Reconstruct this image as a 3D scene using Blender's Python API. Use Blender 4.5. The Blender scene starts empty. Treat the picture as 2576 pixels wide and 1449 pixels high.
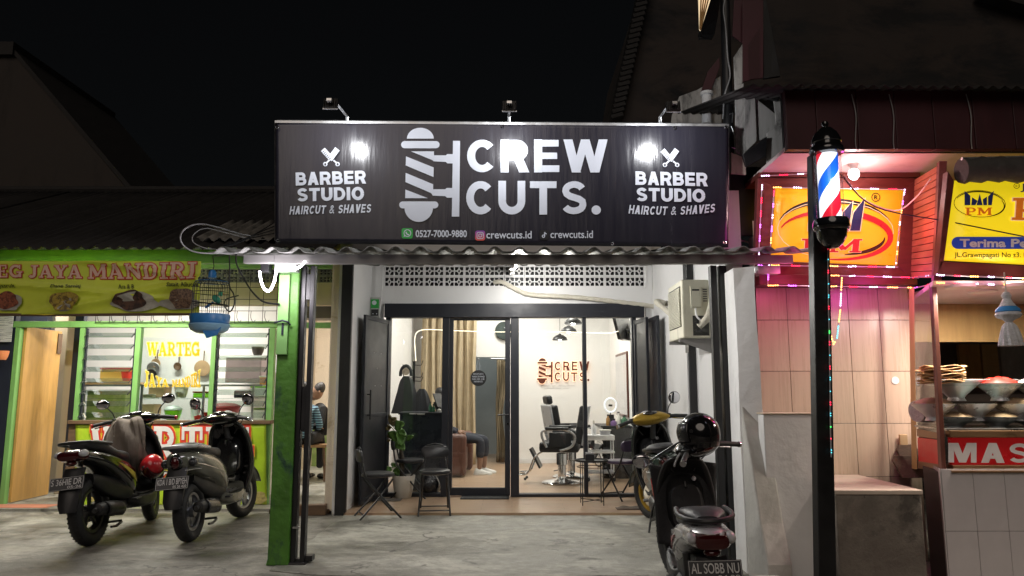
import bpy, bmesh, math, random
from mathutils import Vector, Matrix
random.seed(7)
R = math.radians
SC = bpy.context.scene
COL = SC.collection

# ------------------------------------------------------------------ camera
FPX, PITCH, CAMH = 1838.0, R(8.08), 1.28          # focal length in photo pixels (2575 wide), tilt up, lens height
cd = bpy.data.cameras.new('camera'); cam = bpy.data.objects.new('camera', cd); COL.objects.link(cam)
cam.location = (0, 0, CAMH); cam.rotation_euler = (R(90) + PITCH, 0, 0)
cd.sensor_width = 36; cd.lens = 36 * FPX / 2575; cd.clip_start = .05; cd.clip_end = 400
SC.camera = cam
# ------------------------------------------------------------------ night sky, one weak sun-type lamp, exposure
w = bpy.data.worlds.new('World'); SC.world = w; w.use_nodes = True
nt = w.node_tree; bg = nt.nodes['Background']
sky = nt.nodes.new('ShaderNodeTexSky'); sky.sky_type = 'NISHITA'; sky.sun_disc = False
sky.sun_elevation = R(32); sky.sun_rotation = R(194); sky.air_density = 1.4; sky.dust_density = 3
hs = nt.nodes.new('ShaderNodeHueSaturation'); hs.inputs['Saturation'].default_value = .35; nt.links.new(sky.outputs[0], hs.inputs['Color']); nt.links.new(hs.outputs[0], bg.inputs[0]); bg.inputs[1].default_value = .0006
sl = bpy.data.lights.new('night_glow', 'SUN'); sl.energy = .42; sl.angle = R(40); sl.color = (1, .86, .74)
so = bpy.data.objects.new('night_glow', sl); COL.objects.link(so); so.rotation_euler = (R(58), 0, R(-14))
SC.view_settings.view_transform = 'Standard'; SC.view_settings.look = 'None'
SC.view_settings.exposure = .4; SC.view_settings.gamma = 1
SC.cycles.use_denoising = True; SC.cycles.max_bounces = 8; SC.cycles.diffuse_bounces = 4
SC.cycles.glossy_bounces = 4; SC.cycles.transparent_max_bounces = 12; SC.cycles.caustics_reflective = False
SC.cycles.caustics_refractive = False; SC.cycles.sample_clamp_indirect = 4

# ------------------------------------------------------------------ photo pixel -> point on the plane y = D
def A(u, v, D):
    a = (u - 1287.5) / FPX; b = (724.5 - v) / FPX
    t = D / (math.cos(PITCH) - b * math.sin(PITCH))
    return Vector((a * t, D, CAMH + (math.sin(PITCH) + b * math.cos(PITCH)) * t))
def G(u, v, z=0.):
    a = (u - 1287.5) / FPX; b = (724.5 - v) / FPX
    t = (z - CAMH) / (math.sin(PITCH) + b * math.cos(PITCH))
    return Vector((a * t, (math.cos(PITCH) - b * math.sin(PITCH)) * t, z))
def Q(u0, v0, u1, v1, D):                          # pixel box -> BL BR TR TL
    return [A(u0, v1, D), A(u1, v1, D), A(u1, v0, D), A(u0, v0, D)]
def ZM(x0, y0, s):                                 # pixel of an enlarged view -> pixel of the 2575-wide view
    return lambda x, y: ((x0 + x * s) * .94322, (y0 + y * s) * .94322)

# ------------------------------------------------------------------ mesh helper
class M:
    def __init__(s): s.v = []; s.f = []; s.mi = []; s.cur = 0
    def add(s, vs, fs):
        o = len(s.v); s.v += [tuple(p) for p in vs]; s.f += [tuple(o + i for i in f) for f in fs]
        s.mi += [s.cur] * len(fs); return s
    def hexa(s, p): return s.add(p, [(0,3,2,1),(4,5,6,7),(0,1,5,4),(1,2,6,5),(2,3,7,6),(3,0,4,7)])
    def bx(s, x0, x1, y0, y1, z0, z1):
        return s.hexa([(x0,y0,z0),(x1,y0,z0),(x1,y1,z0),(x0,y1,z0),(x0,y0,z1),(x1,y0,z1),(x1,y1,z1),(x0,y1,z1)])
    def box(s, c, d, rot=None):
        c = Vector(c); m = rot or Matrix.Identity(3); h = [q / 2 for q in d]
        return s.hexa([c + m @ Vector((i*h[0], j*h[1], k*h[2])) for i,j,k in
            ((-1,-1,-1),(1,-1,-1),(1,1,-1),(-1,1,-1),(-1,-1,1),(1,-1,1),(1,1,1),(-1,1,1))])
    def prism(s, poly, n):
        k = len(poly); n = Vector(n); a = [Vector(p) for p in poly]
        s.add(a + [p + n for p in a], [tuple(range(k)), tuple(range(2*k-1, k-1, -1))] + [(i, i+k, (i+1)%k+k, (i+1)%k) for i in range(k)]); return s
    def loft(s, rings, cap=True, closed=True):
        n = len(rings[0]); vs = [p for r in rings for p in r]; fs = []
        for i in range(len(rings)-1):
            for j in range(n if closed else n-1):
                k = (j+1) % n; fs.append((i*n+j, i*n+k, (i+1)*n+k, (i+1)*n+j))
        if cap: fs += [tuple(range(n-1, -1, -1)), tuple(range((len(rings)-1)*n, len(rings)*n))]
        return s.add(vs, fs)
    def tube(s, pts, r, n=8, cap=True, closed=False):
        pts = [Vector(p) for p in pts]; rr = r if isinstance(r, (list, tuple)) else [r]*len(pts); rings = []
        up = None; L = len(pts)
        for i, p in enumerate(pts):
            if closed: t = pts[(i+1) % L] - pts[i-1]
            else: t = pts[min(i+1, L-1)] - pts[max(i-1, 0)]
            t.normalize()
            if up is None: up = Vector((0,0,1)) if abs(t.z) < .9 else Vector((1,0,0))
            a = t.cross(up)
            if a.length < 1e-4: a = t.orthogonal()
            a.normalize(); b = a.cross(t); up = b
            rings.append([p + (a*math.cos(2*math.pi*k/n) + b*math.sin(2*math.pi*k/n))*rr[i] for k in range(n)])
        if closed: rings.append(rings[0]); cap = False
        return s.loft(rings, cap)
    def cyl(s, p0, p1, r0, r1=None, n=16): return s.tube([p0, p1], [r0, r0 if r1 is None else r1], n)
    def lathe(s, prof, o=(0,0,0), ax=(0,0,1), n=24):
        o = Vector(o); z = Vector(ax).normalized(); x = z.orthogonal().normalized(); y = z.cross(x)
        rings = [[o + z*h + (x*math.cos(2*math.pi*k/n) + y*math.sin(2*math.pi*k/n))*max(r, 1e-4) for k in range(n)] for r, h in prof]
        return s.loft(rings)
    def sph(s, c, r, nu=16, nv=10, rot=None):
        c = Vector(c); r = (r,r,r) if isinstance(r, (int,float)) else r; m = rot or Matrix.Identity(3)
        return s.loft([[c + m @ Vector((r[0]*math.sin(t)*math.cos(a), r[1]*math.sin(t)*math.sin(a), r[2]*math.cos(t)))
            for a in (2*math.pi*k/nu for k in range(nu))] for t in (max(.03, min(math.pi-.03, math.pi*i/nv)) for i in range(nv+1))])
    def grid(s, fn, nu, nv):
        return s.loft([[fn(i/nu, j/nv) for i in range(nu+1)] for j in range(nv+1)], cap=False, closed=False)
    def build(s, name, mat, parent=None, world=True, smooth=True, bevel=0, solid=0, sharp=38, kind=None):
        me = bpy.data.meshes.new(name); me.from_pydata(s.v, [], s.f)
        mats = mat if isinstance(mat, (list, tuple)) else [mat]
        for m in mats: me.materials.append(MT[m] if isinstance(m, str) else m)
        if len(mats) > 1: me.polygons.foreach_set('material_index', s.mi)
        bm = bmesh.new(); bm.from_mesh(me)
        if len(bm.faces) < 60000 and not solid: bmesh.ops.recalc_face_normals(bm, faces=bm.faces)
        bm.to_mesh(me); bm.free()
        if smooth:
            me.polygons.foreach_set('use_smooth', [True]*len(me.polygons)); me.set_sharp_from_angle(angle=R(sharp))
        me.update()
        o = bpy.data.objects.new(name, me); COL.objects.link(o)
        if parent is not None:
            o.parent = parent
            if world and parent.type == 'EMPTY': o.matrix_parent_inverse = parent.matrix_basis.inverted()
        if solid:
            d = o.modifiers.new('s', 'SOLIDIFY'); d.thickness = solid; d.offset = 0
        if bevel:
            d = o.modifiers.new('b', 'BEVEL'); d.width = bevel; d.segments = 2; d.limit_method = 'ANGLE'; d.angle_limit = R(40)
        if kind: o['kind'] = kind
        return o
def tag(o, label, cat, group=None):
    o['label'] = label; o['category'] = cat
    if group: o['group'] = group
    return o
def thing(name, label, cat, loc=(0,0,0), rz=0., group=None, lean=0., scale=1.):
    o = bpy.data.objects.new(name, None); COL.objects.link(o); o.empty_display_size = .1
    o.location = loc; o.rotation_euler = (lean, 0, rz); o.scale = (scale,)*3
    return tag(o, label, cat, group)
def copy_tree(o, parent=None):
    c = o.copy(); COL.objects.link(c); c.parent = parent
    for ch in list(o.children): copy_tree(ch, c)
    return c
def lamp(kind, name, loc, energy, color=(1,1,1), size=.1, size_y=None, rot=(0,0,0), spot=None, blend=.5, parent=None):
    l = bpy.data.lights.new(name, kind); l.energy = energy; l.color = color
    if kind == 'AREA':
        l.size = size
        if size_y: l.shape = 'RECTANGLE'; l.size_y = size_y
    else: l.shadow_soft_size = size
    if kind == 'SPOT': l.spot_size = spot; l.spot_blend = blend
    o = bpy.data.objects.new(name, l); COL.objects.link(o); o.location = loc; o.rotation_euler = rot
    if parent is not None:
        o.parent = parent
        if parent.type == 'EMPTY': o.matrix_parent_inverse = parent.matrix_basis.inverted()
    return o
def aim(d):                                        # euler that points a lamp's -Z along d
    return Vector(d).to_track_quat('-Z', 'Y').to_euler()
def smooth_path(pts, k=6):
    pts = [Vector(p) for p in pts]; out = []
    for i in range(len(pts)-1):
        p0 = pts[max(i-1,0)]; p1 = pts[i]; p2 = pts[i+1]; p3 = pts[min(i+2, len(pts)-1)]
        for j in range(k):
            t = j/k
            out.append(.5*((2*p1) + (p2-p0)*t + (2*p0-5*p1+4*p2-p3)*t*t + (3*p1-p0-3*p2+p3)*t**3))
    return out + [pts[-1]]

# ------------------------------------------------------------------ materials
MT = {}
def mat(name, col, rough=.5, metal=0., var=.12, scale=5., bump=0., bscale=60., stain=None, coat=0., emit=None, es=0., spec=.5, rvar=.1, stretch=(1,1,1), alpha=None, sss=0):
    m = bpy.data.materials.new(name); MT[name] = m; m.use_nodes = True; n = m.node_tree.nodes; l = m.node_tree.links
    b = n['Principled BSDF']; b.inputs['Metallic'].default_value = metal; b.inputs['Specular IOR Level'].default_value = spec
    b.inputs['Coat Weight'].default_value = coat; b.inputs['Coat Roughness'].default_value = .08
    tc = n.new('ShaderNodeTexCoord'); mp = n.new('ShaderNodeMapping'); mp.inputs['Scale'].default_value = stretch
    l.new(tc.outputs['Object'], mp.inputs[0])
    nz = n.new('ShaderNodeTexNoise'); nz.inputs['Scale'].default_value = scale; nz.inputs['Detail'].default_value = 6; nz.inputs['Roughness'].default_value = .65
    l.new(mp.outputs[0], nz.inputs['Vector'])
    cr = n.new('ShaderNodeMix'); cr.data_type = 'RGBA'; cr.blend_type = 'MIX'
    c = Vector(col); cr.inputs[6].default_value = (*(c*(1-var)), 1); cr.inputs[7].default_value = (*[min(1, q) for q in c*(1+var)], 1)
    mr = n.new('ShaderNodeMapRange'); mr.inputs[1].default_value = .3; mr.inputs[2].default_value = .7
    l.new(nz.outputs[0], mr.inputs[0]); l.new(mr.outputs[0], cr.inputs[0]); out = cr.outputs[2]
    if stain:                                      # (colour, low, high, scale, stretch) a second layer of dirt or wear
        sc_, lo, hi, ss, st = stain
        m2 = n.new('ShaderNodeMapping'); m2.inputs['Scale'].default_value = st; m2.inputs['Location'].default_value = (3.1, 7.7, 1.9); l.new(tc.outputs['Object'], m2.inputs[0])
        n2 = n.new('ShaderNodeTexNoise'); n2.inputs['Scale'].default_value = ss; n2.inputs['Detail'].default_value = 9; n2.inputs['Roughness'].default_value = .7; n2.inputs['Distortion'].default_value = .4
        l.new(m2.outputs[0], n2.inputs['Vector'])
        r2 = n.new('ShaderNodeMapRange'); r2.inputs[1].default_value = lo; r2.inputs[2].default_value = hi; l.new(n2.outputs[0], r2.inputs[0])
        c2 = n.new('ShaderNodeMix'); c2.data_type = 'RGBA'; l.new(r2.outputs[0], c2.inputs[0]); l.new(out, c2.inputs[6]); c2.inputs[7].default_value = (*sc_, 1); out = c2.outputs[2]
    l.new(out, b.inputs['Base Color'])
    rr = n.new('ShaderNodeMapRange'); rr.inputs[1].default_value = .3; rr.inputs[2].default_value = .7
    rr.inputs[3].default_value = max(.02, rough-rvar); rr.inputs[4].default_value = min(1, rough+rvar); l.new(nz.outputs[0], rr.inputs[0]); l.new(rr.outputs[0], b.inputs['Roughness'])
    if bump:
        nb = n.new('ShaderNodeTexNoise'); nb.inputs['Scale'].default_value = bscale; nb.inputs['Detail'].default_value = 5; l.new(mp.outputs[0], nb.inputs['Vector'])
        bp = n.new('ShaderNodeBump'); bp.inputs['Strength'].default_value = bump; bp.inputs['Distance'].default_value = .02; l.new(nb.outputs[0], bp.inputs['Height']); l.new(bp.outputs[0], b.inputs['Normal'])
    if emit: b.inputs['Emission Color'].default_value = (*emit, 1); b.inputs['Emission Strength'].default_value = es
    if alpha is not None: b.inputs['Alpha'].default_value = alpha
    return m
def glass(name, tint=(.95,.97,.96), gloss=.06, rough=.0):
    m = bpy.data.materials.new(name); MT[name] = m; m.use_nodes = True; n = m.node_tree.nodes; l = m.node_tree.links; n.clear()
    o = n.new('ShaderNodeOutputMaterial'); t = n.new('ShaderNodeBsdfTransparent'); t.inputs[0].default_value = (*tint, 1)
    g = n.new('ShaderNodeBsdfGlossy'); g.inputs['Roughness'].default_value = rough; f = n.new('ShaderNodeFresnel'); ge = n.new('ShaderNodeNewGeometry'); ir = n.new('ShaderNodeMapRange'); ir.inputs[3].default_value = 1.45; ir.inputs[4].default_value = 1/1.45; l.new(ge.outputs['Backfacing'], ir.inputs[0]); l.new(ir.outputs[0], f.inputs[0])
    ad = n.new('ShaderNodeMath'); ad.operation = 'ADD'; ad.use_clamp = True; ad.inputs[1].default_value = gloss - .035; l.new(f.outputs[0], ad.inputs[0])
    x = n.new('ShaderNodeMixShader'); l.new(ad.outputs[0], x.inputs[0]); l.new(t.outputs[0], x.inputs[1]); l.new(g.outputs[0], x.inputs[2]); l.new(x.outputs[0], o.inputs[0])
    return m
def glow(name, col, s):
    m = bpy.data.materials.new(name); MT[name] = m; m.use_nodes = True; b = m.node_tree.nodes['Principled BSDF']
    b.inputs['Base Color'].default_value = (*col, 1); b.inputs['Emission Color'].default_value = (*col, 1); b.inputs['Emission Strength'].default_value = s; b.inputs['Roughness'].default_value = .4
    return m
def node(m, t): return m.node_tree.nodes.new(t)

# concrete: cloudy patches, hairline cracks, damp glossy areas
def concrete(name, dark, light, wet=.35, crack=True, off=0.):
    m = mat(name, (.3,.3,.3), .6, var=.0); n = m.node_tree.nodes; l = m.node_tree.links; b = n['Principled BSDF']
    tc = n['Texture Coordinate']
    def nz(s, d=8, st=(1,1,1), r=.62, dist=.0):
        mp = n.new('ShaderNodeMapping'); mp.inputs['Scale'].default_value = st; mp.inputs['Location'].default_value = (off, off*.7, 0); l.new(tc.outputs['Object'], mp.inputs[0])
        q = n.new('ShaderNodeTexNoise'); q.inputs['Scale'].default_value = s; q.inputs['Detail'].default_value = d; q.inputs['Roughness'].default_value = r; q.inputs['Distortion'].default_value = dist
        l.new(mp.outputs[0], q.inputs['Vector']); return q
    a = nz(1.1, 12, (1,1.25,1), .68, .5); c = nz(6.5, 10, (1,1.3,1), .72, .3)
    ra = n.new('ShaderNodeValToRGB'); e = ra.color_ramp.elements; e[0].position = .405; e[0].color = (*dark,1); e[1].position = .60; e[1].color = (*light,1)
    mid = ra.color_ramp.elements.new(.5); mid.color = (*[(p+q)/2*.85 for p,q in zip(dark,light)],1)
    mx = n.new('ShaderNodeMix'); mx.data_type = 'FLOAT'; mx.inputs[0].default_value = .33; l.new(a.outputs[0], mx.inputs[2]); l.new(c.outputs[0], mx.inputs[3]); l.new(mx.outputs[0], ra.inputs[0])
    col = ra.outputs[0]
    if crack:
        wv = n.new('ShaderNodeTexVoronoi'); wv.feature = 'DISTANCE_TO_EDGE'; wv.inputs['Scale'].default_value = .62
        d = nz(2.2, 6); mm = n.new('ShaderNodeVectorMath'); mm.operation = 'ADD'; sc_ = n.new('ShaderNodeVectorMath'); sc_.operation = 'SCALE'; sc_.inputs['Scale'].default_value = .9
        l.new(d.outputs['Color'], sc_.inputs[0]); l.new(sc_.outputs[0], mm.inputs[0]); l.new(tc.outputs['Object'], mm.inputs[1]); l.new(mm.outputs[0], wv.inputs['Vector'])
        r2 = n.new('ShaderNodeMapRange'); r2.inputs[1].default_value = .0; r2.inputs[2].default_value = .016; r2.inputs[3].default_value = .75; r2.inputs[4].default_value = 0; l.new(wv.outputs[0], r2.inputs[0])
        gate = nz(1.3, 2); g2 = n.new('ShaderNodeMapRange'); g2.inputs[1].default_value = .46; g2.inputs[2].default_value = .54; l.new(gate.outputs[0], g2.inputs[0])
        mu = n.new('ShaderNodeMath'); mu.operation = 'MULTIPLY'; l.new(r2.outputs[0], mu.inputs[0]); l.new(g2.outputs[0], mu.inputs[1])
        cx = n.new('ShaderNodeMix'); cx.data_type = 'RGBA'; l.new(mu.outputs[0], cx.inputs[0]); l.new(col, cx.inputs[6]); cx.inputs[7].default_value = (.035,.032,.03,1); col = cx.outputs[2]
    for sc2, lo2, hi2, k2, amt in ((2.1,.60,.66,(.03,.028,.025),.6), (9.,.66,.70,(.02,.018,.016),.7), (1.4,.62,.74,tuple(q*1.25 for q in light),.55)):
        q2 = nz(sc2, 8, (1,1.2,1), .62, .4); r3 = n.new('ShaderNodeMapRange'); r3.inputs[1].default_value = lo2; r3.inputs[2].default_value = hi2; r3.inputs[4].default_value = amt; l.new(q2.outputs[0], r3.inputs[0])
        c3 = n.new('ShaderNodeMix'); c3.data_type = 'RGBA'; l.new(r3.outputs[0], c3.inputs[0]); l.new(col, c3.inputs[6]); c3.inputs[7].default_value = (*k2,1); col = c3.outputs[2]
    l.new(col, b.inputs['Base Color'])
    rg = n.new('ShaderNodeMapRange'); rg.inputs[1].default_value = .38; rg.inputs[2].default_value = .62; rg.inputs[3].default_value = wet; rg.inputs[4].default_value = .78; l.new(a.outputs[0], rg.inputs[0]); l.new(rg.outputs[0], b.inputs['Roughness'])
    f = nz(60, 6, (1,1.2,1)); g = n.new('ShaderNodeMath'); g.operation = 'ADD'; l.new(f.outputs[0], g.inputs[0]); l.new(c.outputs[0], g.inputs[1])
    bp = n.new('ShaderNodeBump'); bp.inputs['Strength'].default_value = .35; bp.inputs['Distance'].default_value = .03; l.new(g.outputs[0], bp.inputs['Height']); l.new(bp.outputs[0], b.inputs['Normal'])
    return m
concrete('yard_concrete', (.10,.094,.08), (.36,.34,.295), .38)
concrete('slab_concrete', (.17,.165,.14), (.46,.445,.39), .28, off=4.)
concrete('block_concrete', (.13,.11,.095), (.30,.27,.23), .5, off=9.)
mat('white_paint', (.74,.74,.74), .55, var=.04, scale=1.5, bump=.06, bscale=25, stain=((.5,.48,.44), .60, .85, 2.2, (1,1,.35)))
mat('room_paint', (.80,.79,.77), .6, var=.03, scale=1.2, bump=.04, bscale=30)
mat('plaster', (.80,.80,.80), .75, var=.06, scale=3, bump=.22, bscale=16, stain=((.40,.39,.36), .56, .80, 2.2, (1.4,1.4,.5)))
mat('plaster_grey', (.50,.49,.46), .8, var=.14, scale=3, bump=.25, bscale=16, stain=((.2,.19,.17), .5, .8, 2.5, (1,1,.5)))
mat('navy_frame', (.010,.012,.019), .5, var=.2, scale=4, rvar=.08, bump=.02, bscale=80)
mat('black_steel', (.012,.012,.013), .42, var=.3, scale=6, bump=.05, bscale=70, stain=((.05,.045,.04), .62, .8, 5, (1,1,.3)))
mat('door_black', (.015,.016,.021), .45, var=.15, scale=3, rvar=.1)
mat('chrome', (.75,.76,.78), .12, 1., var=.05, rvar=.05)
mat('steel', (.55,.55,.55), .32, 1., var=.12, scale=9, rvar=.1)
mat('galv', (.50,.51,.52), .42, .9, var=.2, scale=12, rvar=.12)
mat('fascia_grey', (.24,.235,.23), .5, .2, var=.12, scale=2, stretch=(1,1,5))
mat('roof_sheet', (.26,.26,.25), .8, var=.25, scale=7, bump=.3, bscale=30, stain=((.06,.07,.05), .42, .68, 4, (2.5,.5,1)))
mat('roof_under', (.72,.72,.70), .7, var=.06, scale=3)
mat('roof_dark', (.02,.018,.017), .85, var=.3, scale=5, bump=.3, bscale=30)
mat('rubber', (.012,.012,.012), .68, var=.3, scale=20, bump=.1, bscale=90)
mat('black_plastic', (.013,.013,.014), .48, var=.2, scale=12, bump=.05, bscale=150)
mat('gloss_black', (.008,.008,.009), .12, coat=.7, var=.2, rvar=.04)
mat('dark_glossy_plastic', (.02,.02,.022), .25, var=.2, rvar=.08)
mat('seat_vinyl', (.028,.029,.033), .42, var=.15, scale=20, bump=.12, bscale=220)
mat('olive_paint', (.105,.105,.085), .2, coat=.6, var=.06, rvar=.05)
mat('green_dark_paint', (.022,.035,.027), .2, coat=.6, var=.1, rvar=.05)
mat('gold_paint', (.34,.22,.03), .32, .6, var=.12, rvar=.08)
mat('cream_paint', (.62,.56,.44), .3, coat=.3, var=.05)
mat('red_plastic', (.45,.015,.02), .2, coat=.5, var=.08, rvar=.05)
mat('red_lens', (.05,.003,.004), .1, coat=.6, var=.2, rvar=.03)
mat('clear_lens', (.5,.5,.52), .08, coat=.6, var=.15, rvar=.03)
mat('mirror_glass', (.78,.78,.82), .06, 1., var=.04, rvar=.02)
mat('engine_metal', (.065,.065,.066), .45, .6, var=.3, scale=15, bump=.15, bscale=50)
mat('alloy', (.32,.33,.35), .33, .85, var=.12, rvar=.08)
mat('plate_black', (.012,.012,.016), .4, var=.15)
mat('plate_white', (.62,.62,.62), .5, var=.1, scale=60)
mat('brown_cloth', (.17,.14,.115), .85, var=.2, scale=12, bump=.3, bscale=120)
mat('yellow_decal', (.62,.50,.08), .3, var=.25, scale=14)
mat('white_decal', (.65,.64,.62), .3, var=.1)
mat('red_decal', (.28,.02,.03), .3, var=.15)
mat('silver_paint', (.48,.48,.49), .28, .4, var=.06, coat=.3)
glass('shop_glass', (.96,.98,.97), .05)
glass('case_glass', (.90,.95,.93), .07)
glass('clear_tube', (.93,.95,.97), .06)
glass('louvre_glass', (.78,.85,.82), .10)
# ------------------------------------------------------------------ lettering
def quadmap(q):
    bl, br, tr, tl = [Vector(p) for p in q]
    return lambda s, t: (bl*(1-s) + br*s)*(1-t) + (tl*(1-s) + tr*s)*t
_tc = {}
def glyphs(s, bold=.0, shear=0., spacing=1.):
    k = (s, bold, shear, spacing)
    if k not in _tc:
        c = bpy.data.curves.new('t', 'FONT'); c.body = s; c.size = 1; c.offset = bold; c.shear = shear; c.space_character = spacing; c.resolution_u = 5
        o = bpy.data.objects.new('t', c); COL.objects.link(o); dg = bpy.context.evaluated_depsgraph_get()
        me = bpy.data.meshes.new_from_object(o.evaluated_get(dg)); vs = [v.co.copy() for v in me.vertices]; fs = [tuple(p.vertices) for p in me.polygons]
        bpy.data.objects.remove(o); bpy.data.curves.remove(c); bpy.data.meshes.remove(me)
        x0 = min(v.x for v in vs); x1 = max(v.x for v in vs); y0 = min(v.y for v in vs); y1 = max(v.y for v in vs)
        _tc[k] = ([((v.x-x0)/(x1-x0), (v.y-y0)/(y1-y0)) for v in vs], fs)
    return _tc[k]
def text(s, f, name, mat, parent, bold=.02, shear=0., world=True, off=(0,0,0), spacing=1.):
    if not callable(f): f = quadmap(f)
    off = Vector(off); vs, fs = glyphs(s, bold, shear, spacing); m = M(); m.add([f(x, y) + off for x, y in vs], fs)
    return m.build(name, mat, parent, world, smooth=False)
def arc(cx, cy, rx, ry, a0, a1, n=10): return [(cx + rx*math.cos(R(a0+(a1-a0)*i/n)), cy + ry*math.sin(R(a0+(a1-a0)*i/n))) for i in range(n+1)]
T_, S_ = .22, .11
SLAB = {
 'I': (.5, [([(.25,0),(.25,1)],T_), ([(0,.055),(.5,.055)],S_), ([(0,.945),(.5,.945)],S_)]),
 'E': (.78, [([(.22,0),(.22,1)],T_), ([(0,.945),(.72,.945)],S_), ([(0,.055),(.76,.055)],S_), ([(.2,.5),(.56,.5)],S_), ([(.67,.95),(.67,.68)],S_), ([(.71,.05),(.71,.34)],S_), ([(.53,.38),(.53,.62)],S_)]),
 'G': (.95, [(arc(.46,.5,.35,.42,45,335,16),.2), ([(.78,.42),(.78,0)],.16), ([(.52,.42),(.95,.42)],S_), ([(.76,1),(.76,.66)],S_)]),
 'J': (.68, [([(.42,1),(.42,.3)]+arc(.24,.3,.18,.22,0,-150,8)[1:],T_), ([(.18,.945),(.68,.945)],S_)]),
 'A': (.98, [([(.14,.02),(.43,.98)],.14), ([(.43,.98),(.78,.02)],.24), ([(.24,.33),(.66,.33)],S_), ([(0,.055),(.32,.055)],S_), ([(.55,.055),(.98,.055)],S_)]),
 'Y': (.9, [([(.16,.95),(.46,.46)],.22), ([(.76,.95),(.46,.46)],.14), ([(.46,.5),(.46,0)],T_), ([(0,.945),(.36,.945)],S_), ([(.58,.945),(.92,.945)],S_), ([(.22,.055),(.7,.055)],S_)]),
 'M': (1.12, [([(.17,0),(.17,1)],.15), ([(.94,0),(.94,1)],T_), ([(.2,.96),(.54,.2)],.22), ([(.54,.2),(.92,.96)],.13), ([(0,.055),(.36,.055)],S_), ([(.74,.055),(1.14,.055)],S_), ([(0,.945),(.26,.945)],S_), ([(.86,.945),(1.14,.945)],S_)]),
 'N': (.98, [([(.17,0),(.17,1)],.15), ([(.82,0),(.82,1)],.15), ([(.17,.94),(.82,.08)],.24), ([(0,.055),(.36,.055)],S_), ([(0,.945),(.26,.945)],S_), ([(.62,.945),(.98,.945)],S_)]),
 'D': (.92, [([(.22,0),(.22,1)],T_), ([(0,.945),(.42,.945)]+arc(.42,.5,.38,.445,88,-88,12)+[(.42,.055),(0,.055)],.13), (arc(.42,.5,.36,.36,60,-60,8),.2)]),
 'R': (.98, [([(.22,0),(.22,1)],T_), ([(0,.945),(.44,.945)]+arc(.44,.71,.3,.235,88,-88,10)+[(.2,.475)],.13), (arc(.44,.71,.28,.2,60,-60,6),.18), ([(.46,.47),(.8,.03)],.22), ([(0,.055),(.42,.055)],S_), ([(.66,.055),(.98,.055)],S_)]),
 'P': (.86, [([(.22,0),(.22,1)],T_), ([(0,.945),(.46,.945)]+arc(.46,.69,.3,.255,88,-88,10)+[(.2,.435)],.13), (arc(.46,.69,.28,.2,60,-60,6),.18), ([(0,.055),(.48,.055)],S_)]),
 'T': (.86, [([(.43,0),(.43,1)],T_), ([(.02,.945),(.84,.945)],S_), ([(.07,.95),(.07,.66)],S_), ([(.79,.95),(.79,.66)],S_), ([(.2,.055),(.66,.055)],S_)]),
 'W': (1.28, [([(.13,.97),(.36,.03)],.23), ([(.36,.03),(.63,.92)],.13), ([(.63,.92),(.88,.03)],.23), ([(.88,.03),(1.14,.97)],.13), ([(0,.945),(.32,.945)],S_), ([(.48,.945),(.8,.945)],S_), ([(.98,.945),(1.28,.945)],S_)]),
 ' ': (.4, [])}
def par(b, t, w_): return [(b,0),(b+w_,0),(t+w_,1),(t,1)]
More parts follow.
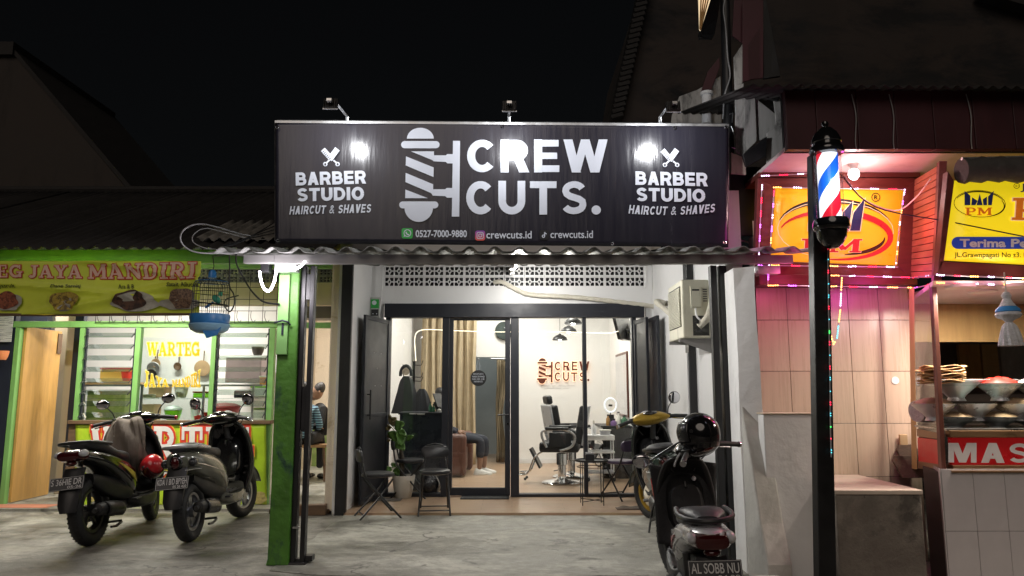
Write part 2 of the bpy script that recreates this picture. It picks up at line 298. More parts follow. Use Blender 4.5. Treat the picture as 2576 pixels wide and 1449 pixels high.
SANS = {
 'C': (.80, [(arc(.425,.5,.30,.385,42,318,20),.25)]), 'O': (.88, [(arc(.44,.5,.315,.385,0,360,28),.25)]),
 'R': (.80, [([(.125,0),(.125,1)],.25), ([(.2,.885),(.46,.885)]+arc(.46,.665,.2,.22,88,-88,10)+[(.2,.445)],.23), ([(.36,.44),(.62,.44),(.80,0),(.52,0)],None)]),
 'E': (.70, [([(.125,0),(.125,1)],.25), ([(.2,.885),(.68,.885)],.23), ([(.2,.5),(.64,.5)],.22), ([(.2,.115),(.70,.115)],.23)]),
 'W': (1.2, [(par(.23,0,.245),None), (par(.23,.475,.225),None), (par(.73,.475,.235),None), (par(.73,.955,.245),None)]),
 'A': (.80, [(par(0,.26,.265),None), (par(.535,.26,.265),None), ([(.22,.29),(.6,.29)],.2)]), 'V': (.80, [(par(.265,0,.27),None), (par(.265,.53,.27),None)]),
 'U': (.80, [([(.125,1),(.125,.4)]+arc(.4,.4,.275,.285,180,360,14)+[(.675,.4),(.675,1)],.25)]), 'T': (.76, [([(0,.885),(.76,.885)],.23), ([(.38,.8),(.38,0)],.25)]),
 'S': (.76, [(arc(.385,.70,.245,.19,22,180,10)+[(.17,.61),(.27,.54),(.40,.50),(.53,.455),(.625,.385)]+arc(.375,.295,.26,.185,10,-158,10),.225)]),
 'B': (.78, [([(.125,0),(.125,1)],.25), ([(.2,.885),(.42,.885)]+arc(.42,.70,.19,.185,88,-88,8)+[(.2,.515)],.22), ([(.2,.5),(.46,.5)]+arc(.46,.31,.2,.195,88,-88,8)+[(.2,.115)],.23)]),
 'D': (.82, [([(.125,0),(.125,1)],.25), ([(.2,.885),(.36,.885)]+arc(.36,.5,.335,.385,88,-88,14)+[(.2,.115)],.23)]), 'I': (.25, [([(.125,0),(.125,1)],.25)]),
 'H': (.80, [([(.125,0),(.125,1)],.25), ([(.675,0),(.675,1)],.25), ([(.2,.5),(.6,.5)],.22)]), '.': (.27, [([(.135+.135*math.cos(R(a)), .135+.135*math.sin(R(a))) for a in range(0,360,20)],None)]),
 'M': (1.0, [([(.12,0),(.12,1)],.24), ([(.88,0),(.88,1)],.24), ([(.1,1),(.36,1),(.62,.0),(.38,.0)],None), ([(.9,1),(.64,1),(.38,.0),(.62,.0)],None)]),
 '&': (.86, [([(.80,.02),(.26,.66)]+arc(.39,.77,.16,.13,205,-30,8)+[(.40,.58),(.2,.42)]+arc(.31,.26,.2,.17,140,290,8)+[(.56,.22),(.72,.44)],.17)]),
 'P': (.78, [([(.125,0),(.125,1)],.25), ([(.2,.885),(.44,.885)]+arc(.44,.655,.21,.23,88,-88,10)+[(.2,.425)],.23)]), ' ': (.3, [])}
def slabtext(s, f, name, mat, parent, grow=0., gap=.06, nrm=(0,-1,0), off=0., eps=.0004, world=True, sub=3, F=None, shear=0., thin=1.):
    F = F or SLAB
    if not callable(f): f = quadmap(f)
    W = sum(F[c][0] + gap for c in s) - gap; x = 0.; m = M(); n = Vector(nrm); k = 0
    for c in s:
        w_, st = F[c]
        for pl, th in st:
            if th is None:
                z = n*(off + eps*(k % 7)); k += 1; m.add([f((x+a+shear*b)/W, b) + z for a, b in pl], [tuple(range(len(pl)))]); continue
            h = th*thin/2 + grow; p = [Vector((a, b)) for a, b in pl]
            d0 = (p[1]-p[0]).normalized(); d1 = (p[-1]-p[-2]).normalized(); p[0] = p[0] - d0*grow; p[-1] = p[-1] + d1*grow
            if len(p) == 2 and sub > 1: p = [p[0].lerp(p[1], i/sub) for i in range(sub+1)]
            L = []; Rr = []
            for i, q in enumerate(p):
                d = (p[min(i+1, len(p)-1)] - p[max(i-1, 0)]).normalized(); nn = Vector((-d.y, d.x)); L.append(q + nn*h); Rr.append(q - nn*h)
            z = n*(off + eps*(k % 7)); k += 1
            m.loft([[f((x+q.x+shear*q.y)/W, q.y) + z for q in ring] for ring in (L, Rr)], cap=False, closed=False)
        x += w_ + gap
    return m.build(name, mat, parent, world, smooth=False)
def flat(polys, D, name, mat, parent, eps=.0004, world=True, conv=lambda x, y: (x, y)):
    m = M()
    for i, p in enumerate(polys): m.add([A(*conv(x, y), D - eps*i) for x, y in p], [tuple(range(len(p)))])
    return m.build(name, mat, parent, world, smooth=False)
def ell(cx, cy, rx, ry, a0=0, a1=360, n=28): return [(cx + rx*math.cos(R(a0+(a1-a0)*i/n)), cy - ry*math.sin(R(a0+(a1-a0)*i/n))) for i in range(n if a1-a0 == 360 else n+1)]
def capsule(x0, x1, y0, y1, n=8):
    r = (y1-y0)/2; return arc(x1-r, y0+r, r, r, -90, 90, n) + arc(x0+r, y0+r, r, r, 90, 270, n)
def ribbon(pts, wd):                               # 2-D polyline with width (number or list) -> polygon
    P = [Vector(p) for p in pts]; L = []; Rr = []
    for i, q in enumerate(P):
        d = (P[min(i+1, len(P)-1)] - P[max(i-1, 0)]).normalized(); nn = Vector((-d.y, d.x)); h = (wd[i] if isinstance(wd, list) else wd)/2
        L.append(tuple(q + nn*h)); Rr.append(tuple(q - nn*h))
    return L + Rr[::-1]

# ================================================================== GROUND
def gz_(y): return -.135*max(0., 5.25-y)**1.25 if y > 1 else gz_(1.001)
ys = [-8,1,2,2.5,3,3.4,3.8,4.2,4.5,4.8,5,5.15,5.25,6,9,30,120]; m = M(); m.loft([[Vector((x,y,gz_(y))) for x in (-70,-6,0,6,70)] for y in ys], cap=False, closed=False)
o = m.build('ground', 'yard_concrete', smooth=False); o['kind'] = 'structure'
# poured slab of the barber forecourt, a low step above the yard, its left edge broken
m = M(); ed = [(-1.74 + random.uniform(-.02,.02), 5.5 + 2.38*i/14) for i in range(15)]
poly = [(x, y, .0) for x, y in ed] + [(1.76,7.88,0),(1.76,5.4,0),(1.2,5.33,0),(.6,5.36,0),(.2,5.3,0),(-.5,5.34,0),(-.9,5.32,0),(-1.4,5.38,0)]
m.prism(poly, (0,0,.005)); o = m.build('forecourt_slab', 'slab_concrete', smooth=False); o['kind'] = 'structure'

# wood-look porcelain planks
def planks(name, c1, c2, rough):
    m = mat(name, c1, rough, var=0); n = m.node_tree.nodes; l = m.node_tree.links; b = n['Principled BSDF']; tc = n['Texture Coordinate']
    br = n.new('ShaderNodeTexBrick'); br.inputs['Color1'].default_value = (*c1,1); br.inputs['Color2'].default_value = (*c2,1); br.inputs['Mortar'].default_value = (*[q*.55 for q in c1],1)
    br.inputs['Scale'].default_value = 1; br.inputs['Brick Width'].default_value = .9; br.inputs['Row Height'].default_value = .15; br.inputs['Mortar Size'].default_value = .0025; br.offset = .37
    l.new(tc.outputs['Object'], br.inputs['Vector'])
    mp = n.new('ShaderNodeMapping'); mp.inputs['Scale'].default_value = (1.2, 14, 1); l.new(tc.outputs['Object'], mp.inputs[0])
    nz = n.new('ShaderNodeTexNoise'); nz.inputs['Scale'].default_value = 3; nz.inputs['Detail'].default_value = 8; l.new(mp.outputs[0], nz.inputs['Vector'])
    mx = n.new('ShaderNodeMix'); mx.data_type = 'RGBA'; mx.blend_type = 'MULTIPLY'; mx.inputs[0].default_value = .35; l.new(br.outputs[0], mx.inputs[6]); l.new(nz.outputs[1], mx.inputs[7]); l.new(mx.outputs[2], b.inputs['Base Color'])
    mr = n.new('ShaderNodeMapRange'); mr.inputs[3].default_value = rough-.08; mr.inputs[4].default_value = rough+.15; l.new(nz.outputs[0], mr.inputs[0]); l.new(mr.outputs[0], b.inputs['Roughness'])
planks('plank_tile', (.52,.36,.24), (.46,.31,.20), .28)
m = M(); m.bx(-1.76, 1.76, 7.88, 13.2, 0, .03); o = m.build('porch_floor', 'plank_tile', smooth=False); o['kind'] = 'structure'

# ================================================================== BARBER SHOP BUILDING
GY = 9.1                                            # plane of the glass front
shop = thing('barber_shop', 'white barber shop with dark glass front and bright room inside', 'shop', (0, GY, 0))
WX = 1.76                                           # side walls
def wall(name, *b, mat='white_paint', bevel=0): 
    m = M(); m.bx(*b); return m.build(name, mat, shop, smooth=False, bevel=bevel)
zt = 3.35
wall('side_wall', -WX-.14, -WX, 7.95, GY+.06, 0, zt)
wall('side_wall', -WX-.14, -WX, GY+.062, 13.2, .031, zt, mat='room_paint')
wall('side_wall', WX, WX+.14, 5.95, GY+.06, 0, 2.95)
wall('side_wall', WX, WX+.14, GY+.062, 13.2, .031, zt, mat='room_paint')
m = M(); m.bx(-WX-.14, WX+.14, GY+.08, 15.4, zt, zt+.1); m.build('ceiling', 'room_paint', shop, smooth=False)
# rear wall with a doorway
dl, dr, dt = A(1193, 900, 13.2).x, A(1271, 900, 13.2).x, A(1200, 898, 13.2).z
m = M(); m.bx(-WX, dl, 13.2, 13.32, .03, zt); m.bx(dr, WX, 13.2, 13.32, .03, zt); m.bx(dl, dr, 13.2, 13.32, dt, zt); m.build('rear_wall', 'room_paint', shop, smooth=False)
mat('grey_room', (.45,.47,.47), .7, var=.06)
m = M(); m.bx(-WX, WX, 15.2, 15.3, 0, zt); m.bx(-WX-.14, -WX, 13.321, 15.3, 0, zt); m.bx(.6, .7, 13.33, 15.2, 0, zt); m.build('back_room_wall', 'grey_room', shop, smooth=False)
m = M(); m.bx(-WX, .6, 13.2, 15.2, -.01, .028); m.build('back_room_floor', 'plank_tile', shop, smooth=False)
m = M(); m.bx(dr+.02, WX, 13.185, 13.198, .031, .11); m.bx(WX-.012, WX-.001, GY+.1, 13.184, .031, .11); m.bx(-WX, dl-.01, 13.185, 13.198, .031, .11); m.build('skirting', 'white_paint', shop, smooth=False)
# front wall above the glass, with pierced vent blocks
hx0, hx1 = A(965,780,GY).x, A(1622,780,GY).x; hz1, hz0 = A(1290,766,GY).z, A(1290,800,GY).z
bz1, bz0 = A(1290,669,GY).z, A(1290,723,GY).z; bx0, bx1 = A(967,700,GY).x, A(1621,700,GY).x
m = M()
m.bx(-WX, WX, GY-.05, GY+.07, bz1, zt); m.bx(-WX, WX, GY-.05, GY+.07, hz1, bz0); m.bx(-WX, bx0, GY-.05, GY+.07, bz0, bz1); m.bx(bx1, WX, GY-.05, GY+.07, bz0, bz1)
m.bx(-WX, hx0, GY-.05, GY+.07, .031, hz1); m.bx(hx1, WX, GY-.05, GY+.07, .031, hz1)
m.build('front_wall', 'white_paint', shop, smooth=False)
m = M(); m.bx(-WX, WX, GY+.16, GY+.2, bz0-.12, bz1+.2); m.build('vent_shade_sheet', 'black_steel', shop, smooth=False)  # black sheet put in so the vent holes stay dark
# one vent block: two stars in a frame; pieces are bars
NB = 13; bw = (bx1-bx0)/NB; bh = (bz1-bz0)/2
def vent_block(w_, h_, d=.05):
    m = M(); c = .014
    m.bx(0, w_, 0, d, 0, c); m.bx(0, w_, 0, d, h_-c, h_); m.bx(0, c*.9, 0, d, c, h_-c); m.bx(w_-c*.9, w_, 0, d, c, h_-c); m.bx(w_/2-c*.4, w_/2+c*.4, 0, d, c, h_-c)
    for s in (0, 1):
        x0 = c*.9 + s*(w_/2-c*.5); x1 = x0 + w_/2 - c*1.3; cx = (x0+x1)/2; cz = h_/2; rx = (x1-x0)/2; rz = h_/2-c
        def bar(p, q, t):
            dd = (q-p).normalized(); nn = Vector((-dd.z, 0, dd.x))*t/2; y = Vector((0, d*.12 + .002*(len(m.v) % 3), 0)); m.prism([p+nn+y, q+nn+y, q-nn+y, p-nn+y], (0, d*.7, 0))
        V4 = [Vector((cx+.40*rx, 0, cz)), Vector((cx, 0, cz+.62*rz)), Vector((cx-.40*rx, 0, cz)), Vector((cx, 0, cz-.62*rz))]
        for k in range(4):
            bar(V4[k], V4[(k+1) % 4], .011)
            e = Vector((cx + (V4[k].x-cx)*2.5, 0, cz + (V4[k].z-cz)*1.62)); bar(V4[k], e, .012)
    return m
proto = None
for i in range(NB):
    for j in range(2):
        if proto is None: ob = proto = vent_block(bw*.985, bh*.985).build('vent_block', 'white_paint', shop, world=False, smooth=False)
        else: ob = proto.copy(); COL.objects.link(ob)
        ob.location = (bx0 + i*bw + random.uniform(-.001,.001), -.045, bz0 + j*bh)
# dark aluminium front: header, jambs, mullions, door, panes
def fr(name, u0, u1, z0, z1, y0=GY-.07, y1=GY+.05, mt='navy_frame', par=shop, bev=.003):
    m = M(); m.bx(A(u0,1000,GY).x, A(u1,1000,GY).x, y0, y1, z0, z1); return m.build(name, mt, par, smooth=False, bevel=bev)
fr('header_beam', 965, 1622, hz0, hz1, GY-.11, GY+.06)
zb = .032
fr('jamb', 968, 980, zb, hz0); fr('jamb', 1590, 1602, zb, hz0)
fr('mullion', 1112, 1128, zb, hz0); fr('mullion', 1284, 1305, zb, hz0); fr('mullion', 1466, 1475, zb, hz0)
zr = .075
fr('bottom_track', 980, 1112, zb, zr); fr('bottom_track', 1305, 1466, zb, zr-.01); fr('bottom_track', 1475, 1590, zb, zr-.01)
def pane(u0, u1, z0, z1, par=shop, y=GY):
    m = M(); m.bx(A(u0,1000,GY).x, A(u1,1000,GY).x, y, y+.006, z0, z1); return m.build('pane', 'shop_glass', par, smooth=False)
pane(980, 1112, zr, hz0); pane(1305, 1466, zr-.01, hz0); pane(1475, 1590, zr-.01, hz0)
dd = fr('door', 1129, 1139, zb+.008, hz0-.006, GY-.03, GY+.03); dd.name = 'door'
fr('stile', 1270, 1283, zb+.008, hz0-.006, GY-.03, GY+.03, par=dd)
fr('rail', 1139, 1270, zb+.008, zb+.10, GY-.03, GY+.03, par=dd); fr('rail', 1139, 1270, hz0-.03, hz0-.006, GY-.03, GY+.03, par=dd)
pane(1139, 1270, zb+.10, hz0-.03, dd)
hp = A(1277,1043,GY-.05); m = M(); m.cyl(hp, hp+Vector((0,-.05,0)), .011); m.tube([hp+Vector((0,-.05,0)), hp+Vector((-.06,-.052,0)), hp+Vector((-.12,-.05,-.004))], .009, 10); m.build('handle', 'black_steel', dd)
m = M(); lp = A(1277,1066,GY-.03); m.cyl(lp, lp+Vector((0,-.012,0)), .012); m.build('lock', 'chrome', dd)
# conduit runs on the left pier
for nm, us in (('conduit', [(922,662,8.98),(921,700,8.98),(919,740,8.98),(915,790,8.98)]), ('conduit', [(963,664,8.98),(961,720,8.98),(958,760,8.98),(952,800,8.98)]), ('conduit', [(1622,664,8.98),(1623,700,8.98),(1622,726,8.98)])):
    m = M(); m.tube([A(*q) for q in us], .008, 8); m.build(nm, 'white_paint', shop)

# ================================================================== CANOPY over the forecourt
FY = 5.45
can = thing('canopy', 'white corrugated canopy with grey fascia and black steel posts', 'canopy', (0, 6.5, 0))
fx0, fx1 = A(612,650,FY).x, A(1995,650,FY).x; fz1, fz0 = A(1290,641,FY).z, A(1290,663,FY).z
m = M(); m.bx(fx0, A(690,650,FY).x-.001, FY, FY+.05, fz0+.004, fz1); m.bx(A(690,650,FY).x, A(1900,650,FY).x, FY-.003, FY+.05, fz0, fz1+.003); m.bx(A(1900,650,FY).x+.001, fx1, FY+.002, FY+.05, fz0+.003, fz1); m.build('fascia', 'fascia_grey', can, smooth=False, bevel=.003)
sx0, sx1 = A(536,630,FY).x, A(2035,630,FY).x; per = .185
def wave(x): 
    t = (x/per) % 1.
    return .038 * (max(0, math.sin(math.pi*min(1, t/.62)))**1.15 if t < .62 else -.05*math.sin(math.pi*(t-.62)/.38))
def roofz(y): return fz1 + .004 + (y-5.36)*.145
sheets = []; nsh = 4
for i in range(nsh):
    a = sx0 + (sx1-sx0)*i/nsh; b = sx0 + (sx1-sx0)*(i+1)/nsh + (.03 if i < nsh-1 else 0); nx = int((b-a)/per*14); lift = .004*(i % 2); y0 = 5.36 - .015*(i % 2)
    m = M(); m.grid(lambda s, t: Vector((a+(b-a)*s, y0+(9.02-y0)*t, roofz(y0+(9.02-y0)*t) + wave(a+(b-a)*s) + lift)), nx, 8)
    m.build('corrugated_sheet', 'roof_sheet', can, solid=.008)
for x in (0,):
    m = M(); m.bx(x-.02, x+.02, 5.53, 9.03, -.12, -.062); m.v = [(p, y, z + roofz(y)) for p, y, z in m.v]; m.build('rafter', 'white_paint', can, smooth=False)
# left post: pair of black channels with a gap; base plate
def post(u0, u1, D, z1, dep=.07, name='post', mt='black_steel', par=can, z0=0.):
    m = M(); m.bx(A(u0,1420,D).x, A(u1,1420,D).x, D, D+dep, z0, z1); return m.build(name, mt, par, smooth=False, bevel=.004)
PD = 5.7
p = post(727, 741, PD, 2.27); post(752, 764, PD, 2.27); 
xm0 = A(741.5,1420,PD).x; xm1 = A(751.5,1420,PD).x
for za, zb_ in ((.012,.04),(.98,1.32),(2.0,2.2)):
    m = M(); m.bx(xm0, xm1, PD+.01, PD+.05, za, zb_); m.build('spacer', 'black_steel', can, smooth=False)
m = M(); m.bx(A(715,1420,PD).x, A(770,1420,PD).x, PD-.03, PD+.11, .0, .018); m.build('base_plate', 'black_steel', can, smooth=False, bevel=.003)
m = M(); m.bx(A(763,1400,PD).x, A(783,1400,PD).x, PD+.02, PD+.1, .018, .06); m.build('anchor_foot', 'black_steel', can, smooth=False, bevel=.004)
m = M(); c = A(745,1327,PD-.01); m.box(c, (.05,.02,.012)); m.box(c+Vector((.015,-.01,.012)), (.012,.012,.03)); m.build('latch', 'steel', can, smooth=False)
# right post with white strips coloured in as light reflected in its gap, and cable
p = post(1815, 1832, PD, 2.27); post(1838, 1858, PD, 2.27, .1); 
m = M(); a0, a1 = A(1832,1200,PD).x, A(1838.5,1200,PD).x; m.bx(a0, a1, PD+.015, PD+.04, .33, 1.03); m.bx(a0, a1, PD+.015, PD+.04, 1.2, 1.95); m.build('pale_strip', 'white_paint', can, smooth=False)
m = M(); m.bx(a0, a1, PD+.045, PD+.06, 0, 2.2); m.build('spacer', 'black_steel', can, smooth=False)
m = M(); m.tube(smooth_path([A(1836,760,PD-.02), A(1838,900,PD-.02), A(1846,1010,PD-.03), A(1852,1100,PD-.03), A(1854,1250,PD-.03), A(1855,1380,PD-.03)]), .011, 8); m.build('hose', 'galv', can)
# inner column on the right wall and the pier between the two shops
m = M(); m.bx(1.69, 1.757, 7.0, 7.14, .0, 2.6); m.build('post', 'black_steel', can, smooth=False, bevel=.004)
m = M(); m.bx(1.675, 1.689, 7.03, 7.075, .95, 1.65); m.build('pale_strip', 'white_paint', can, smooth=False)
x0 = A(840,1297,7.88).x; x1 = A(868,1297,7.88).x
m = M(); m.bx(x0, x1, 7.88, 7.94, 0, 2.72); m.build('post', 'black_steel', can, smooth=False, bevel=.004)
# diagonal white brace near the right pier
m = M(); a = A(1683,664,8.6); b = A(1668,760,8.98); m.tube([a, b], .028, 4); m.build('brace', 'white_paint', can, smooth=False)
m = M(); m.bx(A(1905,670,5.5).x, A(1962,670,5.5).x, 5.5, 5.58, A(1900,688,5.5).z, A(1900,668,5.5).z); m.build('end_bracket', 'galv', can, smooth=False, bevel=.003)
m = M(); m.bx(A(690,665,5.5).x, A(745,665,5.5).x, 5.5, 5.6, A(700,682,5.5).z, A(700,663.5,5.5).z); m.build('end_bracket', 'galv', can, smooth=False, bevel=.003)
m = M(); m.bx(A(655,665,5.5).x, A(676,665,5.5).x, 5.5, 5.58, A(700,684,5.5).z, A(700,663.5,5.5).z); m.build('end_bracket', 'black_steel', can, smooth=False, bevel=.003)

# porch light: batten under the canopy
glow('lamp_white', (1,.98,.94), 14)
for yl, el, lab in ((5.95,72,'white bulb under the canopy just behind the grey fascia'), (8.0,58,'white bulb on the canopy ceiling in front of the vent blocks')):
    pl = thing('porch_bulb', lab, 'lamp', (0, yl, roofz(yl)-.03), group='bulbs under the canopy'); zc = roofz(yl) - .005
    m = M(); m.lathe([(.03,.02),(.034,-.002),(.02,-.004)], (.03,yl,zc), n=16); m.build('holder', 'white_paint', pl)
    m = M(); m.lathe([(.015,.0),(.024,-.012),(.027,-.03),(.017,-.046),(.002,-.05)], (.03,yl,zc-.005), n=16); m.build('bulb', 'lamp_white', pl)
    lamp('POINT', 'porch_lamp', (.03, yl, zc-.10), el, (1,.97,.92), .05, parent=pl)

# ================================================================== SIGN BANNER
SD = 5.6
sign = thing('shop_sign', 'wide black vinyl shop banner reading CREW CUTS above the canopy', 'sign', (0, SD, 2.4))
mv = mat('banner_vinyl', (.020,.019,.027), .22, var=.06, scale=2, rvar=.07, stretch=(9,1,.8), bump=.10, bscale=3, stain=((.07,.055,.045), .70, .86, 1.6, (1.2,1,.8)))
q = Q(691, 305, 1833, 621, SD); fm = quadmap([A(691,612,SD), A(1833,622,SD), A(1833,312,SD), A(691,303,SD)])
def bulge(s, t): return fm(s, t) + Vector((0, .0013*math.sin(s*31)*math.sin(t*2.2) + .0007*math.sin(s*77+t*3) + .012*abs(2*s-1)**6, 0))
m = M(); m.grid(bulge, 120, 24); m.build('banner', 'banner_vinyl', sign, solid=.002)
m = M(); a = A(697,308,SD+.04); b = A(1827,317,SD+.04); m.tube([a, b], .022, 4); c = A(697,606,SD+.05); d = A(1827,612,SD+.05); m.tube([a, c], .02, 4); m.tube([b, d], .02, 4); m.tube([c, d], .02, 4)
for s in (.25,.5,.75): m.tube([a.lerp(b, s)+Vector((0,.02,0)), c.lerp(d, s)+Vector((0,.02,0))], .02, 4)
m.build('frame', 'galv', sign, smooth=False)
m = M(); m.prism([A(691,303,SD-.004), A(1833,312,SD-.004), A(1833,318,SD-.004), A(691,309,SD-.004)], (0,.004,0)); m.build('top_trim', 'galv', sign, smooth=False)
for u, v in ((696,321),(1826,320),(1263,318),(1697,322),(698,605),(1540,613),(1822,610)):
    m = M(); pts = [A(u,v,SD-.012) + Vector((.011*math.cos(t), 0, .011*math.sin(t))) for t in (i*math.pi/6 for i in range(12))]; m.tube(pts, .0035, 6, closed=True); m.build('eyelet', 'chrome', sign)
mat('print_pale', (.60,.63,.70), .38, var=.03, scale=2)
LD = SD - .006
def st(s, q4, bold=.02, shear=0., mt='print_pale', nm='lettering', spacing=1.): return text(s, q4, nm, mt, sign, bold, shear, spacing=spacing)
def sn(s, f, **k): return slabtext(s, f, 'lettering', 'print_pale', sign, gap=k.pop('gap', .09), F=SANS, **k)
sn('CREW', Q(1173,351,1528,434,LD), thin=.88, gap=.11); sn('CUTS.', Q(1171,455,1511,540,LD), thin=.88, gap=.12)
def Q4(bl, br, tr, tl, D): return [A(*bl,D), A(*br,D), A(*tr,D), A(*tl,D)]
sn('BARBER', Q4((744,467),(921,462),(920,429),(743,434),LD)); sn('STUDIO', Q4((747,507),(916,503),(915,470),(747,474),LD))
sn('HAIRCUT & SHAVES', Q4((727,540),(932,535),(932,513),(727,519),LD), shear=.2, thin=.8, gap=.13)
sn('BARBER', Q4((1598,465),(1780,469),(1779,435),(1598,431),LD)); sn('STUDIO', Q4((1600,506),(1774,509),(1773,476),(1600,472),LD))
def arcf(s, t): return A(1580 + 217*s, 537 - 22*t + 14*(s*(1-s))*1.6 + (-3*s), LD)
sn('HAIRCUT & SHAVES', arcf, shear=.2, thin=.8, gap=.13)
st('0527-7000-9880', Q(1045,579,1174,597,LD), .022); st('crewcuts.id', Q(1223,581,1337,600,LD), .012); st('crewcuts.id', Q(1384,580,1491,599,LD), .012)
zc_ = ZM(700, 220, .3312)
def cz(poly): return [zc_(x, y) for x, y in poly]
logo = [ell(1270,452,108,87,0,180,20), capsule(1115,1425,472,530), [(1533,470),(1590,470),(1583,1080),(1523,1080)],
 [(1375,587),(1475,587),(1487,577),(1535,577),(1535,652),(1487,652),(1475,640),(1375,635)], [(1368,860),(1470,860),(1482,850),(1530,850),(1530,928),(1485,928),(1470,915),(1372,912)],
 [(1195,555),(1380,555),(1380,636),(1365,625)], [(1155,595),(1378,685),(1376,762),(1152,668)], [(1152,728),(1373,820),(1373,914),(1355,890),(1150,802)], [(1150,862),(1330,932),(1148,932)],
 capsule(1100,1415,958,1014), [(1142,1005),(1372,1005)] + [(1257+115*math.cos(R(a)), 1005+118*math.sin(R(a))) for a in range(0,181,9)]]
flat(logo, LD, 'barber_pole_emblem', 'print_pale', sign, conv=zc_)
# crossed comb and razor
def emblem(dx, dy, nm='comb_emblem'):
    L = lambda p: [(x+dx, y+dy) for x, y in p]
    comb = ribbon([(812,376),(834,401)], 13); blade = ribbon([(849,375),(829,401)], 15)
    out = [comb, blade, ribbon([(833,399),(848,411)], 4), ribbon([(831,400),(820,411)], 4)]
    for cx, cy in ((818,413),(849,413)): out.append([(cx+5.5*math.cos(R(a)), cy+5.5*math.sin(R(a))) for a in range(0,360,20)])
    flat([L(p) for p in out], LD, nm, 'print_pale', sign)
    dk = [ribbon([(811+3.2*i, 383+3.7*i), (816+3.2*i, 378.5+3.7*i)], 1.4) for i in range(6)] + [ribbon([(836,405),(856,377)], 1.6)]
    for cx, cy in ((818,413),(849,413)): dk.append([(cx+2.6*math.cos(R(a)), cy+2.6*math.sin(R(a))) for a in range(0,360,30)])
    flat([L(p) for p in dk], LD-.004, 'emblem_lines', 'banner_vinyl', sign)
emblem(0,0); emblem(854,2)
def rrect(x0, y0, x1, y1, r, n=5): return arc(x1-r,y0+r,r,r,-90,0,n)+arc(x1-r,y1-r,r,r,0,90,n)+arc(x0+r,y1-r,r,r,90,180,n)+arc(x0+r,y0+r,r,r,180,270,n)
mat('icon_green', (.03,.36,.06), .4); mat('icon_black', (.006,.006,.007), .4)
def ringp(cx, cy, r, w_, n=24): return [ribbon([(cx+r*math.cos(R(a)), cy+r*math.sin(R(a))) for a in range(0, 361, 15)], w_)]
flat([rrect(1010,574,1038,600,5)], LD, 'phone_icon', 'icon_green', sign)
flat(ringp(1024.5,586.5,8.5,2) + [[(1015,596),(1017,590),(1021,594)], ribbon([(1021,583),(1022,587),(1025,590),(1029,591)], 3)], LD-.002, 'phone_mark', 'print_pale', sign)
mi = mat('icon_pink', (.5,.05,.12), .4); n = mi.node_tree.nodes; l = mi.node_tree.links
tcn = n['Texture Coordinate']; sp = n.new('ShaderNodeSeparateXYZ'); l.new(tcn.outputs['Generated'], sp.inputs[0]); rp = n.new('ShaderNodeValToRGB'); rp.color_ramp.elements[0].color = (.75,.10,.06,1); rp.color_ramp.elements[1].color = (.20,.04,.35,1); l.new(sp.outputs[2], rp.inputs[0]); l.new(rp.outputs[0], n['Principled BSDF'].inputs['Base Color'])
flat([rrect(1195,580,1220,605,6)], LD, 'photo_icon', 'icon_pink', sign)
flat([ribbon(rrect(1199.5,584.5,1215.5,600.5,4)+[(1211.5,584.5)], 1.7)] + ringp(1207.5,592.5,4,1.7) + [[(1211,588),(1213,588),(1213,590),(1211,590)]], LD-.002, 'photo_mark', 'print_pale', sign)
flat([rrect(1357,579,1380,603,5)], LD, 'music_icon', 'icon_black', sign)
flat([ribbon([(1369.5,584),(1369.5,594)], 2.4), ribbon([(1369.5,584),(1371.5,587.5),(1374.5,588.5)], 2.4)] + ringp(1366.7,594.2,3,2.2), LD-.002, 'music_mark', 'print_pale', sign)
# three floodlights on arms over the banner
glow('flood_lens', (1,.98,.96), 1.5)
def flood(u, uh, vh, lab):
    t = thing('sign_floodlight', lab, 'floodlight', A(u,306,SD), group='floodlights above the banner')
    a = A(u,309,SD+.03); hd = A(uh,vh,5.08); mid = A(u+(uh-u)*.8,vh-8,5.12)
    m = M(); m.tube([a, a+Vector((0,-.01,.05)), mid], .012, 4); m.build('arm', 'galv', t, smooth=False)
    d = (A(u,360,SD) - hd); d.x *= .3; d.normalize(); rot = d.to_track_quat('Z', 'Y').to_matrix()
    m = M(); m.box(hd, (.10,.075,.03), rot)
    for i in range(6): m.box(hd + rot @ Vector((-.04+.016*i, 0, -.024)), (.004,.066,.018), rot)
    m.build('housing', 'black_plastic', t, smooth=False, bevel=.003)
    m = M(); m.box(hd + rot @ Vector((0,0,-.045)), (.035,.02,.03), rot); m.box(hd + rot @ Vector((0,-.041,0)), (.108,.006,.012), rot); m.build('bracket', 'steel', t, smooth=False)
    m = M(); m.box(hd + rot @ Vector((0,0,.0195)), (.08,.055,.004), rot); m.build('lens', 'flood_lens', t, smooth=False)
    l = lamp('SPOT', 'flood_lamp', hd + d*.03, 21, (.96,.97,1), .026, rot=aim(d), spot=R(165), blend=.35, parent=t)
flood(873, 832, 262, 'left floodlight of the three leaning over the CREW CUTS banner')
flood(1280, 1281, 268, 'middle floodlight of the three leaning over the CREW CUTS banner')
flood(1660, 1693, 269, 'right floodlight of the three leaning over the CREW CUTS banner')
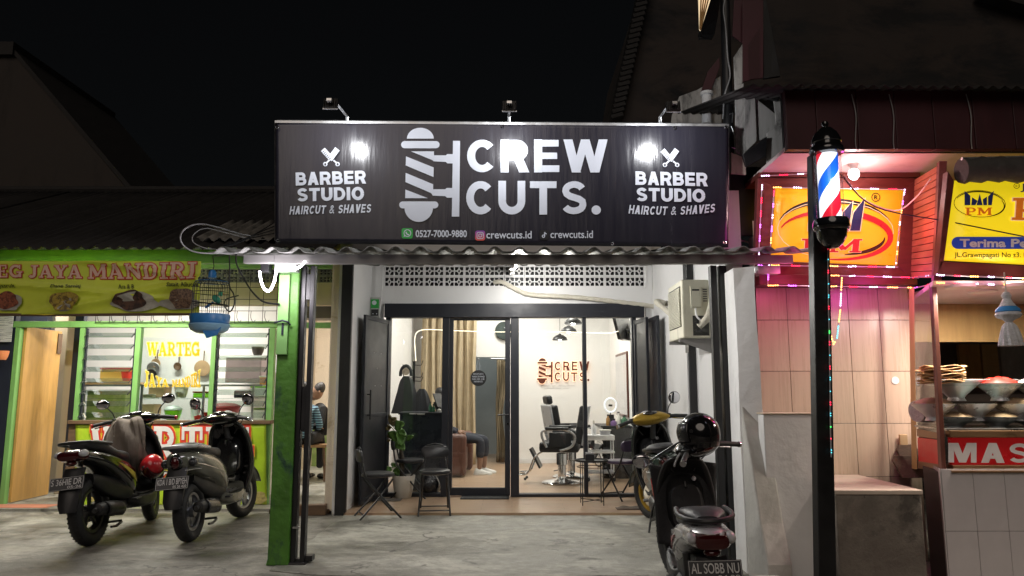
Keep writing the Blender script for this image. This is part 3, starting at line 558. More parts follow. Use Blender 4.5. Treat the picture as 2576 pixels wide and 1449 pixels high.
# ================================================================== PORCH: folding chairs, table, plant, doors, meter, air conditioner
mat('chair_pad', (.016,.016,.019), .36, var=.2, scale=30, rvar=.06, bump=.05, bscale=200)
mat('chair_pad_purple', (.05,.035,.065), .34, var=.2, rvar=.06)
def folding_chair(lab, loc, rz, pad='chair_pad', grp='folding chairs on the porch'):
    t = thing('folding_chair', lab, 'chair', loc, rz, grp)
    m = M(); prof = [(.0,.0),(.15,.0),(.168,.008),(.172,.022),(.166,.038),(.14,.046),(0,.05)]
    m.lathe(prof, (0,0,.405), n=28); m.build('seat', pad, t, world=False)
    m = M(); ring = []
    for i, yy in enumerate((.0,.008,.022,.03)):
        s_ = (.92,1,1,.92)[i]; ring.append([Vector((x*s_, .185+yy+ z*.12*s_, .62+z*s_)) for x, z in [(-.09+.065*math.cos(R(a)), .065*math.sin(R(a))) for a in range(90,271,18)] + [(.09+.065*math.cos(R(a)), .065*math.sin(R(a))) for a in range(-90,91,18)]])
    m.loft(ring); m.build('backrest', pad, t, world=False)
    for s in (-1, 1):
        m = M(); m.tube(smooth_path([(s*.165,-.215,.0),(s*.15,-.02,.21),(s*.135,.14,.40),(s*.105,.185,.56),(s*.1,.2,.63)], 4), .010, 8); m.build('leg', 'black_steel', t, world=False)
        m = M(); m.tube(smooth_path([(s*.15,.205,.0),(s*.135,.0,.22),(s*.12,-.13,.39)], 4), .010, 8); m.build('leg', 'black_steel', t, world=False)
    for a, b in (((-.155,-.175,.05),(.155,-.175,.05)), ((-.14,.165,.045),(.14,.165,.045)), ((-.09,.2,.69),(.09,.2,.69))):
        m = M(); m.tube([a, (0, a[1], a[2]+(.02 if a[2] > .5 else 0)), b], .007, 8); m.build('stretcher' if a[2] < .5 else 'grab_handle', 'black_steel', t, world=False)
    return t
def onf(u, v, z=.0): p = G(u, v, z); return (p.x, p.y, z)
folding_chair('black folding chair nearest the camera, in front of the open black door leaf', onf(948,1300,.005), R(112))
folding_chair('black folding chair facing out, standing right of the potted plant', onf(1092,1290,.005), R(6))
folding_chair('black folding chair hidden behind the other two, beside the plant pot', onf(1030,1250,.03), R(88))
folding_chair('folding chair with purple sheen seat between wire table and green scooter', onf(1563,1254,.03), R(-150), 'chair_pad_purple')
# wire side table with a tissue box
tb = thing('wire_side_table', 'round black wire side table on the porch by the glass', 'table', onf(1489,1268,.03))
tx, ty, _ = tb.location; th = .5
m = M(); m.lathe([(0,0),(.185,0),(.19,.006),(.19,.022),(.183,.022),(.18,.008),(0,.008)], (tx,ty,th), n=32); m.build('table_top', 'black_steel', tb)
for k in range(4):
    a = R(45+90*k); x = tx + .165*math.cos(a); y = ty + .165*math.sin(a); m = M(); m.tube([(x,y,th), (x,y,.03)], .006, 6); m.build('leg', 'black_steel', tb)
for k in range(2):
    a = R(45+90*k); c, s = .165*math.cos(a), .165*math.sin(a); m = M(); m.tube([(tx-c,ty-s,.07+.008*k),(tx+c,ty+s,.07+.008*k)], .005, 6); m.build('cross_bar', 'black_steel', tb)
m = M(); m.tube([(tx+.165*math.cos(R(a)), ty+.165*math.sin(R(a)), th-.06) for a in range(0,360,15)], .005, 6, closed=True); m.build('ring', 'black_steel', tb)
tbx = thing('tissue_box', 'small dark box with pale lid on the wire side table', 'box', (tx-.02,ty,th+.008))
m = M(); m.box((tx-.02,ty,th+.045), (.10,.08,.07)); m.build('box', 'black_plastic', tbx, smooth=False, bevel=.004)
m = M(); m.box((tx-.02,ty,th+.09), (.09,.07,.018)); m.build('lid', 'silver_paint', tbx, smooth=False, bevel=.004)
# door mat
mat('mat_rubber', (.03,.03,.03), .9, var=.3, scale=60, bump=.6, bscale=160)
a, b = onf(1157,1263), onf(1280,1250)
m = M(); m.bx(a[0], b[0], a[1], a[1]+.30, .03, .042); tag(m.build('door_mat', 'mat_rubber', smooth=False, bevel=.004), 'dark grey door mat in front of the glass door', 'mat')
# potted plant
pt = thing('potted_plant', 'leafy green plant in a white pot beside the left glass pane', 'plant', onf(1014,1252,.03))
px, py, _ = pt.location
mat('pot_white', (.62,.60,.54), .5, var=.06, scale=4); mat('soil', (.035,.026,.02), .95, var=.4, scale=40, bump=.8); mat('plant_leaf', (.09,.19,.04), .4, var=.35, scale=5, rvar=.1); mat('plant_leaf_brown', (.12,.09,.025), .5, var=.35, scale=7); mat('bark', (.06,.048,.035), .9, var=.4, scale=20, bump=.8, bscale=30)
m = M(); m.lathe([(0,0),(.085,0),(.095,.01),(.115,.10),(.13,.20),(.137,.25),(.137,.262),(.125,.262),(.12,.23),(0,.225)], (px,py,.031), n=32); m.build('pot', 'pot_white', pt)
m = M(); m.lathe([(.118,0),(.06,.012),(.001,.02)], (px,py,.255), n=20); m.build('soil', 'soil', pt)
m = M(); m.tube(smooth_path([(px-.02,py,.26),(px-.03,py+.02,.5),(px-.06,py,.7),(px-.08,py-.02,.86)]), [.03]*7+[.022]*6+[.014]*6, 10); m.build('stem', 'bark', pt)
def leaf(base, tip, wid, mt, droop=.2):
    base = Vector(base); tip = Vector(tip); d = tip-base; L = d.length; d.normalize(); side = d.cross(Vector((0,-1,.35))).normalized(); up = side.cross(d)
    m = M(); rows = []
    for i in range(9):
        s = i/8; w_ = wid*math.sin(math.pi*min(1, .04+.93*s**.85))**.8*(1.15-.3*s); c = base + d*L*s - Vector((0,0,1))*droop*L*s*s
        rows.append([c + side*w_*k + up*(.25*w_*abs(k)**1.4 + .012*math.sin(9*s+3*k)) for k in (-1,-.5,0,.5,1)])
    m.loft(rows, cap=False, closed=False); m.build('leaf', mt, pt, solid=.003)
top = Vector((px-.08,py-.02,.86)); Z9 = ZM(920,1080,.22084)
LV = [((560,420),(620,300),.075,0),((600,280),(715,200),.062,0),((580,260),(530,100),.03,1),((600,250),(575,140),.05,1),((530,240),(500,300),.05,1),((640,300),(740,360),.04,0),((650,310),(670,480),.085,0),((740,420),(825,360),.034,0),((620,440),(720,520),.06,0),((560,760),(500,790),.04,0),((600,740),(560,690),.03,0),((610,760),(640,850),.045,0),((570,390),(505,360),.03,1),((540,420),(510,440),.02,1),((610,200),(560,150),.04,1)]
for (b_, t_, wd, br) in LV:
    D0 = py - .02 + random.uniform(-.1,.06); pb = A(*Z9(*b_), D0); ptp = A(*Z9(*t_), D0 - random.uniform(.02,.1)); leaf(pb, ptp, wd, 'plant_leaf_brown' if br else 'plant_leaf', random.uniform(.02,.15))
    m = M(); j = Vector((px-.03, py, .35 if pb.z < .5 else .62)); m.tube(smooth_path([j, (j+pb)/2+Vector((.01,0,.03)), pb], 4), .004, 6); m.build('stalk', 'plant_leaf', pt)
# black bag on the floor
mat('bin_bag', (.014,.014,.016), .3, var=.3, bump=.7, bscale=14, rvar=.1)
bb = onf(1078,1250,.03); m = M(); rings = []
for i in range(9):
    h = i/8; r = .115*(math.sin(math.pi*(.18+.72*h))**.6); rings.append([Vector((bb[0]+r*(1+.1*math.sin(3*a+4*h)+.06*math.sin(7*a))*math.cos(a), bb[1]+.12+r*(1+.08*math.cos(4*a+3*h))*math.sin(a), .031+.26*h)) for a in (2*math.pi*k/24 for k in range(24))])
m.loft(rings); tag(m.build('rubbish_bag', 'bin_bag'), 'shiny black bag on the floor between pot and door frame', 'bag')
# slippers and cloth by the left door leaf
mat('old_cloth', (.16,.14,.12), .9, var=.4, scale=14, bump=.5); a = onf(968,1262,.03)
m = M(); m.grid(lambda s, t: Vector((a[0]-.17+.34*s, a[1]+.02+.2*t, .034+.022*abs(math.sin(7*s+3*t))*math.sin(math.pi*s)*math.sin(math.pi*t)+.002)), 18, 10); tag(m.build('floor_cloth', 'old_cloth', solid=.004), 'crumpled grey cloth on the floor at the foot of the left door leaf', 'cloth')

# folding steel leaves
def leafdoor(name, lab, p0, p1, z1, handle=True, bolts=False, grp='black steel folding door leaves'):
    t = thing(name, lab, 'door', (p0[0], p0[1], .03), group=grp); p0 = Vector((*p0, .05)); p1 = Vector((*p1, .05)); d = (p1-p0); L = d.length; d.normalize(); n = Vector((d.y, -d.x, 0)); 
    if n.x*(-p0.x) < 0: n = -n
    up = Vector((0,0,1)); H = z1-.05
    def slab(s0, s1, h0, h1, o0, o1): 
        m = M(); a = p0 + d*s0 + n*o0; b = p0 + d*s1 + n*o0; k = n*(o1-o0); m.hexa([a+up*h0, b+up*h0, b+up*h0+k, a+up*h0+k, a+up*h1, b+up*h1, b+up*h1+k, a+up*h1+k]); return m
    slab(.03, L-.03, .03, H-.03, .008, .022).build('panel', 'door_black', t, smooth=False)
    for a in ((0,.045),(L-.045,L)): slab(*a, 0, H, 0, .034).build('stile', 'navy_frame', t, smooth=False, bevel=.003)
    for h in ((0,.06),(H*.45,H*.45+.04),(H-.05,H)): slab(.0455, L-.0455, *h, .001, .032).build('rail', 'navy_frame', t, smooth=False, bevel=.003)
    if handle:
        a = p0 + d*(L-.1) + n*.07; m = M(); m.tube([a+up*.92, a+up*1.25], .009, 8)
        for h in (.97,1.2): m.tube([a+up*h, a+up*h-n*.04], .007, 8)
        m.build('handle', 'black_steel', t)
    if bolts:
        for s, h in ((.35,1.68),(.62,1.68),(.48,1.5),(.3,1.3),(.56,1.3)):
            m = M(); c = p0 + d*L*s + n*.022 + up*h; m.cyl(c, c+n*.006, .006, n=8); m.build('screw', 'silver_paint', t)
    return t
leafdoor('door_leaf', 'open black steel door leaf left of the glass front, with screws and a bar handle', (-1.535,9.0), (-1.69,8.28), 2.15, True, True)
leafdoor('door_leaf', 'first folded black door leaf at the right end of the glass front', (1.53,9.0), (1.60,8.55), 2.15, False)
leafdoor('door_leaf', 'outer folded black door leaf against the right side wall', (1.655,8.95), (1.69,8.35), 2.15, False)

# electricity meter
mat('meter_grey', (.42,.42,.40), .5); mat('sticker_green', (.02,.34,.05), .4)
c = A(944,775,9.0); em = thing('electric_meter', 'small electricity meter box with green sticker on the left pier', 'meter', c)
m = M(); m.box(c+Vector((0,.0,.0)), (.12,.07,.26)); m.build('case', 'meter_grey', em, smooth=False, bevel=.006)
m = M(); m.box(c+Vector((0,-.038,.05)), (.10,.004,.11)); m.build('sticker', 'sticker_green', em, smooth=False)
m = M(); m.lathe([(.001,-.002),(.028,-.002),(.028,0),(.001,0)], c+Vector((-.008,-.0405,.062)), (0,1,0)); m.build('emblem', 'print_pale', em)
m = M(); m.box(c+Vector((0,-.037,-.06)), (.09,.006,.08)); m.build('display', 'black_plastic', em, smooth=False, bevel=.002)
for dx in (-.02,.025):
    m = M(); m.cyl(c+Vector((dx,-.042,-.075)), c+Vector((dx,-.046,-.075)), .006); m.build('screw', 'print_pale', em)

# air conditioner condenser on the right wall
mat('ac_cream', (.64,.62,.50), .5, var=.06, scale=4, stain=((.28,.26,.20), .60, .82, 5, (1,1,.5))); mat('ac_dark', (.05,.05,.045), .7); mat('wrap', (.60,.57,.48), .75, var=.12, scale=12, bump=.4, bscale=25, stretch=(1,1,1))
AX0, AX1, AY0, AY1 = A(1716,780,6.2).x, A(1785,780,6.2).x, 6.2, 6.74; AZ1, AZ0 = A(1750,703,6.2).z, A(1750,850,6.2).z
ac = thing('air_conditioner', 'cream outdoor air conditioner unit mounted on the right side wall', 'air conditioner', ((AX0+AX1)/2, 6.4, AZ0))
m = M(); m.bx(AX0, AX1, AY0, AY1, AZ0, AZ1); m.build('casing', 'ac_cream', ac, smooth=False, bevel=.012)
m = M(); m.bx(AX0-.004, AX0+.002, AY0+.05, AY1-.04, AZ0+.1, AZ1-.05); m.build('fan_recess', 'ac_dark', ac, smooth=False)
pr = None
for i in range(26):
    z = AZ0 + .11 + (AZ1-AZ0-.18)*i/25
    if pr is None: m = M(); m.bx(AX0-.014, AX0-.005, AY0+.05, AY1-.04, -.0035, .0035); ob = pr = m.build('grille_bar', 'ac_cream', ac, smooth=False)
    else: ob = pr.copy(); COL.objects.link(ob)
    ob.location.z = z
w_ = AX1-AX0
m = M(); m.bx(AX0+.07, AX0+.16, AY0-.012, AY0+.001, AZ1-.24, AZ1-.06); m.build('service_cover', 'ac_cream', ac, smooth=False, bevel=.004)
m = M(); m.bx(AX0+.085, AX0+.145, AY0-.014, AY0-.0125, AZ1-.10, AZ1-.085); m.build('cover_slot', 'ac_dark', ac, smooth=False)
m = M(); m.bx(AX0+.085, AX1-.012, AY0-.002, AY0+.001, AZ0+.02, AZ0+.19); m.build('valve_recess', 'ac_dark', ac, smooth=False)
for i in range(6):
    m = M(); m.bx(AX1-.055, AX1-.02, AY0-.002, AY0, AZ1-.19+.02*i, AZ1-.182+.02*i); m.build('label_line', 'ac_dark', ac, smooth=False)
for k, dz in ((0,.13),(1,.06)):
    m = M(); c = Vector((AX0+.11, AY0-.01, AZ0+dz)); m.cyl(c, c+Vector((0,-.05,0)), .014, n=8); m.cyl(c+Vector((-.02,-.03,0)), c+Vector((.04,-.03,0)), .008, n=8); m.build('valve', 'engine_metal', ac)
for y_ in (AY0+.06, AY1-.09): m = M(); m.bx(AX0-.02, 1.75, y_, y_+.03, AZ0-.03, AZ0-.001); m.build('bracket_arm', 'fascia_grey', ac, smooth=False)
m = M(); a = Vector((AX0, AY0+.06, AZ0-.031)); m.prism([a, Vector((1.756, AY0+.06, AZ0-.031)), Vector((1.756, AY0+.06, AZ0-.14))], (0,.02,0)); m.build('bracket_brace', 'fascia_grey', ac, smooth=False)
m = M(); m.tube(smooth_path([(AX0+.13,AY0-.02,AZ0+.1),(AX0+.19,AY0-.06,AZ0+.16),(AX1+.0,AY0-.04,AZ0+.26),(AX1+.04,AY0+.02,AZ0+.40),(AX1+.06,AY0+.05,AZ1+.06)]), .03, 10); m.build('wrapped_hose', 'wrap', ac)
m = M(); m.tube(smooth_path([(AX0+.11,AY0-.015,AZ1-.25),(AX0+.11,AY0-.04,AZ1-.32),(AX0+.15,AY0-.05,AZ1-.36),(AX0+.2,AY0-.04,AZ1-.35),(AX1+.01,AY0-.02,AZ0+.1),(AX1+.04,AY0,AZ0+.03)]), .008, 8); m.build('power_cable', 'white_paint', ac)
# insulated refrigerant pipe along the front wall
Zp = ZM(980,660,.31056); pp = [(1090,300),(1150,295),(1220,330),(1340,390),(1450,410),(1600,418),(1800,430),(2000,450),(2200,475),(2350,492),(2500,510)]
m = M(); pth = [A(*Zp(x,y), GY-.09 - (0 if i > 0 else -.06)) for i, (x, y) in enumerate(pp)] + [A(1678,766,8.6), Vector((AX0+.06, 7.6, A(1678,766,8.0).z-.02)), Vector((AX0+.08, AY1+.01, AZ0+.22))]
m.tube(smooth_path(pth, 5), [.030+.003*math.sin(i*2.1) for i in range((len(pth)-1)*5+1)], 10); tag(m.build('insulated_pipe', 'wrap'), 'cream wrapped air conditioner pipe sagging below the vent blocks', 'pipe')

# ================================================================== BARBER ROOM
# ceiling lamps that light the room
for i, (x, y, e) in enumerate(((-.6,10.3,29),(.7,11.0,36),(-.3,12.3,26))):
    t = thing('ceiling_panel_lamp', ('square ceiling lamp over the reception desk','square ceiling lamp over the front barber chair','square ceiling lamp near the curtain')[i], 'lamp', (x,y,zt-.04), group='ceiling panel lamps in the barber room')
    m = M(); m.bx(x-.3, x+.3, y-.3, y+.3, zt-.03, zt-.002); m.build('frame', 'white_paint', t, smooth=False)
    m = M(); m.bx(x-.27, x+.27, y-.27, y+.27, zt-.036, zt-.031); m.build('diffuser', glow('panel_glow%d' % i, (1,.97,.93), 4), t, smooth=False)
    lamp('AREA', 'panel_lamp', (x,y,zt-.06), e, (1,.95,.88), .54, parent=t)
lamp('AREA', 'back_room_lamp', (-.6,14.3,3.1), 8, (.95,1,1), .4, parent=shop)
# pendants
mat('pendant_black', (.02,.02,.022), .4); glow('bulb_warm', (1,.96,.88), 9)
for i, (u, v, D) in enumerate(((1441,812,10.5),(1430,833,11.5),(1408,853,12.5))):
    c = A(u, v, D); t = thing('pendant_lamp', ('nearest black dome pendant lamp, its bulb glaring','middle black dome pendant lamp of three','lowest looking black dome pendant lamp, farthest of three')[i], 'lamp', c, group='black dome pendant lamps')
    m = M(); pf = [(.02,.09),(.03,.075),(.07,.06),(.11,.03),(.13,-.01),(.131,-.018),(.126,-.016),(.105,.022),(.065,.05),(.001,.06)]; m.lathe(pf, c, n=28); m.build('shade', 'pendant_black', t)
    m = M(); m.tube([c+Vector((0,0,.09)), Vector((c.x, c.y, zt))], .004, 6); m.build('cord', 'black_plastic', t)
    m = M(); m.sph(c+Vector((0,0,.01)), (.035,.035,.045)); m.build('bulb', 'bulb_warm', t)
    lamp('POINT', 'pendant_bulb', c+Vector((0,0,-.06)), 5 if i else 8, (1,.93,.83), .04, parent=t)
# glowing line along the top of the glass, standing in for mirrored neon
glow('reflection_glow', (1,.86,.66), 2.2)
m = M(); m.tube(smooth_path([A(u, v, 9.35) for u, v in ((1046,908),(1044,880),(1043,852),(1050,835),(1075,829),(1150,832),(1260,835),(1380,834),(1480,837),(1530,838),(1555,833))], 5), .0045, 6); tag(m.build('reflection_line', 'reflection_glow'), 'thin warm glowing line across the glass front standing in for reflected neon', 'reflection')
# curtains
mat('curtain_tan', (.47,.38,.25), .85, var=.1, scale=8, bump=.15, bscale=200); mat('curtain_brown', (.20,.16,.10), .85, var=.15, bump=.15, bscale=200)
def curtain(u0, u1, v0, v1, D, mt, lab, k=7, amp=.04, pinch=0.):
    t = thing('curtain', lab, 'curtain', A((u0+u1)/2, v1, D)); z1 = A(u0, v0, D).z; z0 = max(.05, A(u0, v1, D).z); x0 = A(u0, 1000, D).x; x1 = A(u1, 1000, D).x
    def f(s, q):
        sq = 1 - pinch*math.exp(-((q-.45)/.2)**2); x = x0 + (x1-x0)*s*sq + .01*math.sin(9*q+20*s); ph = s*k*2*math.pi
        return Vector((x, D + amp*(math.sin(ph + .4*math.sin(3*q)) + .3*math.sin(2.3*ph+1)), z0+(z1-z0)*q))
    m = M(); m.grid(f, k*12, 14); m.build('cloth', mt, t, solid=.004)
    m = M(); m.cyl((x0-.1,D,z1+.02), (x1+.1,D,z1+.02), .012); m.build('rail', 'steel', t)
curtain(1058, 1196, 700, 1168, 12.75, 'curtain_tan', 'tall tan curtain hanging beside the rear doorway', 8)
curtain(1248, 1272, 905, 1164, 13.15, 'curtain_brown', 'narrow brown curtain gathered at the right of the rear doorway', 4, .03, .3)
# clock
c = A(1268,832,13.17); t = thing('wall_clock', 'dark round clock high on the rear wall, partly behind the door post', 'clock', c)
mat('clock_face', (.03,.045,.04), .5, var=.5, scale=12)
m = M(); m.lathe([(.001,0),(.165,0),(.165,-.025),(.155,-.03),(.15,-.022),(.001,-.02)], c, (0,1,0), n=32); m.build('face', 'clock_face', t)
m = M(); m.box(c+Vector((.03,-.03,.03)), (.09,.004,.008), Matrix.Rotation(R(45),3,'Y')); m.build('hand', 'print_pale', t, smooth=False)
# round hanging notice on the door glass
c = A(1203,951,GY-.05); t = thing('hanging_notice', 'black round notice hanging on a cord inside the glass door', 'sign', c)
m = M(); m.lathe([(.001,0),(.098,0),(.098,.006),(.001,.006)], c, (0,1,0), n=36); m.build('disc', 'black_plastic', t)
for i, (wd, s_) in enumerate(((26,'MAAF JIKA'),(30,'NAIK DI PAGI'),(30,'BUKA 10.00 - 21.00'),(22,'HARI MINGGU'))):
    text(s_, Q(1203-wd/2, 939+i*6.2, 1203+wd/2, 943.2+i*6.2, GY-.053), 'lettering', 'print_pale', t, .02)
m = M(); m.tube([c+Vector((.01,.003,.095)), A(1207,920,GY-.04), A(1203,903,GY-.02), A(1198,922,GY-.04), c+Vector((-.01,.003,.095))], .0025, 6); m.build('cord', 'print_pale', t)
m = M(); m.sph(A(1203,903,GY-.015), .012); m.build('suction_hook', 'clear_lens', t)
# reception desk with things on it
mat('desk_navy', (.020,.024,.036), .28, var=.1, rvar=.06)
dk = thing('reception_desk', 'tall dark navy reception desk behind the left glass pane', 'desk', (A(1060,1240,9.75).x, 9.75, .03)); dz = A(1060,1037,9.6).z
m = M(); m.bx(A(1004,1100,9.6).x, A(1125,1100,9.6).x, 9.6, 10.1, .031, dz-.03); m.build('body', 'desk_navy', dk, smooth=False, bevel=.004)
m = M(); m.bx(A(1003,1100,9.6).x-.01, A(1126,1100,9.6).x+.01, 9.57, 10.12, dz-.029, dz); m.build('top', 'navy_frame', dk, smooth=False, bevel=.003)
m = M(); m.tube([A(1030,1041,9.56), A(1048,1042,9.55), A(1068,1042,9.56)], .009, 8); m.build('rail', 'steel', dk)
c = A(1098,1018,9.85); t = thing('tablet_stand', 'tilted tablet on the reception desk beside the curtain', 'tablet', (c.x, c.y, dz)); rot = Matrix.Rotation(R(70),3,'Z') @ Matrix.Rotation(R(-22),3,'X')
m = M(); m.box(c+Vector((.03,0,.06)), (.24,.012,.19), rot); m.build('tablet', 'black_plastic', t, smooth=False, bevel=.004)
m = M(); m.box(c+Vector((.02,.0,-.02)), (.05,.08,.14), rot); m.build('stand', 'black_plastic', t, smooth=False, bevel=.003)
mat('green_glass', (.05,.16,.09), .15, var=.3); mat('paper', (.7,.68,.62), .8)
for i, (u, w_, h_) in enumerate(((1082,.05,.12),(1090,.045,.09),(1104,.06,.05))):
    p = A(u,1036,9.75); t = thing('desk_bottle', ('green glass bottle on the desk','short green bottle beside the taller one on the desk','low pale jar at the right end of the desk')[i], 'bottle', (p.x,p.y,dz))
    m = M(); m.lathe([(.001,0),(w_/2,0),(w_/2,h_*.6),(w_/5,h_*.8),(w_/5,h_)], (p.x,p.y,dz)); m.build('body', 'green_glass' if i < 2 else 'paper', t)
    m = M(); m.lathe([(w_/4,h_),(w_/4,h_+.015),(.001,h_+.015)], (p.x,p.y,dz)); m.build('cap', 'black_plastic', t)
# coat rack with black capes
c = A(1039,1010,10.35); cr = thing('coat_rack', 'dark wall coat rack with curved hooks above the desk', 'coat rack', c); 
m = M(); m.bx(c.x-.018, c.x+.018, 10.35, 10.38, A(1039,1025,10.35).z, A(1039,908,10.35).z); m.build('pole', 'black_steel', cr, smooth=False, bevel=.003)
for sx, v in ((1,918),(-1,928),(1,948),(1,958),(-1,950)):
    a = A(1039+sx*3, v, 10.35); m = M(); m.tube(smooth_path([a, a+Vector((sx*.09,-.02,-.005)), a+Vector((sx*.11,-.03,.02)), a+Vector((sx*.125,-.04,.06))], 4), .006, 6); m.build('hook', 'black_steel', cr)
mat('cape_black', (.02,.021,.026), .6, var=.25, scale=10, bump=.2, bscale=60); mat('cape_lining', (.45,.38,.30), .7, var=.4, scale=30)
def cape(u, vt, vb, wd, lab):
    c = A(u, vt, 10.25); zb_ = A(u, vb, 10.25).z; t = thing('barber_cape', lab, 'cape', c, group='black barber capes'); m = M(); rings = []
    for i in range(10):
        h = i/9; r = wd*(.22 + .78*h**.6); rings.append([Vector((c.x + r*math.cos(a)*(1+.1*math.sin(5*a+h*3)), c.y + .35*r*math.sin(a)*(1+.2*math.sin(6*a)), c.z + (zb_-c.z)*h)) for a in (2*math.pi*k/28 for k in range(28))])
    m.loft(rings); m.build('cloth', 'cape_black', t); return t, c
t, c = cape(1022, 946, 1040, .19, 'black barber cape with pale collar on the left of the coat rack')
m = M(); m.lathe([(.001,-.012),(.05,-.012),(.05,.0),(.001,.0)], c+Vector((0,-.06,.06)), (0,1,0)); m.build('collar', 'cape_lining', t)
m = M(); m.tube([c+Vector((.075*math.cos(R(a)), -.05, .02+.12*math.sin(R(a)))) for a in range(-10,191,20)], .024, 8); m.build('hood', 'cape_black', t)
cape(1061, 978, 1040, .15, 'black barber cape on a thin hanger at the right of the coat rack')
# wall logo with a warm halo
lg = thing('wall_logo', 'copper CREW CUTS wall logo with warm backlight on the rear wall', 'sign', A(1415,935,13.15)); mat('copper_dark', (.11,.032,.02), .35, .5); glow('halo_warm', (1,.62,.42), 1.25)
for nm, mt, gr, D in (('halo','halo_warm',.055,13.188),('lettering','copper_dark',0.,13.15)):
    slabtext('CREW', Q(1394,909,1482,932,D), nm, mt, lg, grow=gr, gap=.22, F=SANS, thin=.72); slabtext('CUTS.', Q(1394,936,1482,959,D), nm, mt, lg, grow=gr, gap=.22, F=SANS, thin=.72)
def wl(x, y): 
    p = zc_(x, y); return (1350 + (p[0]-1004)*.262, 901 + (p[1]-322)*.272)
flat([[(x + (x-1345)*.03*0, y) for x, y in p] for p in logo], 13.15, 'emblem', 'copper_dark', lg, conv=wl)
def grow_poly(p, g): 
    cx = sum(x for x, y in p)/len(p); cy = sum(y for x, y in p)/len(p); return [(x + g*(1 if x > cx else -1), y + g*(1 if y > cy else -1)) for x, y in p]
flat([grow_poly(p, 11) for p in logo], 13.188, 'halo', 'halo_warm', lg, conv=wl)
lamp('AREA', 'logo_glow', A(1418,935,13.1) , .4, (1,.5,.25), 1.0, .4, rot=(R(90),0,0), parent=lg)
for k, (u0, u1, v) in enumerate(((1362,1445,972),(1375,1430,978))):
    text(('Expert cuts  classic shaves','since day one')[k], Q(u0, v-3, u1, v, 13.19), 'small_print', 'fascia_grey', lg, .0)
# leather armchair
mat('leather_brown', (.11,.045,.03), .42, var=.25, scale=9, bump=.2, bscale=90, rvar=.1)
sf = thing('leather_armchair', 'worn brown leather armchair seen through the glass door', 'armchair', onf(1155,1205,.03))
x0 = A(1126,1100,11.2).x; y0 = 11.0
def cush(name, x0, x1, y0, y1, z0, z1, bev=.04): m = M(); m.bx(x0, x1, y0, y1, z0, z1); m.build(name, 'leather_brown', sf, bevel=bev).modifiers['b'].segments = 4
sxr = A(1172,1100,11.0).x
cush('arm', sxr-.75, sxr, 11.0, 11.2, .05, .66, .06); cush('arm', sxr-.75, sxr+.05, 11.85, 12.05, .05, .66, .06); cush('seat', sxr-.6, sxr-.02, 11.205, 11.845, .08, .44, .05); cush('backrest', sxr-.85, sxr-.605, 11.0, 12.05, .05, .85, .07)
# skin-modifier figures
def skin(name, V, E, rad, mt, parent, root=0, sub=2):
    me = bpy.data.meshes.new(name); me.from_pydata([tuple(v) for v in V], E, []); o = bpy.data.objects.new(name, me); COL.objects.link(o); me.materials.append(MT[mt])
    o.modifiers.new('k', 'SKIN'); sv = me.skin_vertices[0].data
    for i, r in enumerate(rad): sv[i].radius = (r, r) if not isinstance(r, tuple) else r; sv[i].use_root = (i == root)
    if sub: d = o.modifiers.new('u', 'SUBSURF'); d.levels = d.render_levels = sub
    o.modifiers['k'].use_smooth_shade = True; o.parent = parent
    if parent.type == 'EMPTY': o.matrix_parent_inverse = parent.matrix_basis.inverted()
    return o
mat('skin_tan', (.30,.17,.11), .55, var=.1, scale=10); mat('hair_black', (.012,.01,.01), .5, var=.3, bump=.6, bscale=60, stretch=(1,1,.2)); mat('navy_cloth', (.030,.033,.045), .85, var=.25, scale=14, bump=.3, bscale=40); mat('shoe_white', (.62,.61,.58), .6, var=.2, scale=20); mat('dark_shirt', (.035,.035,.045), .85, var=.6, scale=18, bump=.2)
def head(pt, c, look, hair=True):
    look = Vector(look).normalized(); side = Vector((0,0,1)).cross(look).normalized(); rot = Matrix((look, side, Vector((0,0,1)))).transposed()
    m = M(); m.sph(c, (.092,.075,.115), 16, 12, rot); m.sph(c + rot @ Vector((.05,0,-.06)), (.045,.05,.05), 10, 8, rot); m.sph(c + rot @ Vector((.098,0,-.015)), (.014,.014,.024), 8, 6, rot)
    for s in (-1, 1): m.sph(c + rot @ Vector((0,s*.077,-.01)), (.02,.01,.03), 8, 6, rot)
    m.build('head', 'skin_tan', pt)
    for s in (-1, 1): m = M(); m.sph(c + rot @ Vector((.083,s*.03,.01)), .009, 8, 6); m.build('eye', 'black_plastic', pt)
    m = M(); m.box(c + rot @ Vector((.09,0,-.06)), (.008,.04,.006), rot); m.build('mouth', 'leather_brown', pt)
    m = M(); m.sph(c + rot @ Vector((-.02,0,.035)), (.095,.084,.10), 16, 10, rot); m.build('hair', 'hair_black', pt)
def hand(pt, w_, d, curl=.5):
    w_ = Vector(w_); d = Vector(d).normalized(); side = d.cross(Vector((0,0,1))).normalized(); dn = side.cross(d) * -1
    V = [w_, w_+d*.045, w_+d*.085]; E = [(0,1),(1,2)]; r = [.02,.03,.03]
    for k in range(4):
        b = w_ + d*.085 + side*(-.027+.018*k); L = (.07,.08,.075,.055)[k]; i = len(V); V += [b, b+d*L*.5+dn*L*.2*curl, b+d*L*.75+dn*L*.7*curl]; E += [(2,i),(i,i+1),(i+1,i+2)]; r += [.009,.008,.007]
    i = len(V); V += [w_+d*.03+side*.035, w_+d*.07+side*.055+dn*.01]; E += [(1,i),(i,i+1)]; r += [.011,.009]
    skin('hand', V, E, r, 'skin_tan', pt, 0, 1)
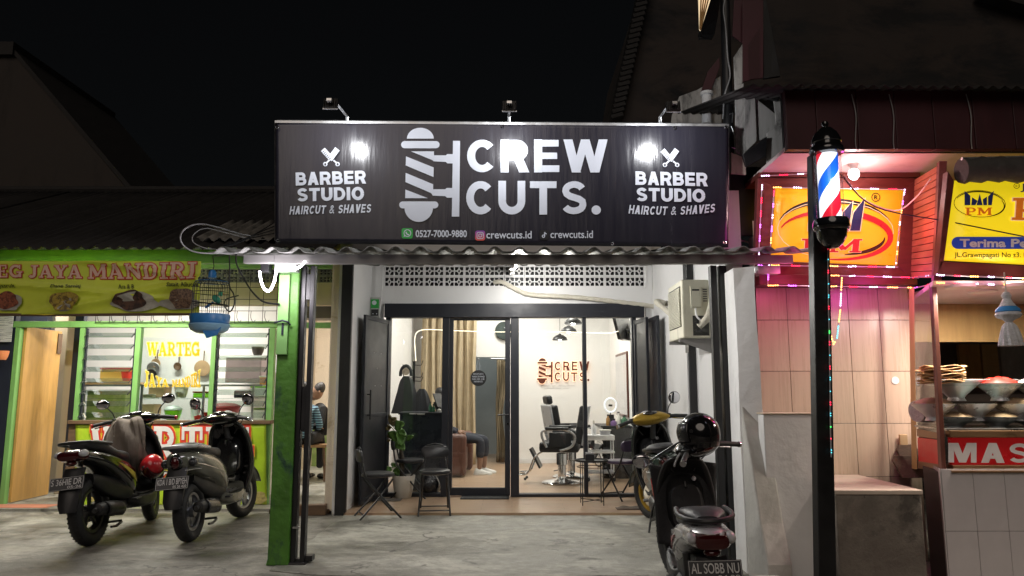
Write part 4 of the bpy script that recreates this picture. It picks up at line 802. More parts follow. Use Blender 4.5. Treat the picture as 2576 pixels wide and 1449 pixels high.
# seated customer: sits on the armchair facing right
pe = thing('person', 'person in dark shirt and navy trousers seated in the leather armchair, white sneakers', 'person', (sxr-.3, 11.5, .44))
hx, hz = sxr-.36, .55; sy = 11.52
for s, y in ((0, sy-.11), (1, sy+.11)):
    kx = sxr + .20 + .06*s; fx = sxr + .17 + .14*s
    skin('trouser_leg', [(hx,y,hz),(hx+.25,y,hz+.03),(kx,y,hz-.0),(kx-.005,y,hz-.16),(kx-.01,y,.26)], [(0,1),(1,2),(2,3),(3,4)], [.095,.088,.075,.07,.068], 'navy_cloth', pe)
    skin('shin', [(kx-.01,y,.34),(kx-.01,y,.22),(kx-.02,y,.10)], [(0,1),(1,2)], [.05,.045,.036], 'skin_tan', pe)
    m = M(); rings = []
    for i, (x, wd, h) in enumerate(((-.09,.022,.05),(-.07,.036,.095),(-.02,.04,.10),(.04,.042,.075),(.10,.046,.055),(.15,.042,.045),(.18,.022,.03))):
        rings.append([Vector((kx-.01+x, y+wd*math.cos(a), .032+h*(max(0, math.sin(a))**.7 if math.sin(a) > 0 else .0))) for a in (2*math.pi*k/14 for k in range(14))])
    m.loft(rings); sh = m.build('sneaker', 'shoe_white', pe)
    m = M(); m.prism([Vector((kx-.01+x, y+w_, .031)) for x, w_ in ((-.095,-.02),(.0,-.044),(.1,-.05),(.18,-.025),(.19,0),(.18,.025),(.1,.05),(0,.044),(-.095,.02),(-.105,0))], (0,0,.022)); m.build('sole', 'paper', sh, smooth=False, bevel=.004)
skin('torso', [(hx,sy,hz),(hx-.03,sy,hz+.2),(hx-.07,sy,hz+.42),(hx-.07,sy,hz+.52),(hx-.07,sy-.17,hz+.42),(hx+.0,sy-.2,hz+.18),(hx+.2,sy-.16,hz+.12),(hx-.07,sy+.17,hz+.42),(hx,sy+.2,hz+.18),(hx+.2,sy+.14,hz+.12)], [(0,1),(1,2),(2,3),(2,4),(4,5),(5,6),(2,7),(7,8),(8,9)], [(.13,.15),(.13,.15),(.10,.13),.05,.06,.05,.042,.06,.05,.042], 'dark_shirt', pe)
hand(pe, (hx+.2,sy-.16,hz+.12), (1,.15,-.1)); hand(pe, (hx+.2,sy+.14,hz+.12), (1,-.15,-.1)); head(pe, Vector((hx-.05,sy,hz+.66)), (1,0,-.25))
# barber chairs
mat('barber_vinyl', (.02,.02,.022), .35, var=.2, rvar=.06, bump=.05, bscale=120); mat('chair_shell', (.42,.42,.44), .35, var=.05)
def barber_chair(lab, loc, rz, headrest):
    t = thing('barber_chair', lab, 'barber chair', loc, rz, 'barber chairs')
    def P(m, n, mt, **k): return m.build(n, mt, t, world=False, **k)
    m = M(); m.lathe([(.001,0),(.27,0),(.28,.012),(.25,.03),(.12,.05),(.06,.07),(.055,.09)], n=36); P(m, 'base_plate', 'chrome')
    m = M(); m.lathe([(.055,.08),(.055,.24),(.075,.25),(.075,.40),(.05,.41)], n=24); P(m, 'column', 'chrome')
    m = M(); m.tube([(-.07,.02,.12),(-.2,.05,.10),(-.26,.05,.09)], .008, 6); P(m, 'pump_lever', 'chrome')
    def pad(n, c, d, tilt=0, b=.035, mt='barber_vinyl'):
        m = M(); m.box(c, d, Matrix.Rotation(R(tilt),3,'Y')); o = P(m, n, mt, bevel=b); o.modifiers['b'].segments = 4; return o
    pad('seat', (.02,0,.50), (.54,.5,.14)); pad('backrest', (-.28,0,.80), (.11,.46,.52), -10); pad('back_shell', (-.345,0,.79), (.035,.47,.54), -10, .015, 'chair_shell')
    if headrest:
        pad('headrest', (-.36,0,1.13), (.09,.26,.13), -10); m = M(); m.tube([(-.36,0,.98),(-.385,0,1.12)], .012, 6); P(m, 'headrest_post', 'chrome')
    for s in (-1, 1):
        m = M(); m.tube(smooth_path([(.18,s*.29,.50),(.25,s*.29,.66),(.2,s*.29,.73),(-.05,s*.29,.74),(-.2,s*.29,.66),(-.16,s*.29,.52),(.0,s*.29,.46)], 5), .017, 8); P(m, 'arm_frame', 'silver_paint')
        pad('armrest', (.04,s*.29,.755), (.32,.065,.04), 0, .015); pad('side_panel', (.0,s*.265,.60), (.30,.02,.2), 0, .01)
    m = M(); m.box((.36,0,.34), (.03,.3,.30), Matrix.Rotation(R(28),3,'Y')); P(m, 'leg_panel', 'barber_vinyl', bevel=.01)
    for s in (-1, 1): m = M(); m.tube(smooth_path([(.22,s*.17,.45),(.36,s*.17,.36),(.46,s*.17,.14),(.62,s*.17,.13)], 4), .012, 6); P(m, 'footrest_arm', 'chrome')
    m = M(); m.tube([(.48,-.17,.14),(.5,.17,.14),(.63,.15,.13),(.61,-.17,.13)], .011, 6, closed=True); P(m, 'footrest', 'chrome')
    for s in (-1, 1): m = M(); m.sph((.5,s*.1,.06), .02, 10, 8); P(m, 'wheel', 'black_plastic')
    return t
barber_chair('front black barber chair facing left with chrome base and footrest', onf(1413,1215,.03), R(172), False)
barber_chair('rear black barber chair with headrest, facing right', onf(1437,1200,.03), R(14), True)
# white trolley, tool cabinet, ring light, mirror, screen arm
t = thing('white_trolley', 'small white tool trolley on castors behind the wire table', 'trolley', onf(1512,1212,.03)); tx2, ty2, _ = t.location
for k, z in enumerate((.14,.42,.60)): m = M(); m.bx(tx2-.2, tx2+.2, ty2, ty2+.3, z, z+(.03,.03,.07)[k]); m.build('shelf', 'chair_shell' if k < 1 else 'white_paint', t, smooth=False, bevel=.006)
for sx in (-.18,.18):
    for sy_ in (.02,.28): m = M(); m.tube([(tx2+sx,ty2+sy_,.06),(tx2+sx,ty2+sy_,.62)], .01, 6); m.build('post', 'white_paint', t); m = M(); m.lathe([(.001,-.012),(.028,-.012),(.028,.012),(.001,.012)], (tx2+sx,ty2+sy_,.06), (0,1,0), 14); m.build('castor', 'black_plastic', t)
def little(name, lab, cat, prof, loc, mt, capm=None, cz=0):
    t = thing(name, lab, cat, loc); m = M(); m.lathe(prof, loc, n=16); m.build('body', mt, t)
    if capm: m = M(); r = prof[-1][0]; m.lathe([(r*1.2,prof[-1][1]),(r*1.2,prof[-1][1]+cz),(.001,prof[-1][1]+cz)], loc, n=12); m.build('cap', capm, t)
little('spray_bottle', 'white spray bottle standing on the trolley', 'bottle', [(.001,0),(.035,0),(.036,.1),(.012,.15)], (tx2-.08,ty2+.12,.672), 'white_paint', 'paper', .05)
little('clipper_tub', 'grey tub of clipper guards on the trolley', 'tub', [(.001,0),(.07,0),(.08,.06),(.075,.06)], (tx2+.08,ty2+.12,.672), 'chair_shell', 'paper', .01)
cb = thing('tool_cabinet', 'black tool cabinet with gloss top along the right wall', 'cabinet', (1.45,11.2,.03)); zc2 = A(1565,1070,11).z
m = M(); m.bx(1.33, 1.755, 10.9, 11.7, .031, zc2-.03); m.build('body', 'gloss_black', cb, smooth=False, bevel=.004); m = M(); m.bx(1.30, 1.757, 10.87, 11.73, zc2-.029, zc2); m.build('top', 'black_plastic', cb, smooth=False, bevel=.003)
for k in range(3): m = M(); m.bx(1.322, 1.329, 10.95, 11.65, .12+.22*k, .30+.22*k); m.build('drawer', 'gloss_black', cb, smooth=False, bevel=.003)
mat('amber', (.32,.17,.05), .25); mat('lilac', (.22,.12,.30), .5)
for k, (x, y, r, h, mt, lab) in enumerate(((1.42,10.98,.03,.14,'amber','amber bottle on the black cabinet'),(1.50,10.95,.045,.08,'lilac','lilac jar on the black cabinet'),(1.58,11.0,.035,.18,'paper','tall cream bottle on the black cabinet'),(1.66,10.97,.05,.13,'green_glass','dark green pot at the wall end of the cabinet'))):
    little('product_bottle', lab, 'bottle', [(.001,0),(r,0),(r,h*.7),(r*.45,h*.85),(r*.45,h)], (x,y,zc2), mt, 'black_plastic', .02)
rl = thing('ring_light', 'white ring light on a thin stand near the right wall', 'ring light', (A(1535,1060,11.3).x,11.3,.03)); c = A(1535,1019,11.3); glow('ring_glow', (.9,.93,1), .45)
m = M(); m.tube([c+Vector((.09*math.cos(R(a)),0,.105*math.sin(R(a)))) for a in range(0,360,12)], .012, 8, closed=True); m.build('ring', 'ring_glow', rl)
m = M(); m.tube([c+Vector((0,0,-.11)), Vector((c.x,11.3,.06))], .008, 6); m.build('stand', 'black_steel', rl)
m = M(); m.box(c+Vector((0,.0,-.005)), (.06,.012,.03)); m.build('phone_clamp', 'black_plastic', rl, smooth=False); m = M(); m.box(c+Vector((0,-.01,-.2)), (.1,.03,.12)); m.build('control', 'black_plastic', rl, smooth=False, bevel=.01)
for k in range(3): m = M(); a = R(90+120*k); m.tube([(c.x,11.3,.2),(c.x+.18*math.cos(a),11.3+.18*math.sin(a),.035)], .007, 6); m.build('foot', 'black_steel', rl)
mr = thing('wall_mirror', 'tall mirror in a thin dark frame on the right wall', 'mirror', (1.75,11.8,.95)); z0_, z1_ = A(1570,1050,11.2).z, A(1570,884,11.2).z
m = M(); m.bx(1.735, 1.757, 11.1, 12.3, z0_, z1_); m.build('frame', 'copper_dark', mr, smooth=False, bevel=.003); m = M(); m.bx(1.731, 1.734, 11.14, 12.26, z0_+.04, z1_-.04); m.build('glass', 'mirror_glass', mr, smooth=False)
tv = thing('wall_screen', 'dark screen tilted on a wall arm at the top right of the room', 'screen', A(1565,830,10.2)); c = A(1568,826,10.3); rot = Matrix.Rotation(R(62),3,'Z') @ Matrix.Rotation(R(-14),3,'X')
m = M(); m.box(c, (.62,.045,.36), rot); m.build('panel', 'gloss_black', tv, smooth=False, bevel=.006); m = M(); m.tube([c, c+Vector((.12,.06,-.06)), Vector((1.757, c.y+.1, c.z-.08))], .02, 6); m.build('arm', 'black_steel', tv)
# ================================================================== LEFT: GREEN FOOD STALL (WARTEG)
WY = 8.45
mat('stall_green', (.19,.40,.12), .5, var=.12, scale=3, stain=((.06,.10,.04), .6, .85, 3, (1,1,.4)))
mat('stall_green_dark', (.075,.21,.04), .55, var=.2, scale=3)
mat('peel_green', (.075,.22,.025), .5, var=.35, scale=3, bump=.35, bscale=18, stain=((.014,.045,.050), .54, .66, 3.6, (1,1,.5)))
mat('cream_wall', (.55,.47,.36), .75, var=.08, scale=2, stain=((.33,.27,.18), .58, .8, 2, (1,1,.6)))
mat('beige_back', (.58,.50,.40), .8, var=.06, scale=2, bump=.2, stain=((.34,.26,.15), .56, .7, 4, (1,1,1)))
mat('moss_green', (.16,.23,.06), .85, var=.25, scale=5, stain=((.33,.33,.18), .5, .7, 3, (1,1,1)))
mat('door_wood', (.50,.28,.085), .5, var=.22, scale=2.2, stretch=(5,5,.7), stain=((.30,.15,.04), .55, .8, 3, (6,6,.5)))
mat('dark_blue', (.012,.016,.03), .5); mat('brown_wood', (.13,.075,.04), .6, var=.3, scale=4, stretch=(1,4,4)); mat('tile_red', (.45,.17,.11), .5, var=.2)
mat('kitchen_white', (.70,.70,.70), .55, var=.04)
stall = thing('food_stall', 'lime green framed food stall with louvre windows left of the barber shop', 'stall', (A(430,1275,WY).x, WY, 0))
def sb(name, b, mt, bevel=0, par=stall): m = M(); m.bx(*b); return m.build(name, mt, par, smooth=False, bevel=bevel)
def ux(u, D=WY, v=940): return A(u, v, D).x
def vz(v, D=WY, u=430): return A(u, v, D).z
def gx(name, u0, u1, v0, v1, y0, y1, mt='stall_green', bevel=.004, par=stall, D=WY): return sb(name, (ux(u0,D), ux(u1,D), y0, y1, vz(v1,D), vz(v0,D)), mt, bevel, par)
jz = .02
for u0, u1 in ((28,40),(192,204),(334,347),(527,539),(673,687)): sb('mullion', (ux(u0), ux(u1), WY, WY+.07, jz, vz(824)), 'stall_green', .004)
gx('top_rail', 22, 692, 808, 823.5, WY-.006, WY+.075)
gx('sill', 186, 690, 1057, 1066, WY-.05, WY+.09, 'brown_wood')
gx('lower_board', 186, 673, 1066.5, 1283, WY-.012, WY-.001, 'brown_wood', 0)
# louvre windows: separate glass slats in dark clips
def louvre(u0, u1, v0, v1, n, lab=None):
    t = sb('louvre_window', (ux(u0), ux(u0)+.02, WY+.02, WY+.05, vz(v1), vz(v0)), 'dark_blue', .002); sb('clip_rail', (ux(u1)-.02, ux(u1), WY+.02, WY+.05, vz(v1), vz(v0)), 'dark_blue', .002, t)
    for i in range(n):
        v = v0 + (v1-v0)*(i+.6)/n; z = vz(v); tilt = R(32+random.uniform(-4,4)); dy = .06*math.sin(tilt); dzz = .06*math.cos(tilt)
        m = M(); xa, xb = ux(u0)+.021, ux(u1)-.021; m.prism([(xa,WY-.035-dy*.2,z-dzz*.55),(xb,WY-.035-dy*.2,z-dzz*.55),(xb,WY+.035+dy,z+dzz*.55),(xa,WY+.035+dy,z+dzz*.55)], (0,.003,.005)); m.build('slat', 'louvre_glass', t, smooth=False)
        for x in (xa-.004, xb-.004):
            m = M(); m.prism([(x,WY-.04,z-dzz*.6),(x+.008,WY-.04,z-dzz*.6),(x+.008,WY+.045,z+dzz*.6),(x,WY+.045,z+dzz*.6)], (0,.004,.012)); m.build('clip', 'black_plastic', t, smooth=False)
    return t
louvre(205, 333.5, 826, 1056, 8); louvre(540, 672.5, 826, 1056, 8)
sb('pane', (ux(347.2), ux(526.8), WY+.03, WY+.035, vz(1056.5), vz(824)), 'case_glass')
# yellow vinyl lettering on the pane
def film(name, col):                                  # backlit translucent film
    m = bpy.data.materials.new(name); MT[name] = m; m.use_nodes = True; n = m.node_tree.nodes; l = m.node_tree.links; n.clear()
    o = n.new('ShaderNodeOutputMaterial'); d = n.new('ShaderNodeBsdfDiffuse'); t = n.new('ShaderNodeBsdfTranslucent'); x = n.new('ShaderNodeMixShader'); x.inputs[0].default_value = .6
    for q in (d, t): q.inputs[0].default_value = (*col, 1)
    l.new(d.outputs[0], x.inputs[1]); l.new(t.outputs[0], x.inputs[2]); l.new(x.outputs[0], o.inputs[0])
film('vinyl_yellow', (.85,.58,.04)); film('vinyl_pale', (.9,.8,.35))
vl = thing('window_lettering', 'yellow window lettering WARTEG JAYA MANDIRI on the middle pane', 'lettering', A(436,915,WY+.02))
def jm(u0, u1, a0, a1):
    return lambda s, t: A(u0+(u1-u0)*s, 973 - t*(973 - (930 + 26*math.sin(math.pi*(a0+(a1-a0)*s)))), WY+.022)
for nm, mt, gr, off in (('outline','vinyl_pale',.05,0), ('lettering','vinyl_yellow',0.,.004)):
    slabtext('WARTEG', Q(370,861,503,895,WY+.022), nm, mt, vl, grow=gr, off=off, gap=.04)
    slabtext('JAYA', jm(363,424,0,.43), nm, mt, vl, grow=gr, off=off); slabtext('MANDIRI', jm(433,504,.48,1), nm, mt, vl, grow=gr, off=off)
# interior shell
sb('floor', (-9, -1.92, WY-.3, 12.7, .0, .03), 'slab_concrete')
sb('rear_wall', (-9, -3.4, 10.9, 11.0, .031, 3.4), 'kitchen_white'); sb('partition', (-3.5, -3.4, 11.001, 12.7, .031, 3.4), 'cream_wall'); sb('rear_wall', (-3.399, -1.92, 12.7, 12.8, .9, 3.4), 'beige_back'); sb('dado', (-3.399, -1.92, 12.68, 12.8, .031, .899), 'moss_green')
sb('side_wall', (-1.99, -1.905, 8.0, 12.7, .031, 3.3), 'beige_back'); sb('inner_ceiling', (-9, -1.99, 8.9, 12.7, 3.0, 3.05), 'kitchen_white')
sb('inner_wall', (ux(128,9.6), ux(166,9.6), 9.6, 9.7, .031, 3.0), 'cream_wall'); sb('inner_post', (ux(160,9.3), ux(180,9.3), 9.3, 9.38, .031, 2.9), 'cream_wall', .006); sb('inner_post', (ux(178,9.0), ux(200,9.0), 9.0, 9.08, .031, 2.8), 'dark_blue', .004)
sb('inner_wall', (-9, ux(128,9.6)-.3, 9.9, 10., .031, 3.0), 'dark_blue')
# transom of pierced blocks and cream wall above the openings
bz0_, bz1_ = A(640,711,8.95).z, A(640,675,8.95).z
sb('transom', (-4.2, -1.99, 8.95, 9.05, A(640,768,8.95).z, bz0_), 'cream_wall'); sb('transom_back', (-4.2, -1.99, 9.09, 9.12, bz0_, bz1_+.1), 'dark_blue')
mat('block_grey', (.22,.22,.22), .8, var=.3, scale=9)
pr = None; nb = 11; bw2 = 2.2/nb; bh2 = (bz1_-bz0_)/2
for i in range(nb):
    for j in range(2):
        if pr is None: ob = pr = vent_block(bw2*.98, bh2*.98).build('vent_block', 'block_grey', stall, world=False, smooth=False)
        else: ob = pr.copy(); COL.objects.link(ob)
        ob.location = (-4.2 + i*bw2 - stall.location.x, 8.96 - stall.location.y, bz0_ + .001 + j*bh2)
sb('head_beam', (-8, -1.93, 8.5, 8.6, A(640,674,8.5).z, A(640,640,8.5).z), 'stall_green', .004)
# wire grid with hooks above the rail
gm = thing('wire_grid', 'black wire grid panel with hooks above the stall windows', 'grid', A(560,812,WY-.02)); x0, x1 = ux(232), ux(690); z0, z1 = vz(814), vz(690)
for i in range(14): x = x0+(x1-x0)*i/13; m = M(); m.tube([(x,WY-.02,z0),(x,WY-.02,z1)], .0035, 5); m.build('wire', 'black_steel', gm)
for z in (z0+.01, z0+.145, z0+.28, z0+.42): m = M(); m.tube([(x0,WY-.025,z),(x1,WY-.025,z)], .0035, 5); m.build('wire', 'black_steel', gm)
for i in range(13): x = x0+(x1-x0)*(i+.5)/13; m = M(); m.tube(smooth_path([(x-.05,WY-.03,z0+.14),(x-.045,WY-.05,z0+.07),(x-.02,WY-.06,z0+.02),(x+.0,WY-.065,z0+.015),(x+.015,WY-.07,z0+.035)], 3), .0035, 5); m.build('hook', 'black_steel', gm)
# wooden door leaf, swung inward
wd = thing('wooden_door', 'orange plywood door standing open at the left end of the stall', 'door', (ux(40), WY, .03)); hx_ = ux(40)
m = M(); m.bx(hx_, hx_+.035, WY+.07, WY+.74, .04, 2.03); m.build('leaf', 'door_wood', wd, smooth=False, bevel=.003)
m = M(); m.bx(hx_+.036, hx_+.046, WY+.66, WY+.738, 1.75, 2.0); m.build('hinge_block', 'brown_wood', wd, smooth=False)
sb('door_step', (ux(-30), ux(180), 8.2, 8.44, .0, .035), 'tile_red', .004)
# eave beam and roof
EY = 7.05; ez = A(430,623,EY).z
sb('eave_beam', (-9, A(868,640,EY).x, EY+.12, EY+.2, A(430,662,EY+.12).z, A(430,628,EY+.12).z), 'stall_green_dark', .004)
def rz2(y): return ez + (y-EY)*.437
for i in range(6):
    a = -9 + i*1.2; b = a + 1.24; m = M(); nx = 48
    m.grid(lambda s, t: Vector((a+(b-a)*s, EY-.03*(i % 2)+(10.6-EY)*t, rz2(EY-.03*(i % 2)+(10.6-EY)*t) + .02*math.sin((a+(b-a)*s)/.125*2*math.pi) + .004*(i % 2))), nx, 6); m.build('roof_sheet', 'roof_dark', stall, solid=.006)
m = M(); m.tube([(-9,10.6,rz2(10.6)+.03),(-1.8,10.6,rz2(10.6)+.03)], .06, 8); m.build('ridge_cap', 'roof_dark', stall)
mat('roof_patch', (.20,.19,.17), .8, var=.3, scale=6, stain=((.05,.05,.045), .45, .7, 5, (3,.6,1)))
m = M(); a = A(505,600,7.3).x; b = -1.85; m.grid(lambda s, t: Vector((a+.25*t*0+(b-a)*s, 7.2+.9*t, rz2(7.2+.9*t)+.05 + .022*math.sin((a+(b-a)*s)/.11*2*math.pi))), 60, 5); m.build('roof_patch', 'roof_patch', stall, solid=.006)
# stall lamps
for i, (x, y, z, e, lab) in enumerate(((-4.6,9.7,2.85,62,'tube lamp under the stall ceiling above the counter'),(-2.75,10.9,2.85,60,'tube lamp above the bench in the stall passage'))):
    t = thing('stall_lamp', lab, 'lamp', (x,y,z), group='tube lamps inside the food stall'); m = M(); m.bx(x-.45, x+.45, y-.03, y+.03, z+.02, z+.06); m.build('housing', 'white_paint', t, smooth=False); m = M(); m.cyl((x-.43,y,z), (x+.43,y,z), .014); m.build('tube', 'lamp_white', t)
    lamp('AREA', 'stall_light', (x,y,z-.03), e, (1,.95,.86), .86, .05, parent=t)
t = thing('eave_fill_lamp', 'added unseen tube lamp under the stall eave brightening the stall front', 'lamp', (-4.2,7.5,2.5)); m = M(); m.cyl((-4.9,7.5,2.5), (-3.5,7.5,2.5), .014); m.build('tube', 'lamp_white', t); m = M(); m.bx(-4.95,-3.45,7.47,7.53,2.52,2.56); m.build('housing', 'white_paint', t, smooth=False); lamp('AREA', 'eave_fill', (-4.2,7.5,2.47), 60, (1,.95,.85), 1.4, .06, parent=t)  # unseen lamp added to brighten the stall front
lamp('AREA', 'door_light', (-6.2,9.4,2.7), 20, (1,.93,.8), .4, parent=stall)
# counter banner
cb2 = thing('counter_banner', 'lime green counter banner with white red-edged WARTEG lettering', 'banner', A(430,1275,WY-.02))
mb_ = mat('banner_lime', (.38,.56,.03), .35, var=.3, scale=1.6, stain=((.55,.58,.05), .5, .68, 1.8, (1,1,1)), rvar=.06)
def CB(s, t): return A(190 + 480*s, 1274 - 206*t, WY-.02) + Vector((0, -.006*math.sin(s*17+t*4) - .004*math.sin(s*6-t*11), 0))
m = M(); m.grid(CB, 60, 24); m.build('sheet', 'banner_lime', cb2, solid=.002)
mat('letter_white', (.72,.70,.70), .4, var=.05); mat('letter_red', (.62,.05,.03), .4, var=.08); mat('letter_yellow', (.75,.55,.05), .4)
for nm, mt, gr, off in (('outline_yellow','letter_yellow',.10,.010), ('outline_red','letter_red',.07,.014), ('lettering','letter_white',.0,.018)):
    slabtext('WARTEG', [A(228,1164,WY-.02), A(636,1176,WY-.02), A(636,1074,WY-.02), A(232,1072,WY-.02)], nm, mt, cb2, grow=gr, off=off, gap=.12)
    slabtext('JAYA', [A(300,1222,WY-.02), A(470,1226,WY-.02), A(470,1188,WY-.02), A(300,1184,WY-.02)], nm, mt, cb2, grow=gr, off=off, gap=.14)
mat('noodle', (.42,.34,.12), .7, var=.4, scale=30, bump=.5, bscale=40); mat('banner_leaf', (.10,.26,.01), .4, var=.3)
for u, v, ru, rv in ((652,1252,18,16),(240,1245,22,18)):
    pts = [(u+ru*math.cos(R(a))*(1+.15*math.sin(R(5*a))), v+rv*math.sin(R(a))) for a in range(0,360,12)]; m = M(); m.add([A(x,y,WY-.036) for x, y in pts], [tuple(range(len(pts)))]); m.build('food_print', 'noodle', cb2, smooth=False)
# hanging banner over the eave
hb = thing('hanging_banner', 'wrinkled lime banner with food pictures reading JAYA MANDIRI along the eave', 'banner', A(250,790,6.95)); BD = 6.95
def HB(u, v):
    s = (u+200)/705; t = (790-v)/133; sag = 6*math.sin(math.pi*min(1,max(0,s)))
    w_ = .034*math.exp(-((t-.15-1.1*(s-.55))/.07)**2) + .030*math.exp(-((t-1.0+.9*(s-.62))/.06)**2) + .022*math.exp(-((t-.55+.5*(s-.35))/.05)**2) + .008*math.sin(s*14+t*3)
    return A(u, v + sag*(1-t)*.2, BD) + Vector((0, -w_, 0))
m = M(); m.grid(lambda s, t: HB(-200+705*s - 3*(1-t)*(s > .99), 790 - 133*t), 150, 30); m.build('sheet', mat('banner_lime_dark', (.66,.76,.06), .5, var=.16, scale=1.4, stain=((.70,.76,.08), .5, .7, 2, (1,1,1))), hb, solid=.002)
mat('letter_peach', (.80,.52,.40), .5, var=.06)
def hbq(u0, u1, vb0, vb1, vt0, vt1): return lambda s, t: HB(u0+(u1-u0)*s, (vb0+(vb1-vb0)*s)*(1-t) + (vt0+(vt1-vt0)*s)*t)
for nm, mt, gr, off in (('outline','letter_red',.05,.006), ('lettering','letter_peach',-.005,.011)):
    slabtext('WARTEG', hbq(-170,60,699,698,668,667), nm, mt, hb, grow=gr, off=off, gap=.1, sub=5); slabtext('JAYA', hbq(75,207,699,700,668,667), nm, mt, hb, grow=gr, off=off, gap=.06, sub=5); slabtext('MANDIRI', hbq(222,495,701,703,667,659), nm, mt, hb, grow=gr, off=off, gap=.08, sub=5)
mat('print_dark', (.02,.03,.01), .5)
for s_, u0, u1, v in (('Jasrult',0,42,721),('Dane Sarnitj',132,204,721),('Ara & B',298,338,721),('Satait Ailucen',424,501,717)): text(s_, hbq(u0,u1,v+5,v+5,v-6,v-6), 'caption', 'print_dark', hb, .012, off=(0,-.012,0))
FD = {}
for k, (c1, c2, sc_) in {'meat': ((.32,.09,.04),(.12,.03,.015),22), 'curry': ((.42,.30,.04),(.14,.09,.02),16), 'stew': ((.10,.045,.025),(.03,.015,.01),14), 'nut': ((.20,.12,.07),(.06,.03,.02),45), 'plate': ((.42,.40,.33),(.36,.34,.28),4)}.items(): mat('food_'+k, c1, .6, var=.35, scale=sc_, stain=(c2, .48, .56, sc_*1.4, (1,1,1)))
for k, u, v, ru, rv, off in (('plate',22,760,36,22,.012),('meat',18,755,32,21,.015),('plate',168,765,20,20,.012),('curry',167,758,36,24,.016),('plate',345,760,58,24,.012),('stew',332,755,40,24,.016),('plate',456,766,52,14,.012),('nut',462,752,30,27,.016)):
    pts = [HB(u+ru*math.cos(R(a))*(1+.12*math.sin(R(3*a)+u)+.05*math.sin(R(7*a))), min(783, v+rv*math.sin(R(a))*(1+.1*math.cos(R(4*a)+u)))) + Vector((0,-off,0)) for a in range(0,360,10)]
    cen = HB(u, min(783, v)) + Vector((0,-off,0)); rings = [[cen.lerp(p_, f_) for p_ in pts] for f_ in (.02,.35,.7,1.)]; m = M(); m.loft(rings, cap=False); m.v = [(x, min(y, HB(1287.5 + x/BD*FPX*.995, v).y + .0) - .004 - off*.5, z) for x, y, z in m.v]; m.build('food_print', 'food_'+k, hb, smooth=False)
m = M(); m.tube([HB(-200,790)+Vector((0,.01,0)), HB(150,791)+Vector((0,.01,0)), HB(502,790)+Vector((0,.01,0))], .014, 8); m.build('batten', 'brown_wood', hb)
# green post with steel channel
gp = thing('green_post', 'peeling green and blue painted post standing left of the black canopy post', 'post', (A(700,1420,5.66).x, 5.7, 0))
m = M(); xa, xb = A(671,1420,5.66).x, A(724,1420,5.66).x; m.loft([[Vector((x, y, z)) for x, y in ((xa+o1,5.66),(xb,5.66),(xb,5.86),(xa+o1,5.86))] for z, o1 in ((.0,-.012),(.05,.0),(.6,.004),(1.2,.0),(1.8,.003),(2.26,.0))]); m.build('shaft', 'peel_green', gp, smooth=False, bevel=.01)
m = M(); m.bx(A(697,800,5.63).x, A(724,800,5.63).x, 5.635, 5.659, A(700,892,5.63).z, A(700,690,5.63).z); m.build('front_plate', 'stall_green', gp, smooth=False, bevel=.004)
m = M(); m.bx(A(708,800,5.62).x, A(713,800,5.62).x, 5.628, 5.636, A(700,842,5.62).z, A(700,812,5.62).z); m.build('slot', 'dark_blue', gp, smooth=False)
m = M(); m.tube([A(690,812,5.62), A(710,806,5.61), A(724,810,5.62), A(730,818,5.64)], .008, 6); m.build('cable_tie', 'dark_blue', gp)
# passage frame and green leaf
sb('passage_rail', (ux(722,8.45), ux(852,8.45), 8.4, 8.46, vz(826,8.45), vz(812,8.45)), 'stall_green', .004)
sb('passage_post', (ux(837,8.2), ux(849,8.2), 8.2, 8.26, .03, vz(800,8.2)), 'peel_green', .004)
sb('passage_step', (ux(700,8.1), ux(846,8.1), 7.98, 8.2, .0, .05), 'brown_wood', .01)
m = M(); m.box((ux(785,7.95), 7.92, .055), (.42,.10,.11), Matrix.Rotation(R(4),3,'Z')); tag(m.build('timber_block', 'brown_wood', smooth=False, bevel=.008), 'rough brown timber block lying before the stall passage', 'timber')
mat('duct_dark', (.05,.045,.04), .4, .4); sb('overhead_cabinet', (ux(750,10.2), ux(832,10.2), 10.2, 10.6, A(790,800,10.2).z, A(790,768,10.2).z), 'duct_dark', .01)
# bench and two diners
bn = thing('wooden_bench', 'wooden bench inside the stall passage with two diners', 'bench', (-2.95,10.55,.03)); mat('bench_wood', (.26,.15,.07), .5, var=.25, stretch=(4,1,1))
def bl_(u, v, D): return A(u, v, D)
bt = .52; m = M(); m.box((-3.05,10.6,bt), (.95,.34,.04), Matrix.Rotation(R(12),3,'Z')); m.build('seat', 'bench_wood', bn, smooth=False, bevel=.006)
for x, y in ((-2.66,10.55),(-2.6,10.8),(-3.45,10.4),(-3.4,10.66)): m = M(); m.tube([(x,y,bt-.02),(x+.03,y,.03)], .02, 4); m.build('leg', 'brown_wood', bn, smooth=False)
stp = mat('striped_shirt', (.1,.2,.28), .8); n = stp.node_tree.nodes; l = stp.node_tree.links; wv = n.new('ShaderNodeTexWave'); wv.bands_direction = 'Z'; wv.inputs['Scale'].default_value = 9; wv.inputs['Distortion'].default_value = .6; l.new(n['Texture Coordinate'].outputs['Object'], wv.inputs['Vector']); rp = n.new('ShaderNodeValToRGB'); rp.color_ramp.elements[0].position = .42; rp.color_ramp.elements[0].color = (.02,.035,.06,1); rp.color_ramp.elements[1].position = .52; rp.color_ramp.elements[1].color = (.16,.30,.40,1); l.new(wv.outputs[0], rp.inputs[0]); l.new(rp.outputs[0], n['Principled BSDF'].inputs['Base Color'])
mat('black_cloth', (.015,.015,.017), .85, var=.3, bump=.3)
